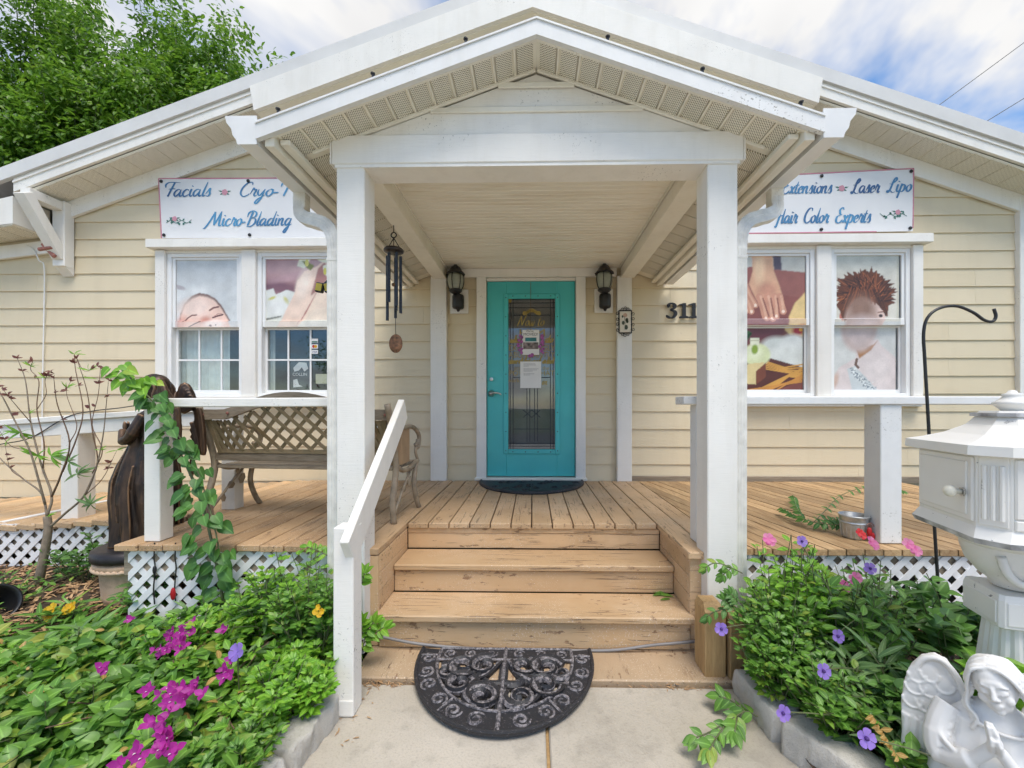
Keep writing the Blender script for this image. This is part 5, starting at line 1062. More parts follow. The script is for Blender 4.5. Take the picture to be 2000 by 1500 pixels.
for (cx, cz, a0, tn) in ((0.915, 2.312, 3.3, 1.2), (0.977, 2.312, -0.1, -1.2), (0.945, 2.320, -1.6, 1.3), (0.915, 2.052, 2.9, -1.2), (0.977, 2.052, 0.2, 1.2), (0.945, 2.044, 1.6, 1.3)): ob('scroll', MB().tube([(a, yt - 0.006, b) for a, b in spiral(cx, cz, 0.020, 0.005, a0, tn, 14)], 0.0032, 5), black_iron, ft)
for sx in (-1, 1):
    for k in range(4): ob('scroll', MB().tube([(a, yt - 0.006, b) for a, b in spiral(0.946 + sx * 0.078, 2.10 + k * 0.055, 0.020, 0.005, 0 if sx < 0 else math.pi, (1.2 if k % 2 else -1.2), 14)], 0.0032, 5), black_iron, ft)

# ---- wind chime under the left beam
wc = thing('wind_chime', 'dark wind chime with long tubes and an oval clay sail under the left beam', 'wind chime', (-0.87, 2.62, 2.3)); cx, cy = at(769, 490, 2.62).x, 2.62; zt = at(769, 490, 2.62).z; ps = 2.62 / 800
ob('hook', MB().tube([(cx + 0.0, cy, zt + 36 * ps), (cx, cy, zt + 50 * ps)], 0.003, 5), black_iron, wc)
ob('ring', MB().tube([(cx + 0.017 * math.cos(a), cy, zt + 31 * ps + 0.017 * math.sin(a)) for a in [i * math.pi / 8 for i in range(17)]], 0.004, 6), black_iron, wc)
for dx, dy in ((-0.045, 0.0), (0.045, 0.01), (0.01, -0.03)): ob('cord', MB().tube([(cx, cy, zt + 25 * ps), (cx + dx, cy + dy, zt + 2 * ps)], 0.003, 5), black_iron, wc)
ob('top_disc', MB().lathe([(0.0, 0.022), (0.035, 0.021), (0.055, 0.014), (0.063, 0.004), (0.062, -0.006), (0.05, -0.012), (0.0, -0.012)], (cx, cy, zt), 24), plain('dark_turned_wood', (0.022, 0.015, 0.015), 0.4), wc, True)
for k, (dx, dy, top, bot) in enumerate(((-0.041, 0.0, 500, 626), (-0.020, -0.03, 497, 592), (0.0, 0.035, 506, 619), (0.028, -0.03, 497, 599), (0.041, 0.012, 500, 611), (0.012, 0.01, 503, 606))):
    z1, z0 = at(769, top, cy).z, at(769, bot, cy).z; tb = ob('chime_tube', MB().tube([(cx + dx, cy + dy, z0), (cx + dx, cy + dy, z1)], 0.0095, 12), chime_metal, wc); ob('tube_string', MB().tube([(cx + dx, cy + dy, z1), (cx + dx * 0.9, cy + dy * 0.9, zt - 0.01)], 0.0012, 4), black_iron, tb)
zs = at(773, 671, cy).z; xs_ = at(773, 671, cy).x
ob('striker', MB().ell((cx + 0.003, cy, at(770, 556, cy).z), 0.017, 0.017, 0.012, 12, 8), plain('striker_wood', (0.22, 0.12, 0.05), 0.5), wc); ob('sail_string', MB().tube([(cx + 0.003, cy, zt - 0.02), (xs_, cy, zs + 0.055)], 0.002, 5), black_iron, wc)
ob('clay_sail', MB().lathe([(0.0, -0.006), (0.040, -0.005), (0.044, 0), (0.040, 0.005), (0.0, 0.006)], (xs_, cy, zs), 24, sy=1.38, rot=Matrix.Rotation(R(90), 3, 'X')), plain('mottled_clay', (0.20, 0.095, 0.045), 0.6, 0, 0.8, 45), wc, True)
# solar flood light beside the left post
sf = thing('solar_light', 'small black solar flood light with yellow panels at the window edge', 'lamp', tuple(at(630, 560, 3.0))); p0 = at(630, 562, 3.0)
ob('bracket_arm', MB().beam(p0 + Vector((0.01, 0, 0.01)), p0 + Vector((0.09, 0.02, 0.10)), 0.03, 0.03, 0.004), black_p, sf)
for sg, an in ((-1, 0.2), (1, -0.2)):
    M = Matrix.Translation(p0 + Vector((sg * 0.032 + 0.012, 0, 0))) @ Matrix.Rotation(an, 4, 'Y'); hd = ob('lamp_head', MB().cb(M, 0.058, 0.035, 0.072, 0.006), black_p, sf); ob('lens', MB().cb(M @ Matrix.Translation((0, -0.0185, 0)), 0.044, 0.004, 0.054, 0.001), plain('yellow_lens', (0.42, 0.33, 0.03), 0.25), hd)
# ================================================================== THINGS ON THE DECK AND GROUND
# ---- half round door mats
def half_mat(label, c, rx, ry, z, full=True, flip=1):
    t = thing('door_mat', label, 'door mat', (c[0], c[1], z)); N = 40; th = 0.012
    def hp(s_, a): return (c[0] + rx * s_ * math.cos(a), c[1] - ry * s_ * math.sin(a))
    A = [-0.12 + (math.pi + 0.24) * i / N for i in range(N + 1)] if full else [math.pi * i / N for i in range(N + 1)]
    if not full:
        ob('mat_base', MB().prism([hp(1, a) for a in A], z, z + th, 'z'), rubber, t)
        ob('mat_rim', MB().tube([(*hp(0.97, a), z + th) for a in A], 0.012, 8), rubber, t); ob('centre_rib', MB().tube([(c[0], c[1] - 0.01, z + th), (c[0], c[1] - ry * 0.95, z + th)], 0.008, 6), rubber, t)
        for k in range(26):
            a = 0.15 + 2.85 * rng.random(); s_ = rng.uniform(0.2, 0.85); p = hp(s_, a); ob('scroll', MB().tube([(x, y, z + th) for x, y in spiral(p[0], p[1], 0.045, 0.01, rng.uniform(0, 6), 1.1, 10)], 0.006, 5), rubber, t)
        return t
    top = c[1] + ry * 0.12
    ring = MB(); I = []
    for s_ in (1.0, 0.755): I.append([hp(s_, a) for a in A])
    g = [[(x, y, z + th) for x, y in I[0]], [(x, y, z + th) for x, y in I[1]]]; ring.sheet(g); ring.sheet([[(x, y, z) for x, y in I[0]], [(x, y, z + th) for x, y in I[0]]]); ring.sheet([[(x, y, z + th) for x, y in I[1]], [(x, y, z) for x, y in I[1]]])
    ob('mat_border', ring, rubber, t)
    ob('top_band', MB().box(c[0] - rx * 0.745, c[0] + rx * 0.745, c[1] - ry * 0.06, top, z, z + th * 0.97), rubber, t)
    for s_, r_ in ((0.985, 0.012), (0.765, 0.010)): ob('ridge', MB().tube([(*hp(s_, a), z + th) for a in A], r_, 8, flat=0.7), rubber_top if s_ < 0.9 else rubber, t)
    for yy in (top - 0.004, c[1] - ry * 0.07): ob('ridge', MB().tube([(c[0] - rx * 0.76, yy, z + th), (c[0] + rx * 0.76, yy, z + th)], 0.008, 6), rubber_top, t)
    ob('ridge', MB().tube([(c[0], top, z + th), (c[0], c[1] - ry * 0.98, z + th)], 0.011, 6), rubber_top, t); ob('centre_bar', MB().box(c[0] - 0.022, c[0] + 0.022, c[1] - ry * 0.76, c[1] - ry * 0.06, z, z + th * 0.9), rubber, t)
    def scroll(cx, cy, r0, a0, tn, w_=0.011, body=True):
        P = spiral(cx, cy, r0, r0 * 0.22, a0, tn, 20)
        if body: ob('scroll_body', MB().tube([(x, y, z + th * 0.45) for x, y in P], w_ * 1.9, 6, flat=0.35), rubber, t)
        ob('scroll', MB().tube([(x, y, z + th * 0.95) for x, y in P], [w_ * (0.6 + 0.5 * math.sin(math.pi * i / 20)) for i in range(21)], 6), rubber_top, t)
    for sg in (-1, 1):
        for k in range(3): scroll(c[0] + sg * rx * (0.16 + 0.24 * k), (top + c[1] - ry * 0.06) / 2, ry * 0.062, 0.5 + k * 2, sg * 1.3 * (-1) ** k, 0.006, False)
        for k, a in enumerate((0.06, 0.30, 0.52, 0.80, 1.05, 1.33)):
            aa = a if sg > 0 else math.pi - a; p = hp(0.875, aa); scroll(p[0], p[1], 0.040, aa + k, sg * 1.4 * (-1) ** k, 0.0075, False)
        for a in (0.0, 0.92): aa = a if sg > 0 else math.pi - a; ob('ridge', MB().tube([(*hp(0.77, aa), z + th), (*hp(0.98, aa), z + th)], 0.006, 6), rubber_top, t)
        X = lambda u: c[0] + sg * rx * u
        Y = lambda v: c[1] - ry * v
        scroll(X(0.46), Y(0.19), 0.085, 0.3, sg * 1.5, 0.015); scroll(X(0.22), Y(0.17), 0.075, 1.2, sg * -1.2, 0.015); scroll(X(0.62), Y(0.27), 0.055, 2.2, sg * 1.2, 0.013); scroll(X(0.44), Y(0.44), 0.075, 0.0, sg * -1.4, 0.016); scroll(X(0.19), Y(0.60), 0.078, 2.6, sg * 1.4, 0.016)
        P = spline([(X(0.05), Y(0.10), z + th * 0.5), (X(0.18), Y(0.30), z + th * 0.5), (X(0.32), Y(0.40), z + th * 0.5), (X(0.36), Y(0.58), z + th * 0.5), (X(0.22), Y(0.72), z + th * 0.5)], 6); ob('vine_rib', MB().tube(P, 0.026, 6, flat=0.4), rubber, t); ob('vine_ridge', MB().tube([p + Vector((0, 0, th * 0.6)) for p in P], 0.010, 6), rubber_top, t)
        P = spline([(X(0.02), Y(0.42), z + th * 0.5), (X(0.15), Y(0.42), z + th * 0.5), (X(0.30), Y(0.30), z + th * 0.5), (X(0.55), Y(0.36), z + th * 0.5), (X(0.70), Y(0.30), z + th * 0.5)], 6); ob('vine_rib', MB().tube(P, 0.020, 6, flat=0.4), rubber, t)
    return t
half_mat('half round black rubber mat with scrollwork on the walkway at the steps', (-0.14, 2.10), 0.445, 0.505, 0.022)
half_mat('half round black mat lying at the teal door', (-0.012, 4.19), 0.53, 0.62, DK + 0.003, False)
tag(ob('ground_cable', MB().tube(spline([(-0.83, 2.17, 0.09), (-0.6, 2.16, 0.055), (-0.3, 2.165, 0.03), (0.05, 2.165, 0.027), (0.4, 2.165, 0.028), (0.62, 2.16, 0.06), (0.8, 2.165, 0.075), (0.93, 2.2, 0.07)], 6), 0.008, 6), cable_m, None, True), 'grey cable lying along the foot of the bottom step', 'cable')

# ---- cast iron and wood bench
BO, BA = Vector((-2.215, 2.76, DK)), R(-5); BL = 1.31
bench = thing('garden_bench', 'weathered garden bench with lattice back and cast iron ends on the deck', 'bench', tuple(BO)); ca, sa = math.cos(BA), math.sin(BA)
def bp(x, y, z): return Vector((BO.x + x * ca - y * sa, BO.y + x * sa + y * ca, BO.z + z))
def btube(pts, r, mat, name, n=8, flat=1.0, k=6): return ob(name, MB().tube(spline([bp(*p) for p in pts], k), r, n, flat=flat), mat, bench, True)
for x in (0.0, BL):
    btube([(x, 0.02, 0.0), (x, 0.0, 0.15), (x, 0.05, 0.36), (x, 0.0, 0.56), (x, -0.08, 0.78)], 0.021, iron_tan, 'rear_leg')
    btube([(x, 0.47, 0.0), (x, 0.42, 0.07), (x, 0.37, 0.20), (x, 0.40, 0.33), (x, 0.43, 0.36)], 0.019, iron_tan, 'front_leg')
    btube([(x, 0.04, 0.38), (x, 0.16, 0.33), (x, 0.30, 0.33), (x, 0.44, 0.365)], 0.017, iron_tan, 'seat_bracket')
    btube([(x, -0.02, 0.58), (x, 0.15, 0.62), (x, 0.34, 0.62), (x, 0.46, 0.56), (x, 0.47, 0.49), (x, 0.43, 0.46), (x, 0.40, 0.49)], 0.016, iron_tan, 'arm')
    btube([(x, 0.44, 0.52), (x, 0.40, 0.44), (x, 0.44, 0.37)], 0.012, iron_tan, 'arm_support')
    btube([(x, 0.02, 0.06), (x, 0.14, 0.17), (x, 0.24, 0.26), (x, 0.32, 0.32)], 0.009, iron_tan, 'leaf_stem')
    for k, (y, z, s_) in enumerate(((0.12, 0.12, 0.035), (0.19, 0.20, 0.04), (0.29, 0.23, 0.045), (0.25, 0.29, 0.03))):
        ob('cast_leaf', MB().lathe([(0.0, -0.006), (s_ * 0.7, -0.004), (s_, 0), (s_ * 0.7, 0.004), (0, 0.006)], bp(x, y, z), 6, sy=0.75, rot=(Matrix.Rotation(0.5 + k, 3, 'X') @ Matrix.Rotation(R(90), 3, 'Y'))), iron_tan, bench)
for i in range(6): ob('seat_slat', MB().beam(bp(0.02, 0.07 + i * 0.070, 0.355), bp(BL - 0.02, 0.07 + i * 0.070, 0.355), 0.055, 0.024, 0.004), oldwood, bench)
ob('lower_back_rail', MB().beam(bp(0.03, 0.035, 0.425), bp(BL - 0.03, 0.035, 0.425), 0.026, 0.055, 0.004), oldwood, bench)
arch = lambda u: 0.715 + 0.115 * math.sin(math.pi * min(max((u - 0.12) / 0.76, 0), 1)) ** 1.2
by = lambda z: 0.035 - (z - 0.42) * 0.26
tr = [bp(u * BL, by(arch(u)) - 0.0, arch(u)) for u in [i / 24 for i in range(25)]]
rings = []
for i, p in enumerate(tr): rings.append([p + Vector((0, a, b)) for a, b in ((-0.016, -0.034), (0.016, -0.034), (0.016, 0.034), (-0.016, 0.034))])
ob('top_rail', MB().loft(rings), oldwood, bench)
ob('lattice_base', MB().beam(bp(0.05, 0.025, 0.465), bp(BL - 0.05, 0.025, 0.465), 0.018, 0.03, 0.003), benchlat, bench)
for x0, x1 in ((0.035, 0.075), (BL - 0.035, BL - 0.075)): ob('lattice_stile', MB().beam(bp(x0, by(0.72), 0.70), bp(x1, by(0.46), 0.45), 0.02, 0.032, 0.003, (1, 0, 0)), benchlat, bench)
def flatbar(pts, w_, t_):
    rg = []
    for i, p in enumerate(pts):
        d = (pts[min(i + 1, len(pts) - 1)] - pts[max(i - 1, 0)]).normalized(); n_ = Vector((0, 1, 0.26)).normalized(); s_ = d.cross(n_).normalized(); rg.append([p + s_ * w_ + n_ * t_, p - s_ * w_ + n_ * t_, p - s_ * w_ - n_ * t_, p + s_ * w_ - n_ * t_])
    return MB().loft(rg)
for sg in (-1, 1):
    for k in range(-14, 20):
        pts = []
        for j in range(13):
            z = 0.465 + j * 0.03; u = -1 + 0.118 * k + sg * (j * 0.03) * 1.15 + (0 if sg > 0 else 0.4)
            if not -0.985 < u < 0.985: continue
            x = BL / 2 + (BL / 2 - 0.06) * math.sin(math.pi / 2 * u)
            if z < arch(x / BL) - 0.02: pts.append(bp(x, by(z) + sg * 0.0045, z))
        if len(pts) >= 2: ob('lattice_bar', flatbar(pts, 0.011, 0.004), benchlat, bench)
for x in (0.02, 0.20, 0.42, BL - 0.02): ob('bolt', MB().ell(bp(x, by(0.72) - 0.025, arch(x / BL)), 0.010, 0.006, 0.010, 8, 5), red_m, bench)
cbx = thing('cardboard_box', 'open brown cardboard box standing on the right end of the bench', 'box', (-1.02, 2.86, DK + 0.37)); card_m = plain('cardboard', (0.40, 0.27, 0.16), 0.8)
ob('box_body', MB().box(-1.13, -0.90, 2.78, 2.80, DK + 0.37, DK + 0.62).box(-1.13, -0.90, 2.96, 2.98, DK + 0.37, DK + 0.62).box(-1.13, -1.115, 2.80, 2.96, DK + 0.37, DK + 0.62).box(-0.915, -0.90, 2.80, 2.96, DK + 0.37, DK + 0.62).box(-1.115, -0.915, 2.80, 2.96, DK + 0.37, DK + 0.38), card_m, cbx); ob('plastic_wrap', MB().ell((-1.02, 2.88, DK + 0.61), 0.09, 0.07, 0.06, 10, 7), vwhite, cbx)

# ---- remeshed cast figures
def cast(name, mb, mat, parent, vox, sm=4, it=0.5):
    o = ob(name, mb, mat, parent, True); r_ = o.modifiers.new('r', 'REMESH'); r_.mode = 'VOXEL'; r_.voxel_size = vox; r_.use_smooth_shade = True
    s_ = o.modifiers.new('s', 'SMOOTH'); s_.factor = it; s_.iterations = sm; return o
def robe_rings(spec, folds, amp, n=56, ph=0.0):
    out = []
    for i, (cx, cy, z, rx, ry) in enumerate(spec):
        f = 1 - i / (len(spec) - 1); out.append([Vector((cx + rx * math.cos(a) * (1 + amp * f * math.sin(folds * a + ph + 1.5 * z * 4)), cy + ry * math.sin(a) * (1 + amp * f * math.sin(folds * a + ph + 1.5 * z * 4)), z)) for a in [2 * math.pi * k / n for k in range(n)]])
    return out
ba = thing('angel_statue', 'dark bronze robed angel statue in profile behind the vine covered post', 'statue', (-2.5, 2.6, 0.44))
m = MB()
sp = [(-2.49, 2.6, 0.44, .175, .15), (-2.485, 2.6, 0.50, .175, .145), (-2.485, 2.6, 0.60, .177, .145), (-2.49, 2.6, 0.72, .182, .148), (-2.49, 2.6, 0.84, .176, .145), (-2.475, 2.6, 0.95, .15, .13), (-2.455, 2.6, 1.06, .115, .11), (-2.43, 2.6, 1.15, .092, .11), (-2.41, 2.6, 1.22, .095, .125), (-2.40, 2.6, 1.27, .08, .12), (-2.398, 2.6, 1.31, .05, .06), (-2.40, 2.6, 1.345, .04, .042)]
m.loft(robe_rings(sp, 9, 0.15, 72))
for k in range(16):
    a = 2 * math.pi * k / 16 + 0.2; m.tube(spline([(c_ + rx * 1.02 * math.cos(a + 0.08 * math.sin(k)), y_ + ry * 1.02 * math.sin(a + 0.08 * math.sin(k)), z) for c_, y_, z, rx, ry in sp[(k % 3):(6 + k % 3)]], 4), 0.0065 + 0.003 * (k % 2), 6)
hc = Vector((-2.435, 2.6, 1.43))
m.ell(hc, 0.058, 0.054, 0.074, 18, 12).ell(hc + Vector((-0.052, 0, -0.028)), 0.026, 0.032, 0.042, 12, 8).ell(hc + Vector((-0.072, 0, -0.012)), 0.014, 0.010, 0.018, 8, 6).ell(hc + Vector((-0.066, 0, -0.045)), 0.012, 0.016, 0.008, 8, 6).ell(hc + Vector((-0.055, 0, -0.066)), 0.016, 0.018, 0.014, 8, 6).ell(hc + Vector((0.024, 0, 0.026)), 0.060, 0.060, 0.064, 16, 10)
for k in range(13):                            # wavy hair locks swept back
    a = -1.2 + 2.4 * k / 12; y0 = 0.074 * math.sin(a); z0 = 0.075 * math.cos(a)
    m.tube(spline([hc + Vector((-0.045, y0 * 0.6, z0 * 0.45 + 0.035)), hc + Vector((0.01, y0 * 1.0, z0 * 0.75 + 0.028)), hc + Vector((0.060, y0 * 1.0, z0 * 0.4 - 0.005 - 0.012 * (k % 2))), hc + Vector((0.050 + 0.02 * (k % 2), y0 * 1.05, z0 * 0.2 - 0.06 + 0.012 * (k % 3))), hc + Vector((0.085, y0 * 1.0, -0.095 - 0.02 * (k % 3)))], 5), [0.0105] * 12 + [0.0095] * 9, 6)
for sg in (-1, 1): m.tube(spline([(-2.40, 2.6 + sg * 0.11, 1.26), (-2.46, 2.6 + sg * 0.14, 1.13), (-2.56, 2.6 + sg * 0.09, 1.10), (-2.62, 2.6 + sg * 0.03, 1.16)], 5), [0.034] * 5 + [0.028] * 5 + [0.020] * 6, 10).ell((-2.625, 2.6 + sg * 0.012, 1.185), 0.013, 0.010, 0.036, 8, 6)
for sg in (-1, 1):                             # wings folded behind
    for k in range(9):
        t_ = k / 8; m.tube(spline([(-2.35 + 0.005 * k, 2.6 + sg * (0.05 + 0.015 * t_), 1.28), (-2.315 + 0.012 * k, 2.6 + sg * 0.085, 1.46 - 0.02 * k), (-2.25 + 0.006 * k, 2.6 + sg * 0.10, 1.27 - 0.035 * k), (-2.275, 2.6 + sg * 0.09, 0.85 + 0.045 * k)], 6), [0.020] * 6 + [0.019] * 6 + [0.014] * 7, 6)
m.ell((-2.575, 2.54, 0.455), 0.06, 0.028, 0.022, 10, 6)
cast('figure', m, bronze, ba, 0.006, 1, 0.4)
ob('toes', MB().ell((-2.640, 2.52, 0.452), 0.016, 0.007, 0.009, 8, 5).ell((-2.642, 2.535, 0.452), 0.016, 0.007, 0.009, 8, 5).ell((-2.641, 2.55, 0.452), 0.015, 0.007, 0.009, 8, 5), bronze, ba, True)
ob('base_disc', MB().lathe([(0.0, 0.372), (0.225, 0.372), (0.232, 0.39), (0.228, 0.43), (0.20, 0.438), (0.0, 0.44)], (-2.52, 2.59, 0), 40), bronze_base, ba, True)
pd = thing('terracotta_pedestal', 'pale terracotta pot pedestal with rope rim under the bronze angel', 'pedestal', (-2.52, 2.6, 0.05))
ob('pot_body', MB().lathe([(0.17, 0.03), (0.178, 0.06), (0.185, 0.13), (0.190, 0.14), (0.188, 0.15), (0.198, 0.29), (0.21, 0.31), (0.225, 0.325), (0.228, 0.35), (0.22, 0.37), (0.0, 0.37)], (-2.52, 2.6, 0), 40), terracotta, pd, True)
rp = [(-2.52 + 0.222 * math.cos(a), 2.6 + 0.222 * math.sin(a), 0.322 + 0.003 * math.sin(40 * a)) for a in [2 * math.pi * k / 160 for k in range(161)]]; ob('rope_rim', MB().tube(rp, [0.012 + 0.003 * math.sin(40 * 2 * math.pi * k / 160) for k in range(161)], 6), terracotta, pd, True)

# ---- white praying angel
wa = thing('angel_statue', 'white praying angel statue at the lower right corner', 'statue', (1.31, 1.2, 0.03))
def turn(mb, fz, c_=R(-38)):
    cs, sn = math.cos(c_), math.sin(c_); mb.v = [(1.335 + ((x - ax) * cs - (y - ay) * sn) * 0.92, 1.20 + ((x - ax) * sn + (y - ay) * cs) * 0.92, z * fz + 0.03) for x, y, z in mb.v]; return mb
m = MB(); ax, ay = 1.325, 1.22
m.loft(robe_rings([(ax, ay, 0.02, .20, .15), (ax, ay, 0.10, .185, .14), (ax, ay, 0.18, .165, .12), (ax, ay, 0.25, .135, .095), (ax, ay, 0.32, .112, .076), (ax, ay, 0.365, .104, .064), (ax, ay + 0.005, 0.395, .075, .05), (ax - .002, ay, 0.42, .04, .036), (ax - 0.004, ay - 0.01, 0.455, .032, .032)], 13, 0.05))
Hc = Vector((ax - 0.012, ay - 0.035, 0.487)); hr_ = 0.98 * (Matrix.Rotation(R(-14), 3, 'Z') @ Matrix.Rotation(R(5), 3, 'X') @ Matrix.Rotation(R(-14), 3, 'Y'))
def hl(x, y, z): return Hc + hr_ @ Vector((x, y, z))
def he(x, y, z, a, b, c_, n=12, k=8): m.ell(hl(x, y, z), a, b, c_, n, k, hr_)
he(0, 0, 0.004, 0.049, 0.056, 0.064, 24, 16); he(0, -0.022, -0.030, 0.034, 0.032, 0.036, 18, 12); he(0, -0.043, -0.052, 0.014, 0.012, 0.011); he(0, -0.050, 0.020, 0.028, 0.006, 0.010)
m.tube([hl(0, -0.055, 0.014), hl(0, -0.062, -0.004), hl(0, -0.067, -0.017)], [0.0055, 0.0065, 0.0085], 8); he(0.008, -0.058, -0.018, 0.005, 0.006, 0.004); he(-0.008, -0.058, -0.018, 0.005, 0.006, 0.004)
for sg in (-1, 1): he(sg * 0.020, -0.047, 0.002, 0.0115, 0.008, 0.0065); m.tube([hl(sg * 0.008, -0.054, -0.002), hl(sg * 0.020, -0.0565, -0.0045), hl(sg * 0.032, -0.048, -0.001)], 0.0022, 6); m.tube([hl(sg * 0.008, -0.056, 0.013), hl(sg * 0.021, -0.056, 0.019), hl(sg * 0.036, -0.044, 0.012)], 0.0020, 6); he(sg * 0.026, -0.038, -0.022, 0.014, 0.012, 0.014)
m.tube([hl(-0.012, -0.0525, -0.0345), hl(-0.004, -0.0575, -0.0325), hl(0, -0.057, -0.0340), hl(0.004, -0.0575, -0.0325), hl(0.012, -0.0525, -0.0345)], 0.0034, 6); m.tube([hl(-0.009, -0.053, -0.0400), hl(0, -0.057, -0.0405), hl(0.009, -0.053, -0.0400)], 0.0038, 6)
he(0, 0.016, 0.014, 0.054, 0.052, 0.056, 20, 14)
for sg in (-1, 1):
    for k in range(7):                         # hair combed from the parting, falling in waves
        f = k / 6; y0 = -0.034 + 0.084 * f
        P = [hl(sg * 0.002, y0 * 0.95, 0.068 - 0.02 * abs(f - 0.5)), hl(sg * 0.036, y0 * 1.08 - 0.006, 0.050 + 0.004 * (k % 2)), hl(sg * (0.056 + 0.006 * (k % 2)), y0 * 0.95, 0.012), hl(sg * (0.056 + 0.010 * ((k + 1) % 2)), y0 * 0.8 + 0.004, -0.026), hl(sg * (0.074 + 0.010 * (k % 2)), y0 * 0.75 - 0.006, -0.058), hl(sg * (0.058 + 0.010 * (k % 3)), y0 * 0.9 - 0.012, -0.088), hl(sg * (0.078 + 0.010 * (k % 3)), y0 * 0.9 - 0.016, -0.118 - 0.012 * (k % 3))]
        m.tube(spline(P, 5), [0.0056] * 12 + [0.0058] * 8 + [0.0058] * 6 + [0.005] * 5, 6)
m.tube([(ax + 0.065 * math.cos(a), ay - 0.028 + 0.045 * math.sin(a) , 0.385 + 0.014 * math.sin(a)) for a in [math.pi + math.pi * k / 12 for k in range(13)]], 0.005, 6)
hand = Vector((ax - 0.028, ay - 0.118, 0.362))
m.tube(spline([(ax - 0.108, ay + 0.0, 0.375), (ax - 0.135, ay - 0.03, 0.31), (ax - 0.128, ay - 0.055, 0.255), (ax - 0.075, ay - 0.095, 0.285), tuple(hand + Vector((-0.004, 0.008, -0.02)))], 6), [0.034] * 7 + [0.037] * 6 + [0.026] * 6 + [0.016] * 6, 12)
m.tube(spline([(ax + 0.108, ay + 0.0, 0.375), (ax + 0.135, ay - 0.03, 0.31), (ax + 0.115, ay - 0.06, 0.245), (ax + 0.04, ay - 0.095, 0.275), tuple(hand + Vector((0.012, 0.008, -0.02)))], 6), [0.034] * 7 + [0.037] * 6 + [0.026] * 6 + [0.016] * 6, 12)
for k in range(4): m.tube(spline([(ax - 0.100 - 0.006 * k, ay - 0.03 - 0.012 * k, 0.36 - 0.022 * k), (ax - 0.135, ay - 0.06, 0.315 - 0.02 * k), (ax - 0.10, ay - 0.095, 0.285 - 0.012 * k)], 5), 0.008, 6)
for sg in (-1, 1):                             # palms together, five fingers each
    o_ = Vector((sg * 0.0085, 0, 0)); m.ell(hand + o_ + Vector((0.002, 0, -0.006)), 0.009, 0.020, 0.022, 10, 8)
    for j, L in enumerate((0.040, 0.047, 0.045, 0.034)): m.tube([hand + o_ + Vector((0.0, -0.015 + 0.0095 * j, 0.008)), hand + o_ * 0.9 + Vector((-0.004, -0.017 + 0.0095 * j, 0.008 + L * 0.5)), hand + o_ * 0.5 + Vector((-0.012, -0.016 + 0.009 * j, 0.008 + L))], [0.0058, 0.0054, 0.0042], 8)
    m.tube([hand + o_ + Vector((0, -0.016, -0.008)), hand + o_ + Vector((-0.001, -0.026, 0.006)), hand + o_ * 0.6 + Vector((-0.004, -0.026, 0.022))], [0.006, 0.0058, 0.0045], 8)
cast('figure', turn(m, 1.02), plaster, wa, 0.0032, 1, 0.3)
for sg in (-1, 1):
    X = lambda u: ax + sg * u * 0.90
    wm = MB(); out = [(0.05, 0.22), (0.075, 0.36), (0.065, 0.43), (0.09, 0.505), (0.115, 0.545), (0.15, 0.555), (0.185, 0.535), (0.215, 0.49), (0.235, 0.42), (0.243, 0.34), (0.240, 0.20), (0.232, 0.08), (0.20, 0.03), (0.12, 0.05)]
    wm.prism([(X(u), z) for u, z in out], ay + 0.045, ay + 0.075)
    for u, z, s_ in ((0.20, 0.475, .030), (0.165, 0.49, .030), (0.205, 0.435, .034), (0.165, 0.44, .034), (0.125, 0.465, .03), (0.212, 0.385, .034), (0.172, 0.385, .036), (0.130, 0.41, .034), (0.135, 0.35, .03), (0.178, 0.325, .036), (0.215, 0.325, .030)):
        wm.ell((X(u), ay + 0.046, z), s_ * 0.80, 0.006, s_, 14, 8).tube([(X(u) + s_ * 0.80 * math.cos(a), ay + 0.0415, z + s_ * math.sin(a)) for a in [math.pi + math.pi * q / 10 for q in range(11)]], 0.0042, 6)
    for k in range(7): wm.tube(spline([(X(0.225 - 0.022 * k), ay + 0.046, 0.32 - 0.004 * k), (X(0.232 - 0.024 * k), ay + 0.042, 0.2), (X(0.218 - 0.024 * k), ay + 0.046, 0.05)], 5), 0.0125, 6)
    wm.tube(spline([(X(0.06), ay + 0.045, 0.40), (X(0.085), ay + 0.040, 0.49), (X(0.12), ay + 0.040, 0.54), (X(0.155), ay + 0.042, 0.548), (X(0.19), ay + 0.045, 0.522), (X(0.225), ay + 0.048, 0.44)], 6), 0.0095, 8)
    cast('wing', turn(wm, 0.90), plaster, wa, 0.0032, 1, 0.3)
ob('base_rock', MB().lathe([(0.22, -0.02), (0.225, 0.0), (0.21, 0.035), (0.0, 0.04)], (1.335, 1.2, 0), 28), plaster, wa, True)

# ---- ornate mailbox on a fluted column
mbx = thing('mailbox', 'large ornate white mailbox with hipped lid on a fluted column', 'mailbox', (1.64, 1.43, 0)); MC = Vector((1.645, 1.435, 0)); MR = Matrix.Rotation(R(-15), 3, 'Z')
def mp_(x, y, z): v = MR @ Vector((x, y, 0)); return Vector((MC.x + v.x, MC.y + v.y, z))
hw, hd, ch = 0.185, 0.195, 0.055
def octo(e, z, c_=ch): w_, d_ = hw + e, hd + e; return [mp_(*p, z) for p in ((-w_ + c_, -d_), (w_ - c_, -d_), (w_, -d_ + c_), (w_, d_ - c_), (w_ - c_, d_), (-w_ + c_, d_), (-w_, d_ - c_), (-w_, -d_ + c_))]
bd = ob('body', MB().loft([octo(0.016, 0.892), octo(0.011, 0.902), octo(0.004, 0.918), octo(0, 0.926), octo(0, 1.165)]), enamel, mbx)
def face_box(cx, cy, an, w_, d_, z0, z1, c_=0.003): M = Matrix.Translation(mp_(cx, cy, (z0 + z1) / 2)) @ (MR.to_4x4()) @ Matrix.Rotation(an, 4, 'Z'); return MB().cb(M, w_, d_, z1 - z0, c_)
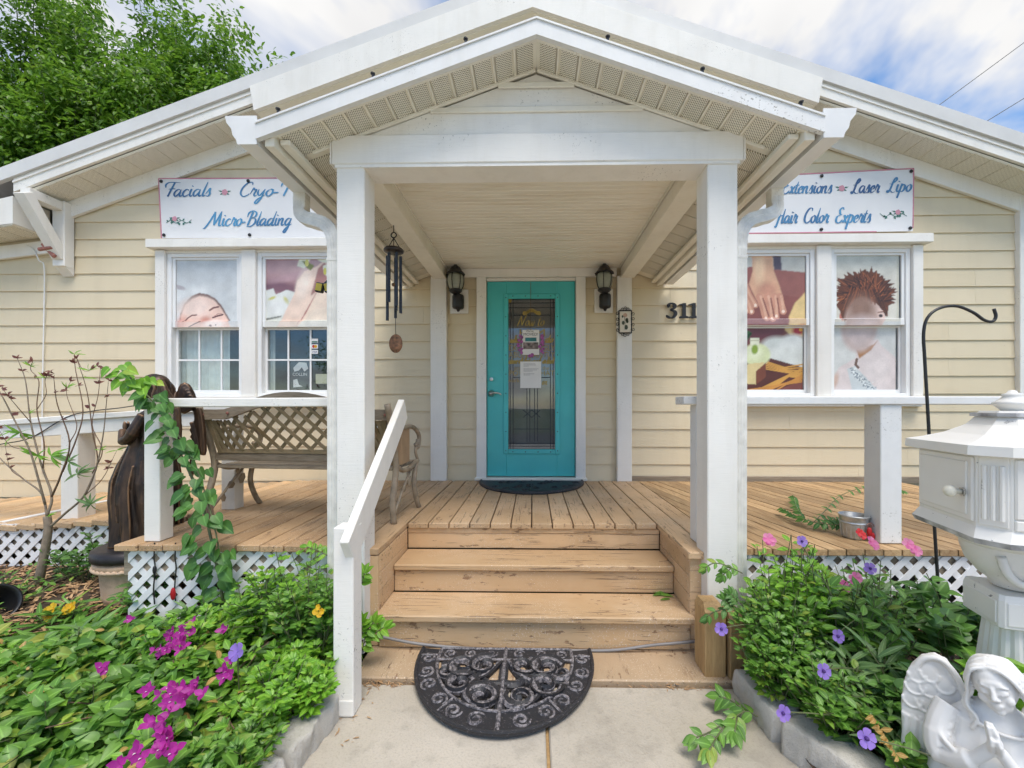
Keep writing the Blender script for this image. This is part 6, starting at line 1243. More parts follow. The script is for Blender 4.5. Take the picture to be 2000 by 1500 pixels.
dr = ob('side_door', face_box(-hw - 0.002, 0.0, R(90), 2 * (hd - ch) - 0.012, 0.010, 0.938, 1.150, 0.006), enamel, mbx); ob('door_panel', face_box(-hw - 0.008, 0.0, R(90), 2 * (hd - ch) - 0.05, 0.006, 0.956, 1.132, 0.004), enamel, dr)
kp = mp_(-hw - 0.012, -hd + ch + 0.035, 1.03); kd = MR @ Vector((-1, -0.0, 0)); ob('door_knob', MB().tube([kp, kp + kd * 0.022, kp + kd * 0.024], [0.009, 0.008, 0.011], 12).ell(kp + kd * 0.036, 0.017, 0.017, 0.019, 14, 10), plain('ivory_knob', (0.68, 0.65, 0.55), 0.35), dr, True); ob('knob_collar', MB().tube([kp, kp + kd * 0.006], 0.014, 12), steel, dr)
fd = ob('front_door', face_box(0, -hd - 0.002, 0, 2 * (hw - ch) - 0.008, 0.010, 0.965, 1.150, 0.004), enamel, mbx)
for k in range(7): ob('relief_feather', MB().tube(spline([mp_(-0.088 + 0.012 * k, -hd - 0.009, 1.085 - 0.004 * k), mp_(-0.075 + 0.012 * k, -hd - 0.012, 1.055 - 0.002 * k), mp_(-0.045 + 0.010 * k, -hd - 0.010, 1.035)], 4), 0.0045, 6), enamel, fd)
ob('lower_drawer', face_box(0, -hd - 0.002, 0, 2 * (hw - ch) - 0.008, 0.009, 0.930, 0.962, 0.003), enamel, mbx)
for sx in (-1, 1):
    pc = (sx * (hw - ch / 2 + 0.002), -hd + ch / 2 - 0.002); pil = ob('corner_pilaster', face_box(pc[0], pc[1], R(sx * 45), 0.066, 0.006, 0.935, 1.155, 0.002), enamel, mbx)
    for q in (-0.019, 0, 0.019):
        v = Matrix.Rotation(R(sx * 45), 3, 'Z') @ Vector((q, -0.005, 0)); ob('flute', MB().tube([mp_(pc[0] + v.x, pc[1] + v.y, z) for z in (0.955, 1.125)], 0.0065, 8), enamel, pil)
lid = ob('lid', MB().loft([octo(0.030, 1.155, 0.065), octo(0.036, 1.158, 0.068), octo(0.034, 1.188, 0.068), octo(0.0, 1.198, 0.06), octo(-0.05, 1.218, 0.05), octo(-0.095, 1.250, 0.04), octo(-0.115, 1.278, 0.03)]), enamel, mbx)
tl2 = MB()
for k in range(10):                            # shingle marks pressed into the lid
    pass
ob('lid_collar', MB().loft([octo(-0.105, 1.278, 0.03), octo(-0.105, 1.290, 0.03)]), chipped, lid); ob('lid_cap', MB().loft([octo(-0.118, 1.290, 0.03), octo(-0.122, 1.297, 0.03)]), enamel, lid)
ob('finial', MB().lathe([(0.026, 1.296), (0.030, 1.302), (0.046, 1.318), (0.049, 1.325), (0.040, 1.330), (0.024, 1.345), (0.026, 1.350), (0.026, 1.355), (0.014, 1.358), (0.010, 1.366), (0.0, 1.369)], MC, 20), enamel, lid, True)
ob('bottom_trim', MB().loft([octo(-0.03, 0.866), octo(0.010, 0.874), octo(0.017, 0.8915)]), chipped, mbx)
ob('bowl', MB().lathe([(0.048, 0.695), (0.055, 0.70), (0.060, 0.715), (0.084, 0.735), (0.114, 0.775), (0.127, 0.82), (0.130, 0.866), (0.0, 0.866)], MC, 32), enamel, mbx, True)
ob('bowl_band', MB().lathe([(0.128, 0.838), (0.137, 0.844), (0.137, 0.856), (0.130, 0.861)], MC, 32), enamel, mbx, True)
ob('bowl_scroll', MB().tube(spline([mp_(-0.09, -0.09, 0.82), mp_(-0.075, -0.095, 0.765), mp_(-0.035, -0.088, 0.732), mp_(0.035, -0.088, 0.732), mp_(0.075, -0.095, 0.765)], 6), 0.013, 8), enamel, mbx, True); ob('bowl_boss', MB().ell(mp_(0.0, -0.085, 0.722), 0.018, 0.014, 0.018, 10, 8), enamel, mbx, True)
def sq(e, z, c_=0.01): return [mp_(*p, z) for p in ((-e + c_, -e), (e - c_, -e), (e, -e + c_), (e, e - c_), (e - c_, e), (-e + c_, e), (-e, e - c_), (-e, -e + c_))]
ob('capital', MB().loft([sq(0.080, 0.578), sq(0.088, 0.584), sq(0.088, 0.672), sq(0.084, 0.690)]), enamel, mbx); ob('capital_panel', face_box(-0.089, 0, R(90), 0.145, 0.006, 0.592, 0.668, 0.003), enamel, mbx); ob('capital_panel', face_box(0, -0.089, 0, 0.145, 0.006, 0.592, 0.668, 0.003), enamel, mbx)
rg = []
for z, r_ in ((0.02, 0.125), (0.2, 0.108), (0.40, 0.088), (0.578, 0.070)):
    rg.append([mp_(r_ * (1 + (-0.075 if k % 3 == 1 else 0.0)) * math.cos(2 * math.pi * k / 48), r_ * (1 + (-0.075 if k % 3 == 1 else 0.0)) * math.sin(2 * math.pi * k / 48), z) for k in range(48)])
ob('fluted_column', MB().loft(rg), enamel, mbx)

# ---- shepherd's hook, bucket, pot, cables
pth = [(1834, 1170), (1822, 980), (1813, 820), (1806, 700), (1804, 650), (1812, 620), (1835, 602), (1868, 598), (1900, 610), (1922, 625), (1938, 628), (1945, 618), (1941, 603)]
tag(ob('shepherd_hook', MB().tube(spline([at(x, y, 1.95) for x, y in pth], 6), 0.0065, 8), black_iron, None, True), 'thin black iron shepherd hook standing behind the mailbox', 'plant hook')
bk = thing('metal_bucket', 'small galvanised bucket with a red hummingbird ornament by the railing post', 'bucket', (1.93, 2.46, DK)); bc = (1.885, 2.44, DK)
prof = [(0.050, 0.0), (0.056, 0.004), (0.066, 0.085), (0.066, 0.088), (0.072, 0.125), (0.076, 0.130), (0.074, 0.136), (0.068, 0.132), (0.060, 0.06), (0.0, 0.02)]
ob('pail', MB().lathe(prof, bc, 36), galv, bk, True)
for k in range(18): a = k * math.pi / 9; ob('rib', MB().tube([(bc[0] + r_ * math.cos(a), bc[1] + r_ * math.sin(a), DK + z) for r_, z in ((0.0555, 0.008), (0.065, 0.082))], 0.0035, 5), galv, bk)
ob('band', MB().lathe([(0.068, 0.086), (0.072, 0.092), (0.070, 0.098)], bc, 36), galv, bk); ob('ornament', MB().ell((bc[0] + 0.03, bc[1] - 0.075, DK + 0.055), 0.014, 0.010, 0.026, 10, 8).ell((bc[0] + 0.047, bc[1] - 0.078, DK + 0.03), 0.012, 0.008, 0.022, 8, 6), redp, bk, True)
ob('ornament_wire', MB().tube([(a, bc[1] - 0.073, b) for a, b in spiral(bc[0] + 0.035, DK + 0.085, 0.022, 0.006, 0, 1.4, 14)], 0.002, 5), red_m, bk)
pt = thing('plant_pot', 'black plastic pot tipped on its side at the left edge of the bed', 'pot', tuple(onz(10, 1200, 0.10))); q0 = onz(-22, 1188, 0.15); rt = Matrix.Rotation(R(62), 3, 'Y') @ Matrix.Rotation(R(25), 3, 'X')
ob('pot_wall', MB().lathe([(0.075, -0.10), (0.10, 0.08), (0.112, 0.085), (0.112, 0.105), (0.10, 0.105), (0.09, 0.07), (0.0, -0.08)], q0, 28, rot=rt), black_p, pt, True)
for n, (px, ye, lb) in enumerate(((302, 1180, 'left black cord with a plug hanging over the lattice'), (343, 1175, 'right black cord with a red clip hanging over the lattice'))):
    cdx = thing('hanging_cord', lb, 'cord', tuple(at(px, 1080, 2.24)), 'cords hanging over the lattice'); P = [at(px + dx, y, 2.247) for dx, y in ((0, 1060), (-1, 1090), (1, 1110), (-2, 1150), (0, ye))]; ob('cable', MB().tube(spline(P, 5), 0.0035, 6), black_p, cdx)
    if n == 0: ob('plug', MB().ell(at(px, 1113, 2.243), 0.010, 0.010, 0.024, 10, 8), black_p, cdx)
    else: ob('clip', MB().ell(at(px - 5, 1160, 2.238), 0.014, 0.010, 0.036, 10, 8), redp, cdx)
tag(ob('string_cable', MB().tube(spline([at(0, 868, 3.0), at(60, 855, 3.0), at(130, 815, 2.98), at(180, 803, 2.97), at(232, 797, 2.9), at(300, 788, 2.44), at(345, 795, 2.44)], 6), 0.004, 5), black_p, None, True), 'thin dark string cable along the ramp railing', 'cable')
# ================================================================== VEGETATION
def leaf_tpl(kind):
    if kind == 'heart': rows_ = [(0.0, 0.17, -0.11), (0.07, 0.36, -0.09), (0.20, 0.45, -0.03), (0.38, 0.44, 0), (0.56, 0.36, 0), (0.74, 0.23, 0), (0.89, 0.10, 0), (1.0, 0.010, 0)]
    elif kind == 'oval': rows_ = [(0.0, 0.03, 0), (0.15, 0.18, 0), (0.35, 0.27, 0), (0.58, 0.26, 0), (0.80, 0.15, 0), (1.0, 0.012, 0)]
    elif kind == 'lance': rows_ = [(0.0, 0.02, 0), (0.2, 0.075, 0), (0.45, 0.095, 0), (0.7, 0.07, 0), (1.0, 0.008, 0)]
    elif kind == 'small': rows_ = [(0.0, 0.05, 0), (0.33, 0.26, 0), (0.66, 0.22, 0), (1.0, 0.015, 0)]
    elif kind == 'blade': rows_ = [(0.0, 0.07, 0), (0.4, 0.11, 0), (1.0, 0.01, 0)]
    elif kind == 'bract': rows_ = [(0.0, 0.06, 0), (0.25, 0.36, 0), (0.5, 0.40, 0), (0.78, 0.22, 0), (1.0, 0.015, 0)]
    else: rows_ = [(0.0, 0.08, 0), (0.4, 0.27, 0), (0.68, 0.46, 0), (0.90, 0.40, 0), (1.0, 0.15, 0)]   # petal
    V, F = [], []
    dr = {'lance': 0.30, 'blade': 0.25, 'petal': 0.05, 'bract': -0.25}.get(kind, 0.22)
    for t_, w_, back in rows_:
        z = -dr * t_ * t_; V += [(-w_, t_ + back, z + 0.28 * w_), (0, t_, z), (w_, t_ + back, z + 0.28 * w_)]
    for i in range(len(rows_) - 1):
        b = i * 3; F += [(b, b + 1, b + 4, b + 3), (b + 1, b + 2, b + 5, b + 4)]
    return np.array(V, float), np.array(F, int)
TPL = {k: leaf_tpl(k) for k in ('heart', 'oval', 'lance', 'small', 'blade', 'petal', 'bract')}
def frames(D, N):                              # leaf axis D, approximate normal N -> rotation matrices
    D = D / (np.linalg.norm(D, axis=1, keepdims=True) + 1e-9); X = np.cross(D, N); X /= (np.linalg.norm(X, axis=1, keepdims=True) + 1e-9); Z = np.cross(X, D); return np.stack([X, D, Z], -1)
def np_mesh(name, V, F, rnd=None, smooth=True, mid=None):
    me = bpy.data.meshes.new(name); me.vertices.add(len(V)); me.vertices.foreach_set('co', V.astype(np.float32).ravel()); k = F.shape[1]
    me.loops.add(F.size); me.loops.foreach_set('vertex_index', F.astype(np.int32).ravel()); me.polygons.add(len(F)); me.polygons.foreach_set('loop_start', np.arange(0, F.size, k, dtype=np.int32)); me.polygons.foreach_set('loop_total', np.full(len(F), k, np.int32))
    if smooth: me.polygons.foreach_set('use_smooth', np.ones(len(F), bool))
    if rnd is not None: a = me.attributes.new('rnd', 'FLOAT', 'FACE'); a.data.foreach_set('value', rnd.astype(np.float32))
    if mid is not None: a = me.attributes.new('mid', 'FLOAT', 'POINT'); a.data.foreach_set('value', mid.astype(np.float32))
    me.update(calc_edges=True); me.validate(); return me
def leaf_mass(kind, P, D, N, size):
    V, F = TPL[kind]; M = frames(D, N); n = len(P); W_ = np.einsum('nij,vj->nvi', M, V) * size[:, None, None] + P[:, None, :]
    FF = (F[None] + (np.arange(n) * len(V))[:, None, None]).reshape(-1, 4); rnd = np.repeat(NR.rand(n), len(F)); return np_mesh('leaves', W_.reshape(-1, 3), FF, rnd, mid=np.tile([0, 1, 0], n * (len(V) // 3)))
LM = {}
def leaf_obj(kind, p, d, nrm, size, mat, parent, name='leaf'):
    key = (kind, mat.name)
    if key not in LM:
        V, F = TPL[kind]; LM[key] = np_mesh(kind + '_leaf', V, F, mid=np.tile([0, 1, 0], len(V) // 3)); LM[key].materials.append(mat)
    M = frames(np.array([d], float), np.array([nrm], float))[0] * size
    o = bpy.data.objects.new(name, LM[key]); COL.objects.link(o); m4 = Matrix(M.tolist()).to_4x4(); m4.translation = Vector(p); o.matrix_basis = m4
    o.parent = parent; o.matrix_parent_inverse = Matrix.Translation(-parent.location); return o
CAMP = np.array([0, 0, EYE])
def spread(t, kind, P, D, N, size, mat, keep=70, massname='foliage'):  # the leaves that show largest become parts, the rest one mass
    P, D, N, size = map(np.asarray, (P, D, N, size)); sc_ = size / np.linalg.norm(P - CAMP, axis=1) * (0.7 + (P[:, 2] - P[:, 2].min()) / (np.ptp(P[:, 2]) + 1e-6)) ; od = np.argsort(-sc_)
    for i in od[:keep]: leaf_obj(kind, P[i], D[i], N[i], size[i], mat, t)
    r_ = od[keep:]
    if len(r_): ob(massname, leaf_mass(kind, P[r_], D[r_], N[r_], size[r_]), mat, t, kind='stuff')
def plant(name, label, base, h, rad, stems, kind, size, per, mat, lean=(0, 0), keep=60, cat='plant', grp=None, trif=False, stemr=0.003, top=0.25, stem_mat=None):
    b = Vector(base); t = thing(name, label, cat, tuple(b), grp); sm = MB(); P, D, N, S_ = [], [], [], []; tips = []
    for s_ in range(stems):
        a = rng.uniform(0, 6.283); rr = rad * math.sqrt(rng.random()); hh = h * rng.uniform(0.6, 1.05) * (1 - 0.35 * rr / rad); tip = b + Vector((rr * math.cos(a) + lean[0], rr * math.sin(a) + lean[1], hh)); b0 = b + Vector((rr * 0.35 * math.cos(a), rr * 0.35 * math.sin(a), 0))
        mid = (b0 + tip) / 2 + Vector((rng.uniform(-.04, .04), rng.uniform(-.04, .04), h * 0.12)); pts = spline([b0, mid, tip], 5); sm.tube(pts, [stemr] * 6 + [stemr * 0.6] * 5, 4, cap=False); tips.append(tip)
        n = per
        for k in range(n):
            f = top + (1 - top) * (k + rng.random() * 0.5) / n; q = pts[min(int(f * 10), 10)]; a2 = a + 2.4 * k + rng.uniform(-.5, .5); el = rng.uniform(-0.1, 0.7) + 0.3 * f
            d = Vector((math.cos(a2) * math.cos(el), math.sin(a2) * math.cos(el), math.sin(el))); nr = Vector((0, 0, 1)) - 0.35 * d + Vector((rng.uniform(-.3, .3), -0.35 + rng.uniform(-.3, .3), 0)); sz = size * rng.uniform(0.65, 1.15) * (1.05 - 0.35 * f)
            for j in ((-0.75, 0, 0.75) if trif else (0,)):
                dd = Vector((d.x * math.cos(j) - d.y * math.sin(j), d.x * math.sin(j) + d.y * math.cos(j), d.z)); P.append(q + dd * 0.012 + (d * sz * 0.35 if trif else Vector((0, 0, 0)))); D.append(dd); N.append(nr); S_.append(sz * (1 if j == 0 else 0.8))
    ob('stems', sm, stem_mat or stem_m, t, True); spread(t, kind, P, D, N, S_, mat, keep); return t, tips
def flower(t, p, d, kind, mat, r, n=5, centre=None, name='flower'):
    d = Vector(d).normalized(); u = d.orthogonal().normalized(); v = d.cross(u); key = ('fl', mat.name, n)
    if key not in LM:
        V0, F0 = TPL['bract' if n == 3 else 'petal']; Vs, Fs = [], []
        for k in range(n):
            a = 2 * math.pi * k / n; c_, s_ = math.cos(a), math.sin(a); M = np.array([[c_, -s_, 0], [s_, c_, 0], [0, 0, 1]]); Vs.append((V0 @ M.T) + np.array([0, 0, 0.002 * k])); Vs[-1][:, 2] += 0.45 * np.hypot(Vs[-1][:, 0], Vs[-1][:, 1]) * (1 if n == 3 else 0.5); Fs.append(F0 + k * len(V0))
        LM[key] = np_mesh('blossom', np.concatenate(Vs), np.concatenate(Fs), np.repeat(np.linspace(0, .6, n), len(F0)), mid=np.tile([0.4, 0.8, 0.4], n * (len(V0) // 3))); LM[key].materials.append(mat)
    o = bpy.data.objects.new(name, LM[key]); COL.objects.link(o); M = Matrix((u, v, d)).transposed().to_4x4(); M = M @ Matrix.Rotation(rng.uniform(0, 6), 4, 'Z'); m4 = Matrix.Translation(p) @ M @ Matrix.Scale(r, 4); o.matrix_basis = m4; o.parent = t; o.matrix_parent_inverse = Matrix.Translation(-t.location)
    return o
# ---- mulch
def strew(name, label, n, reg, mat, L=(0.03, 0.09)):
    P = np.stack([NR.uniform(reg[0], reg[1], n), NR.uniform(reg[2], reg[3], n), np.zeros(n)], 1); P[:, 2] = [bedz(x, y) + 0.004 + 0.012 * rng.random() for x, y in P[:, :2]]
    a = NR.uniform(0, 6.283, n); D = np.stack([np.cos(a), np.sin(a), NR.uniform(-.25, .25, n)], 1); N = np.tile([0, 0, 1.0], (n, 1)) + NR.uniform(-.4, .4, (n, 3))
    o = ob(name, leaf_mass('blade', P, D, N, NR.uniform(L[0], L[1], n)), mat, None, kind='stuff'); tag(o, label, 'mulch'); return o
strew('straw_mulch', 'loose brown straw mulch over the left garden bed', 9000, (-5.2, -0.92, 1.15, 2.95), mulch_m); strew('straw_mulch', 'loose brown straw mulch over the right garden bed', 3500, (1.0, 3.2, 1.0, 2.25), mulch_m)
# ---- low ground cover of the left bed
def cover(name, label, n, fn, kind, size, mat, hmax):
    P, D, N, S_ = [], [], [], []
    while len(P) < n:
        x, y = rng.uniform(-3.6, -0.95), rng.uniform(1.15, 2.7); k = fn(x, y)
        if rng.random() > k: continue
        z = bedz(x, y) + hmax * k * (0.25 + 0.75 * rng.random() ** 0.6) * (0.75 + 0.5 * mnoise.noise((x * 5, y * 5, 2))); a = rng.uniform(0, 6.283); el = rng.uniform(-0.7, 0.7)
        P.append((x, y, z)); D.append((math.cos(a) * math.cos(el), math.sin(a) * math.cos(el) - 0.1, math.sin(el))); N.append((rng.uniform(-.9, .9), -0.35 + rng.uniform(-.8, .8), 1)); S_.append(size * rng.uniform(0.45, 1.3))
    o = ob(name, leaf_mass(kind, np.array(P), np.array(D), np.array(N), np.array(S_)), mat, None, kind='stuff'); return tag(o, label, 'ground cover')
nz = lambda x, y, s_: mnoise.noise((x * s_, y * s_, s_))
def front(x, y): return max(0.0, min(1.0, (2.12 - y + 0.10 * nz(x, y, 3)) / 0.22)) * (1 if x > -3.4 else 0.6)
cover('leafy_ground_cover', 'heart shaped vine leaves covering the front of the left bed', 5200, lambda x, y: front(x, y) * max(0, min(1, 0.55 + 1.2 * nz(x, y, 1.8))), 'heart', 0.049, leaf_mid, 0.22)
cover('leafy_ground_cover', 'bright green trailing leaves among the magenta flowers of the left bed', 5200, lambda x, y: front(x, y) * max(0, min(1, 0.45 - 1.4 * nz(x, y, 1.8))), 'oval', 0.047, leaf_bright, 0.23)
cover('leafy_ground_cover', 'dark small leaves low among the plants of the left bed', 2200, lambda x, y: max(0, min(1, front(x, y + 0.05))), 'small', 0.05, leaf_dark, 0.10)
cover('grass_tufts', 'thin green grass blades at the far side of the left bed', 900, lambda x, y: max(0, min(1, 1 - abs(y - 2.12) / 0.14)) * max(0, min(1, 0.5 + 2 * nz(x, y, 2.5))), 'blade', 0.16, leaf_mid, 0.05)
cover('dry_leaves', 'scattered dry straw coloured leaves caught among the left bed plants', 130, lambda x, y: front(x, y), 'oval', 0.042, leaf_straw, 0.24)
cover('pale_leaves', 'yellow green old leaves scattered through the left bed', 260, lambda x, y: front(x, y), 'heart', 0.055, m_leaf('old_leaf', (0.26, 0.33, 0.05), (0.38, 0.40, 0.08)), 0.22)
# ---- bushes of the left bed
plant('leafy_bush', 'bright three leaflet bush against the newel post of the stair rail', (-1.03, 1.93, 0.07), 0.62, 0.20, 36, 'oval', 0.048, 12, leaf_mid, keep=70, trif=True, grp='bushes of the left bed')
plant('leafy_bush', 'mid green bush in front of the lattice left of the porch post', (-1.28, 2.07, 0.08), 0.54, 0.25, 36, 'oval', 0.050, 12, leaf_bright, keep=70, trif=True, grp='bushes of the left bed')
plant('leafy_bush', 'round leaved bush under the climbing vine', (-1.62, 2.10, 0.08), 0.30, 0.20, 20, 'heart', 0.062, 9, leaf_mid, keep=60, grp='bushes of the left bed')
plant('leafy_bush', 'low leafy plant at the foot of the terracotta pedestal', (-2.28, 2.36, 0.10), 0.22, 0.14, 16, 'oval', 0.06, 8, leaf_mid, keep=40, grp='bushes of the left bed')
plant('leafy_bush', 'dark leaved shrub in front of the ramp lattice', (-3.02, 2.74, 0.12), 0.36, 0.26, 22, 'oval', 0.068, 9, leaf_dark, keep=60, grp='bushes of the left bed')
plant('leafy_bush', 'small green seedlings on the mulch at the foot of the bare shrub', (-3.25, 2.42, 0.10), 0.20, 0.40, 18, 'small', 0.055, 7, leaf_mid, keep=40, grp='bushes of the left bed')
plant('leafy_bush', 'low bright bush over the edging stone beside the walkway, left', (-0.99, 1.62, 0.05), 0.30, 0.20, 40, 'oval', 0.048, 10, leaf_bright, keep=70, trif=True, grp='bushes of the left bed')
plant('leafy_bush', 'small leaved bush spilling over the lowest edging stone of the left bed', (-1.02, 1.32, 0.05), 0.22, 0.17, 34, 'oval', 0.045, 10, leaf_mid, keep=70, trif=True, grp='bushes of the left bed')
plant('leafy_bush', 'loose mid green bush rising behind the bougainvillea', (-1.55, 1.92, 0.07), 0.30, 0.26, 26, 'oval', 0.060, 9, leaf_bright, keep=70, trif=True, grp='bushes of the left bed')
plant('leafy_bush', 'heart leaved plant at the lower left corner of the bed', (-1.75, 1.50, 0.05), 0.26, 0.34, 30, 'heart', 0.070, 8, leaf_mid, keep=90, grp='bushes of the left bed')
plant('lance_leaf_plant', 'tall spindly plant with long pale leaves left of the newel post', (-1.30, 1.98, 0.07), 0.56, 0.05, 4, 'lance', 0.17, 12, leaf_lance, keep=48, stemr=0.005, top=0.1)
for q_, lb_ in (((372, 1262), 'single lance leaved seedling left of the bougainvillea'), ((282, 1185), 'thin lance leaved seedling against the lattice corner'), ((160, 1290), 'lance leaved seedling low in the left of the bed'), ((480, 1330), 'lance leaved seedling among the right hand bracts')):
    plant('lance_leaf_plant', lb_, tuple(onz(*q_, 0.08)), 0.30, 0.03, 2, 'lance', 0.13, 11, leaf_lance, keep=22, stemr=0.004, top=0.15)
t, tp = plant('lily_plant', 'small plant with yellow flowers at the far left of the bed', tuple(onz(115, 1225, 0.08)), 0.17, 0.09, 10, 'lance', 0.13, 6, leaf_mid, keep=30)
for px, py in ((92, 1196), (104, 1188), (112, 1200), (132, 1190), (142, 1186), (100, 1203)): flower(t, at(px, py, t.location.y - 0.02), (rng.uniform(-.3, .3), -1, 0.5), 'petal', yellowp, 0.030, 5)
t, tp = plant('honeysuckle', 'orange flowered sprig between the newel post and the bush', (-1.05, 1.86, 0.06), 0.34, 0.08, 6, 'oval', 0.06, 6, leaf_mid, keep=30)
for px, py in ((622, 1186), (629, 1194), (616, 1195), (624, 1200)): flower(t, at(px, py, 1.76), (rng.uniform(-.5, .5), -1, 0.3), 'bract', yellowp, 0.013, 6)
# ---- bougainvillea
bv, tp = plant('bougainvillea', 'sprawling bougainvillea with magenta bracts in the left bed', (-1.42, 1.70, 0.06), 0.24, 0.50, 46, 'oval', 0.066, 8, leaf_bright, keep=110, stem_mat=twig_m, stemr=0.004)
def bract(px, py, n, s_):
    for k in range(n):
        zf = 0.29 + rng.uniform(-0.03, 0.02); p = onz(px + rng.gauss(0, s_), py + rng.gauss(0, s_ * 0.8), zf); flower(bv, p, (rng.uniform(-.7, .7), -0.9 + rng.uniform(-.4, .4), 0.75), 'petal', magenta, rng.uniform(0.018, 0.027), 3, name='bract'); rng.random() < 0.25 and leaf_obj('small', p, (0, -1, 0.6), (0, 0, 1), 0.012, paper, bv, 'bract_blossom')
for a in ((352, 1250, 8, 17), (330, 1262, 6, 14), (372, 1220, 4, 11), (318, 1272, 4, 8), (298, 1228, 2, 5), (350, 1345, 8, 18), (330, 1362, 6, 13), (385, 1332, 4, 13), (437, 1316, 7, 9), (205, 1308, 3, 7), (290, 1352, 2, 5), (312, 1420, 7, 15), (330, 1438, 4, 10), (310, 1466, 5, 12), (262, 1476, 4, 10), (230, 1492, 3, 6), (452, 1286, 1, 3), (440, 1225, 2, 4), (342, 1468, 3, 6), (255, 1212, 2, 4)): bract(*a)
t = thing('violet_flower', 'single violet flower standing above the bougainvillea', 'flower', tuple(onz(464, 1290, 0.1))); p = onz(464, 1273, 0.33); ob('stem', MB().tube([p + Vector((0, 0.01, -0.2)), p], 0.003, 5), stem_m, t); flower(t, p, (-0.2, -1, 0.5), 'petal', violet, 0.034, 5)
# ---- climbing vine with large heart leaves
vp = [(438, 1225, 2.17), (432, 1150, 2.19), (418, 1080, 2.18), (402, 1010, 2.20), (382, 950, 2.22), (360, 900, 2.23), (335, 850, 2.22), (310, 800, 2.22), (286, 770, 2.24), (262, 745, 2.22), (238, 722, 2.20)]
vine = thing('climbing_vine', 'climbing vine with large heart shaped leaves on the railing post', 'vine', tuple(onz(438, 1215, 0.1))); VP = spline([at(*q) for q in vp], 8); ob('vine_stem', MB().tube(VP, [0.007] * 40 + [0.0045] * (len(VP) - 40), 6), stem_m, vine, True); ob('vine_runner', MB().tube(spline([VP[5], VP[20] + Vector((0.05, -0.02, 0)), VP[40] + Vector((0.04, 0, 0.02)), VP[60]], 8), 0.004, 5), stem_m, vine, True)
for i in range(140):
    f = i / 139; q = VP[min(int(f * (len(VP) - 1)), len(VP) - 1)]; sd = 1 if i % 2 else -1; sp_ = (0.085 - 0.025 * f); off = Vector((sd * rng.uniform(0.25, 1.0) * sp_, rng.uniform(-0.06, 0.03), rng.uniform(-0.03, 0.05)))
    d = Vector((sd * rng.uniform(0.15, 1.0), rng.uniform(-0.6, -0.05), rng.uniform(-0.95, -0.1))); nr = Vector((rng.uniform(-.35, .35), -1, rng.uniform(0.35, 1.1))); leaf_obj('heart', q + off, d, nr, rng.uniform(0.062, 0.098) * (1 - 0.32 * f), leaf_vine if f < 0.80 else leaf_bright, vine)
# ---- bare shrub at the left
shrub = thing('bare_shrub', 'leafless multi stemmed shrub with reddish tips in front of the ramp', 'shrub', tuple(at(78, 1135, 2.62)))
br_ = [([(76, 1135), (86, 1085), (94, 1035), (92, 1008)], 0.030, 0.024), ([(92, 1010), (82, 965), (45, 935), (5, 900), (-30, 860)], 0.013, 0.005), ([(88, 985), (76, 940), (58, 880), (28, 820), (2, 770), (-20, 740)], 0.014, 0.004), ([(92, 1008), (101, 968), (80, 905), (60, 825), (50, 745), (34, 700)], 0.016, 0.0035), ([(84, 915), (86, 865), (72, 800), (76, 745), (60, 722), (64, 705)], 0.008, 0.003), ([(101, 970), (118, 930), (136, 865), (112, 790), (105, 738)], 0.013, 0.003), ([(122, 922), (150, 855), (162, 800), (148, 725), (145, 692)], 0.010, 0.003), ([(94, 1032), (128, 1002), (163, 970), (186, 920), (201, 852), (207, 795), (212, 742)], 0.017, 0.003), ([(165, 968), (190, 905), (181, 845), (170, 765), (150, 700)], 0.010, 0.003), ([(180, 925), (200, 880), (180, 830), (192, 770), (196, 720)], 0.007, 0.003), ([(163, 970), (200, 935), (228, 880)], 0.007, 0.002), ([(58, 880), (20, 870), (-5, 835)], 0.006, 0.002), ([(136, 865), (150, 830), (130, 770), (138, 745)], 0.006, 0.002), ([(60, 825), (30, 790), (5, 760)], 0.006, 0.002), ([(45, 935), (20, 915), (10, 870)], 0.005, 0.002), ([(72, 800), (90, 770), (88, 742), (100, 725)], 0.005, 0.002), ([(150, 700), (165, 725), (190, 715)], 0.004, 0.002)]
tips = []
for k, (pp, r0, r1) in enumerate(br_):
    yy = 2.62 + 0.14 * math.sin(k * 2.3) if k else 2.62; P = spline([at(x, y, 2.62 + (yy - 2.62) * j / (len(pp) - 1)) for j, (x, y) in enumerate(pp)], 5); n = len(P); ob('trunk' if k == 0 else 'branch', MB().tube(P, [(r0 + (r1 - r0) * i / (n - 1)) * (0.48 if k else 0.8) for i in range(n)], 6), bark_m if k < 4 or k == 7 else twig_m, shrub, True); tips += [P[-1]] + ([P[n // 2 + 3], P[-4]] if k else [])
rtuft = m_leaf('dry_red_leaf', (0.13, 0.035, 0.03), (0.20, 0.07, 0.045))
for i, p in enumerate(tips):
    for j in range(4 if i % 3 else 6): d = Vector((rng.uniform(-1, 1), rng.uniform(-1, 1), rng.uniform(-0.2, 1))); leaf_obj('lance' if i % 4 == 0 else 'small', p, d, (0, -1, 0.4), rng.uniform(0.018, 0.036) * (1.7 if i % 4 == 0 else 1), leaf_bright if i % 4 == 0 else rtuft, shrub)
for px, py in ((152, 925), (136, 902), (178, 985), (75, 890), (40, 845), (100, 890)):
    for j in range(9): leaf_obj('lance', at(px, py, 2.6), (rng.uniform(-1, 1), rng.uniform(-.5, .5), rng.uniform(-.7, .7)), (0, -1, 0.4), rng.uniform(0.06, 0.11), leaf_lance if py > 890 else leaf_bright, shrub)
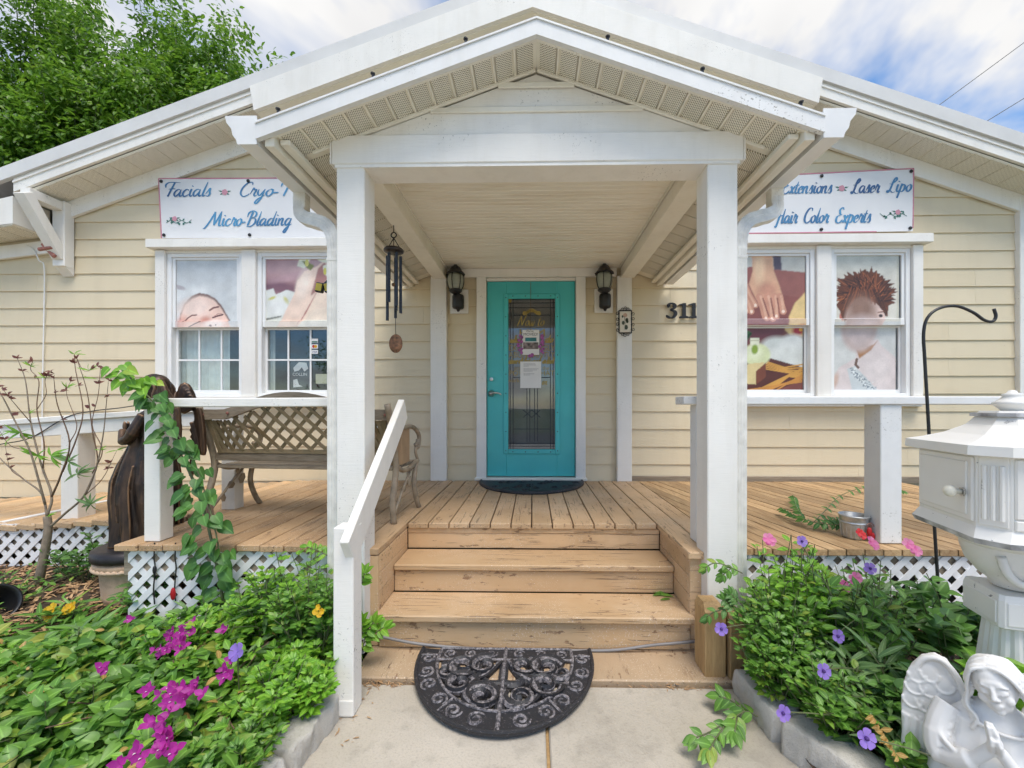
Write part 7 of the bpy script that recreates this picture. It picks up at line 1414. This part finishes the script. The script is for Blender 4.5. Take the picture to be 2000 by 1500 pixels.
# ---- right bed
G = 'plants of the right bed'
def PB(*a, **k): return plant(*a, grp=G, **k)
PB('leafy_bush', 'bright yellow green bush against the downspout of the right porch post', (1.20, 1.97, 0.08), 0.70, 0.19, 34, 'oval', 0.062, 12, leaf_bright, keep=90)
PB('leafy_bush', 'dark fine leaved bush at the foot of the right porch post', (1.09, 1.86, 0.07), 0.54, 0.21, 44, 'oval', 0.048, 11, leaf_mid, keep=70, trif=True)
PB('leafy_bush', 'fine leaved plant spilling over the nearest edging stone beside the timber ends', (1.05, 1.72, 0.09), 0.34, 0.17, 40, 'oval', 0.046, 10, leaf_mid, keep=70, trif=True)
PB('leafy_bush', 'broad dark leaved bush behind the mailbox column', (1.92, 1.88, 0.08), 0.52, 0.28, 30, 'heart', 0.085, 10, leaf_dark, keep=90)
PB('leafy_bush', 'mid green bush in the middle of the right bed', (1.42, 1.84, 0.08), 0.52, 0.26, 46, 'oval', 0.075, 10, leaf_mid, keep=90)
PB('leafy_bush', 'light green three leaflet bush left of the bed centre', (1.36, 2.00, 0.08), 0.60, 0.17, 26, 'oval', 0.05, 10, leaf_bright, keep=60, trif=True)
PB('leafy_bush', 'dark heart leaved plant left of the white angel', (1.46, 1.48, 0.05), 0.38, 0.24, 40, 'heart', 0.066, 10, leaf_dark, keep=90)
PB('leafy_bush', 'low mid green plant behind the middle edging stone', (1.13, 1.56, 0.10), 0.28, 0.20, 60, 'oval', 0.052, 9, leaf_mid, keep=80)
PB('leafy_bush', 'low round leaved plant at the bottom of the right bed', (1.29, 1.27, 0.09), 0.22, 0.17, 42, 'heart', 0.052, 8, leaf_mid, keep=60)
PB('leafy_bush', 'dark bush in front of the right lattice', (1.62, 2.02, 0.08), 0.56, 0.26, 36, 'oval', 0.062, 10, leaf_mid, keep=70)
PB('leafy_bush', 'yellowing heart leaves reaching over the wing of the white angel', (1.52, 1.36, 0.08), 0.50, 0.09, 12, 'heart', 0.105, 6, leaf_bright, keep=60, lean=(-0.04, -0.02))
def ruellia(label, base, h, fl, rad=0.13, stems=9):
    t, tp = plant('ruellia', label, base, h, rad, stems, 'lance', 0.15, 11, leaf_lance, keep=70, grp='violet flowered ruellias', stemr=0.0045, top=0.12)
    for px, py, y in fl: p = at(px, py, y); ob('flower_stalk', MB().tube(spline([Vector(base) + Vector((0, 0, h * 0.5)), (Vector(base) + p) / 2 + Vector((0, 0, h * 0.3)), p + Vector((0, 0.01, -0.004))], 5), 0.002, 4), stem_m, t); flower(t, p, (rng.uniform(-.4, .2), -1, 0.35), 'petal', violet, 0.026, 5); ob('flower_throat', MB().ell(p + Vector((0, -0.006, 0.002)), 0.006, 0.006, 0.006, 8, 6), plain('violet_throat', (0.06, 0.02, 0.16), 0.6), t)
ruellia('ruellia with one violet flower leaning to the walkway side of the right post', (1.12, 1.92, 0.08), 0.40, [(1408, 1228, 1.72)])
ruellia('tall ruellia with a violet flower above the right deck edge', (1.36, 1.90, 0.08), 0.58, [(1565, 1057, 1.95)])
ruellia('ruellia with a violet flower against the right lattice', (1.62, 1.94, 0.08), 0.55, [(1698, 1110, 1.9), (1635, 1242, 1.65)])
ruellia('ruellia with a violet flower in the centre of the right bed', (1.34, 1.62, 0.06), 0.40, [(1607, 1310, 1.45)])
ruellia('ruellia with a violet flower hanging over the middle edging stone', (1.22, 1.48, 0.05), 0.26, [(1528, 1392, 1.40)])
ruellia('ruellia with the lowest violet flower, left of the white angel', (1.36, 1.30, 0.04), 0.26, [(1690, 1441, 1.16)])
t, tp = PB('impatiens', 'pink flowered plant rising to the right deck edge', (1.66, 2.06, 0.08), 0.50, 0.22, 16, 'oval', 0.06, 8, leaf_mid, keep=50, cat='plant')
for px, py in ((1700, 1058), (1706, 1064), (1772, 1062), (1780, 1070), (1788, 1076), (1650, 1146), (1644, 1142), (1668, 1132), (1672, 1128), (1500, 1052), (1504, 1056), (1636, 1240)): flower(t, at(px, py, 1.97), (rng.uniform(-.4, .4), -1, 0.5), 'petal', pinkp, 0.026, 5)
t, tp = PB('red_flower_plant', 'slender plant with red flowers below the metal bucket', (1.60, 2.12, 0.08), 0.50, 0.05, 5, 'oval', 0.05, 6, leaf_mid, keep=20)
for px, py in ((1678, 1040), (1684, 1046)): flower(t, at(px, py, 2.1), (0, -1, 0.4), 'petal', redp, 0.02, 5)
# sprays of leaves set out one by one
def spray(label, name, paths, y, kind, size, mat, n, cat='plant', grp=None, droop=-0.5):
    p0 = paths[0][0]; gp = (lambda q: at(*q, y)) if not callable(y) else y; t = thing(name, label, cat, tuple(gp(p0)), grp)
    for pp in paths:
        P = spline([gp(q) for q in pp], 6); ob('twig', MB().tube(P, 0.0028, 5), stem_m, t, True)
        for k in range(n):
            q = P[int((k + 0.6) / n * (len(P) - 1))]; tg = (P[min(int((k + 0.6) / n * (len(P) - 1)) + 1, len(P) - 1)] - q); tg = tg.normalized() if tg.length > 1e-6 else Vector((1, 0, 0))
            for sd in (-1, 1): sv = tg.cross(Vector((0, -0.7, 0.7))).normalized() * sd; d = sv * 0.8 + tg * 0.6 + Vector((0, -0.15, droop * rng.random())); leaf_obj(kind, q, d, (rng.uniform(-.3, .3), -0.7, 0.8), size * rng.uniform(0.7, 1.15), mat, t)
        for j in (-0.5, 0, 0.5): leaf_obj(kind, P[-1], (P[-1] - P[-4]).normalized() + Vector((j, 0, -0.2)), (0, -0.7, 0.8), size, mat, t)
    return t
spray('leafy jasmine spray sprawling from the edging stones over the walkway', 'jasmine_spray', [[(1480, 1400), (1455, 1390), (1420, 1410), (1385, 1430), (1360, 1440)], [(1455, 1390), (1430, 1370), (1405, 1360)], [(1420, 1410), (1400, 1440), (1385, 1465)], [(1440, 1400), (1435, 1430)]], lambda q: onz(q[0], q[1], 0.07), 'oval', 0.058, leaf_mid, 4)
spray('small leaf spray reaching across the right porch post, upper', 'jasmine_spray', [[(1450, 1120), (1420, 1105), (1395, 1100), (1378, 1108)], [(1430, 1108), (1410, 1125)]], 1.93, 'oval', 0.040, leaf_mid, 4)
spray('small leaf spray reaching across the right porch post, lower', 'jasmine_spray', [[(1450, 1195), (1420, 1190), (1395, 1195), (1380, 1205)], [(1430, 1185), (1415, 1170)], [(1440, 1175), (1428, 1160)]], 1.90, 'oval', 0.040, leaf_dark, 4)
spray('green sprig growing beside the bottom step at the newel post', 'leafy_sprig', [[(708, 1270), (716, 1235), (730, 1215)], [(712, 1255), (735, 1235), (750, 1225)], [(708, 1240), (706, 1215)], [(707, 1140), (712, 1120)]], 2.0, 'oval', 0.055, leaf_bright, 4)
spray('trailing bougainvillea stem lying across the right deck by the bucket', 'trailing_stem', [[(1645, 1022), (1600, 1018), (1570, 1010), (1545, 1000), (1528, 990)], [(1590, 1015), (1615, 990), (1640, 965), (1680, 950), (1720, 948), (1760, 955)], [(1570, 1010), (1555, 985), (1550, 965)], [(1600, 1018), (1640, 1010), (1655, 1020)]], lambda q: onz(q[0], q[1] + 4, DK + 0.05), 'oval', 0.050, leaf_vine, 13)
spray('short green shoot over the deck edge left of the porch post', 'leafy_sprig', [[(640, 1085), (620, 1075), (600, 1068)]], 2.2, 'oval', 0.045, leaf_bright, 4)
t = thing('fallen_blades', 'fallen green blades and a yellow leaf on the bottom step', 'leaves', tuple(onz(1300, 1160, 0.21)))
for px, py, dx, L in ((1275, 1163, 1.2, 0.10), (1300, 1160, -0.8, 0.09), (1315, 1165, -1, 0.10), (1290, 1172, 1, 0.07)): leaf_obj('lance', onz(px, py, 0.212), (dx, 0.4, 0.12), (0, -0.3, 1), L * 1.3, leaf_mid, t)
leaf_obj('lance', onz(1323, 1150, 0.225), (0.6, -0.8, -0.1), (0, -0.3, 1), 0.11, yellowp, t)
t = thing('dry_leaf_spike', 'dry orange leaf spike between the violet flowers and the white angel', 'leaves', tuple(at(1735, 1440, 1.25)))
for k in range(16): f = k / 15; leaf_obj('small', at(1705 + 48 * f, 1398 + 78 * f, 1.22), (rng.uniform(-1, 1), -0.4, rng.uniform(-.6, .4)), (0, -1, 0.3), 0.028, leaf_straw, t)
lit = thing('leaf_litter', 'scattered dry leaf bits along the slab edge and walkway', 'leaves', (0, 1.93, 0)); P = []
for k in range(185):
    if k < 150: P.append((rng.choice((rng.uniform(-0.80, -0.62), rng.uniform(0.62, 1.0), rng.uniform(-.78, 1.0))), 1.935 + rng.uniform(-0.03, 0.012), 0.004))
    else: P.append((rng.uniform(-0.8, -0.68), rng.uniform(1.55, 2.15), 0.005 if rng.random() < 2 else 0))
P = np.array(P); n = len(P); a = NR.uniform(0, 6.28, n); ob('dry_bits', leaf_mass('blade', P, np.stack([np.cos(a), np.sin(a), NR.uniform(-.1, .3, n)], 1), np.tile([0, 0, 1.0], (n, 1)), NR.uniform(0.010, 0.030, n)), mulch_m, lit, kind='stuff')
# ---- bamboo grove behind the house
def bamboo(label, x, y, h, rad, culms, n_leaf, seed, grp='bamboo behind the house', zlo=4.0):
    rr = random.Random(seed); t = thing('bamboo_clump', label, 'bamboo', (x, y, -0.05), grp); tk = MB(); C_, A_ = [], []
    for c_ in range(culms):
        a = rr.uniform(0, 6.283); r0 = rad * 0.35 * rr.random(); r1 = rad * rr.uniform(0.4, 1.0); b = Vector((x + r0 * math.cos(a), y + r0 * math.sin(a), -0.05)); hh = h * rr.uniform(0.72, 1.0); e = Vector((x + r1 * math.cos(a), y + r1 * math.sin(a), hh)); P = spline([b, b + Vector((0, 0, hh * 0.55)), (b + e) / 2 + Vector((0, 0, hh * 0.30)), e], 6); tk.tube(P, [0.05 - 0.043 * i / (len(P) - 1) for i in range(len(P))], 5, cap=False)
        for i, p in enumerate(P):
            if p.z > zlo:
                for j in range(3): a2 = rr.uniform(0, 6.283); L = rr.uniform(0.3, 1.15) * (1.15 - 0.6 * p.z / h); C_.append(p + Vector((L * math.cos(a2), L * math.sin(a2), rr.uniform(-0.3, 0.35)))); A_.append(a2)
    ob('trunk', tk, stem_m, t, True); C_ = np.array(C_); k = NR.randint(0, len(C_), n_leaf); P = C_[k] + NR.randn(n_leaf, 3) * np.array([0.20, 0.20, 0.15]); a = np.array(A_)[k] + NR.randn(n_leaf) * 0.9; el = NR.uniform(-1.0, 0.35, n_leaf)
    D = np.stack([np.cos(a) * np.cos(el), np.sin(a) * np.cos(el), np.sin(el)], 1); N = np.stack([NR.uniform(-.6, .6, n_leaf), NR.uniform(-1.0, .2, n_leaf), np.ones(n_leaf)], 1); ob('crown', leaf_mass('small', P, D, N, NR.uniform(0.11, 0.23, n_leaf)), leaf_bamboo, t, kind='stuff'); return t
def gx(px, y): return at(px, 300, y).x
for i, (px, y, topy, rad, cu, lf, lb) in enumerate(((-60, 13.0, -40, 1.5, 12, 9000, 'tall bamboo clump at the far left edge of the sky'), (55, 14.5, -120, 1.6, 12, 9000, 'tallest bamboo clump, second from the left edge'), (140, 12.5, 60, 1.3, 11, 8000, 'lower bamboo clump in front of the tall ones at the left'), (205, 14.5, -30, 1.2, 10, 7500, 'bamboo clump with a tip just above the picture, left of the gap'), (285, 13.0, 60, 1.3, 11, 8000, 'rounded bamboo clump in the middle of the grove'), (318, 15.0, -25, 1.0, 8, 5500, 'thin topped bamboo clump behind the rounded one'), (410, 14.2, 20, 1.25, 10, 7000, 'bamboo clump above the left roof slope'), (480, 13.2, 100, 0.9, 9, 5000, 'low bamboo clump at the right end of the grove'), (30, 12.0, 150, 1.4, 11, 7500, 'front bamboo clump above the lower left roof'), (440, 15.5, 5, 0.8, 6, 2600, 'sparse bamboo top against the cloud, right side of the grove'), (545, 13.6, 118, 0.6, 7, 2400, 'last low bamboo top just above the roof edge'))):
    bamboo(lb, gx(px, y), y, at(px, topy, y).z, rad, cu, int(lf * 1.9), 50 + i)
# ---- trees across the road behind the camera, seen only as reflections
for i, (x, y, h) in enumerate(((-16, -26, 7), (-5, -30, 6), (7, -28, 7.5), (19, -27, 6.5))): bamboo('tree across the road, ' + ['far left', 'left of centre', 'right of centre', 'far right'][i], x, y, h, 3.2, 14, 3000, 90 + i, 'trees across the road', 1.0)
S.cycles.use_adaptive_sampling = True; S.cycles.adaptive_threshold = 0.03; S.cycles.use_denoising = True
S.cycles.max_bounces = 8; S.cycles.diffuse_bounces = 6; S.cycles.glossy_bounces = 3; S.cycles.transmission_bounces = 4; S.cycles.transparent_max_bounces = 8; S.cycles.sample_clamp_indirect = 6
S.cycles.caustics_reflective = False; S.cycles.caustics_refractive = False
